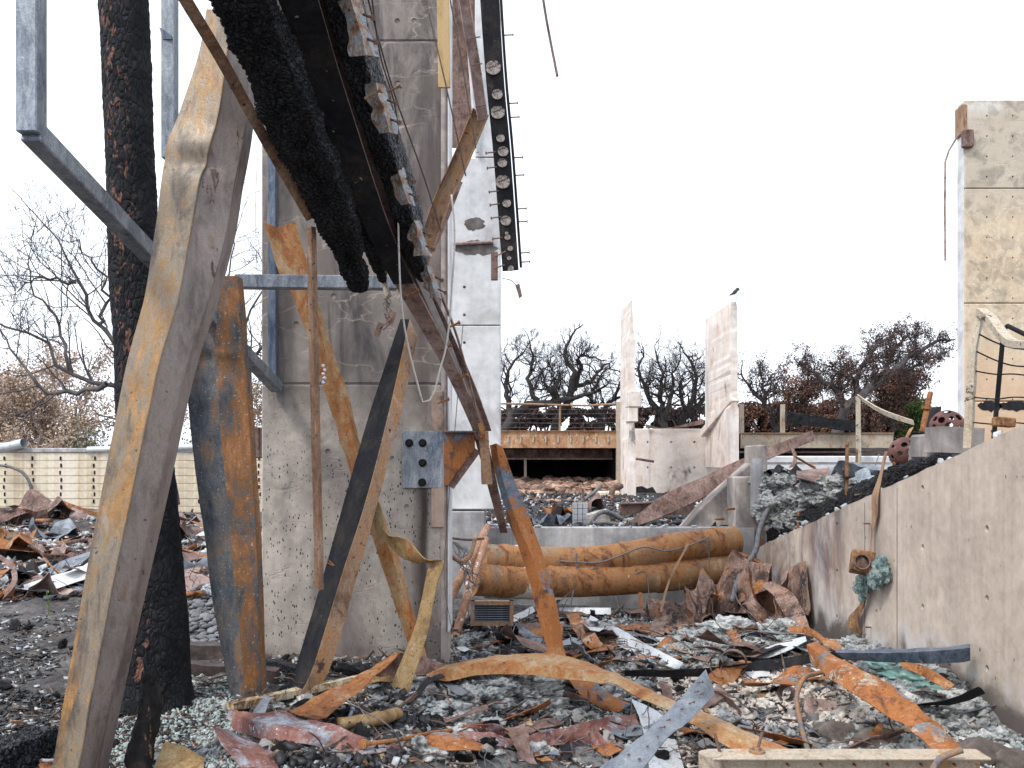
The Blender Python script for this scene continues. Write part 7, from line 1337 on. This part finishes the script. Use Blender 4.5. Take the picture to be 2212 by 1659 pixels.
stuff('rust_flakes', 'small rusted metal flakes mixed through the debris', 'rust flakes', 'rust_bits', [zone(540, 2150, 1420, 1662, 3200, .008, .05, .2, .8), zone(960, 1760, 1325, 1430, 1200, .01, .08, .2, .8), zone(-20, 560, 1110, 1300, 1000, .03, .2, .2, .7), zone(230, 660, 1500, 1662, 700, .006, .03, .2)])
stuff('splinters', 'thin burnt splinters and wire ends across the pile', 'splinters', 'brown_bits', [zone(540, 2150, 1400, 1662, 1500, .008, .025, .6, .35, asp=11, lift=1.5), zone(-20, 560, 1290, 1662, 900, .006, .016, .6, .25, asp=9, lift=1), zone(960, 1760, 1325, 1430, 600, .01, .03, .6, .5, asp=10, lift=2), zone(-20, 560, 1110, 1290, 450, .015, .05, .5, .4, asp=9, lift=1.5)])
# terrace and stair bed litter
n = 6000; y = RNG.uniform(12.32, 27, n); x = RNG.uniform(-.3, 1, n) * (y * .28); x = np.clip(x, -.6, None); z = np.where(y < 12.62, .79, .70); T1 = shards(x, y, z, .010 * 8 ** (RNG.random(n) ** 1.6), .35, .5)
n = 2200; x = RNG.uniform(3.42, 5.1, n) ** 1.0; x = np.where((x < 3.72) & (RNG.random(n) < .7), x + .5, x); y = RNG.uniform(6.2, 12.2, n); z = np.where(x < 3.7, wtop(y), wtop(y) - .14); T2 = shards(x, y, z, .012 * 6 ** RNG.random(n), .5, .7)
stuff('terrace_litter', 'grey ash and rubble litter along the terrace and wall tops', 'ash', 'ash_flake', [T1, T2])
n = 3500; y = RNG.uniform(12.6, 27, n); x = np.clip(RNG.uniform(-.1, 1, n) * y * .28, -.6, None); z = np.full(n, .70); T3 = shards(x, y, z, .02 * 6 ** RNG.random(n), .5, .6); n = 2000; x = RNG.uniform(3.6, 5.1, n); y = RNG.uniform(6.2, 12.2, n); T4 = shards(x, y, wtop(y) - .14, .02 * 5 ** RNG.random(n), .5, .7)
stuff('terrace_charcoal', 'black burnt crumbs along the terrace and stair bed', 'charcoal', 'coal_bits', [T3, T4])

n = 2500; y = RNG.uniform(12.7, 27, n); x = np.clip(RNG.uniform(-.1, 1, n) * y * .28, -.6, None); z = np.full(n, .70)
stuff('terrace_rust', 'rusty and cream fragments littering the terrace', 'fragments', 'rust_bits', [shards(x[:500], y[:500], z[:500], .015 * 8 ** RNG.random(500), .25, .6)]); stuff('terrace_plaster', 'cream plaster fragments littering the terrace', 'plaster', 'plaster', [shards(x[900:], y[900:], z[900:], .012 * 8 ** (RNG.random(1600) ** 1.6), .35, .5)])
# ragged wool tufts, too many to count
def tufts(n, boxes, name, label, mat, r0, r1, seed):
    rnd = random.Random(seed); base = [blob((0, 0, 0), 1, 4, .6, 1.6, seed + i * 3.7, (1.2, 1, .6), .28) for i in range(7)]; ch = []
    for (u0, u1, v0, v1, k) in boxes:
        for _ in range(k):
            p = hit(rnd.uniform(u0, u1), rnd.uniform(v0, v1)); b = base[rnd.randrange(7)]; r = r0 * (r1 / r0) ** rnd.random(); a = rnd.uniform(0, 6.28); V = np.array(b.v)
            if p.x > WX - .05 or (p.y > CY - .05 and -2.3 < p.x < -.5 and p.y < 8.4) or p.y > 12.1: continue
            V = np.stack([V[:, 0] * math.cos(a) - V[:, 1] * math.sin(a), V[:, 0] * math.sin(a) + V[:, 1] * math.cos(a), V[:, 2]], 1) * r + np.array(p); ch.append((V, np.array([f + (f[2],) if len(f) == 3 else f for f in b.f])))
    V = np.concatenate([c[0] for c in ch]); o = 0; Fs = []
    for c in ch: Fs.append(c[1][:, :3] + o); o += len(c[0])
    me = bpy.data.meshes.new(name); me.from_pydata(V.tolist(), [], np.concatenate(Fs).tolist()); me.polygons.foreach_set('use_smooth', [True] * len(me.polygons)); me.materials.append(MATS[mat]); ob = bpy.data.objects.new(name, me); C.objects.link(ob); tag(ob, label, 'insulation', None, 'stuff')
tufts(0, [(960, 1400, 1380, 1560, 130), (1400, 1780, 1350, 1450, 120), (1850, 2180, 1420, 1640, 110), (560, 960, 1480, 1640, 50), (1300, 1900, 1540, 1650, 70)], 'wool_tufts', 'ragged grey wool tufts spread over the pile', 'wool', .03, .11, 5)
tufts(0, [(960, 1400, 1380, 1640, 90), (1400, 1780, 1350, 1450, 80), (1850, 2180, 1420, 1640, 90), (560, 960, 1500, 1650, 30)], 'pale_wool_tufts', 'pale ragged wool tufts spread over the pile', 'wool_pale', .025, .09, 9)
# larger pieces that can be told apart
def variants(name, mat, k, fn):
    out = []
    for i in range(k): me, _ = mesh_of(name, fn(i), 35, origin=(0, 0, 0)); me.materials.append(MATS[mat]); out.append(me)
    return out
def slab(i):
    rnd = random.Random(i * 13 + 5); k = rnd.randint(5, 8); pts = [(math.cos(a) * rnd.uniform(.6, 1), math.sin(a) * rnd.uniform(.45, .8)) for a in [6.283 * (j + rnd.uniform(-.25, .25)) / k for j in range(k)]]; h = rnd.uniform(.1, .2)
    mb = MB(); mb.loft([[(x, y, 0) for x, y in pts], [(x * .97, y * .97, h + rnd.uniform(-.03, .03)) for x, y in pts]]); return mb
def lump(i): return blob((0, 0, .4), 1, 2, .55, 1.3, i * 4.7, (1.2, .9, .75))
def coal(i):
    mb = MB().box((0, 0, .3), (2, 1, .7)); rnd = random.Random(i); mb = blob((0, 0, .35), 1, 3, .35, 1.6, i * 3.3, (1.5, .8, .6), .25); return mb
PL = variants('plaster_slab', 'plaster', 9, slab); GC = variants('rubble_chunk', 'grey_chunk', 8, lump); CO = variants('charcoal_lump', 'char_coal', 8, coal); AS = variants('ash_plate', 'ash_flake', 8, slab)
def place(name, meshes, boxes, s0, s1, tilt, label, cat_, group):
    for (u0, u1, v0, v1, n) in boxes:
        for k in range(n):
            p = hit(random.uniform(u0, u1), random.uniform(v0, v1)); s_ = s0 * (s1 / s0) ** random.random()
            if p.x > WX - .08 or (p.y > CY - .05 and -2.3 < p.x < -.5 and p.y < 8.4) or p.y > 12: continue
            inst(name, random.choice(meshes), p + Vector((0, 0, s_ * .08)), (random.gauss(0, tilt), random.gauss(0, tilt), random.uniform(0, 6.28)), (s_, s_, s_), label=label, cat_=cat_, group=group)
place('plaster_piece', PL, [(1430, 1900, 1455, 1575, 150), (1000, 1400, 1560, 1650, 25), (640, 1000, 1500, 1600, 20)], .025, .075, .35, 'broken cream plaster piece lying in the front debris', 'plaster', 'plaster pieces in the debris')
place('rubble_chunk', GC, [(1450, 2150, 1480, 1655, 70), (900, 1450, 1480, 1650, 50), (980, 1700, 1350, 1420, 40), (430, 900, 1500, 1650, 30)], .02, .06, .5, 'grey rubble chunk lying in the front debris', 'rubble', 'rubble chunks in the debris')
place('charcoal_lump', CO, [(560, 1130, 1450, 1655, 110), (0, 250, 1350, 1655, 14), (1150, 1700, 1440, 1650, 50), (600, 720, 1430, 1470, 12)], .025, .07, .4, 'black charcoal lump lying in the debris', 'charcoal', 'charcoal lumps in the debris')
place('ash_plate', AS, [(-10, 260, 1330, 1655, 60), (1600, 2150, 1500, 1655, 50), (420, 900, 1480, 1655, 40)], .02, .06, .2, 'flat grey ash plate lying on the soil', 'ash', 'flat ash plates on the soil')
# dark boulders near the cream channel
for k, (lab, u, v, r) in enumerate((('dark boulder under the slanting bar by the cream channel', 1810, 1600, .14), ('second dark boulder beside the slanting bar', 1890, 1612, .12), ('brown stone at the foot of the side wall', 2120, 1640, .13), ('brown stone near the cream channel end', 2180, 1652, .12), ('dark brick lying in the grey wool', 1085, 1535, .06))):
    obj('boulder', blob(hit(u, v) + Vector((0, 0, r * .2)), r, 4, .22, 1.3, k * 6.1, (1.3, 1, .7), .06), 'boulder', None, lab, 'stone', smooth='all')
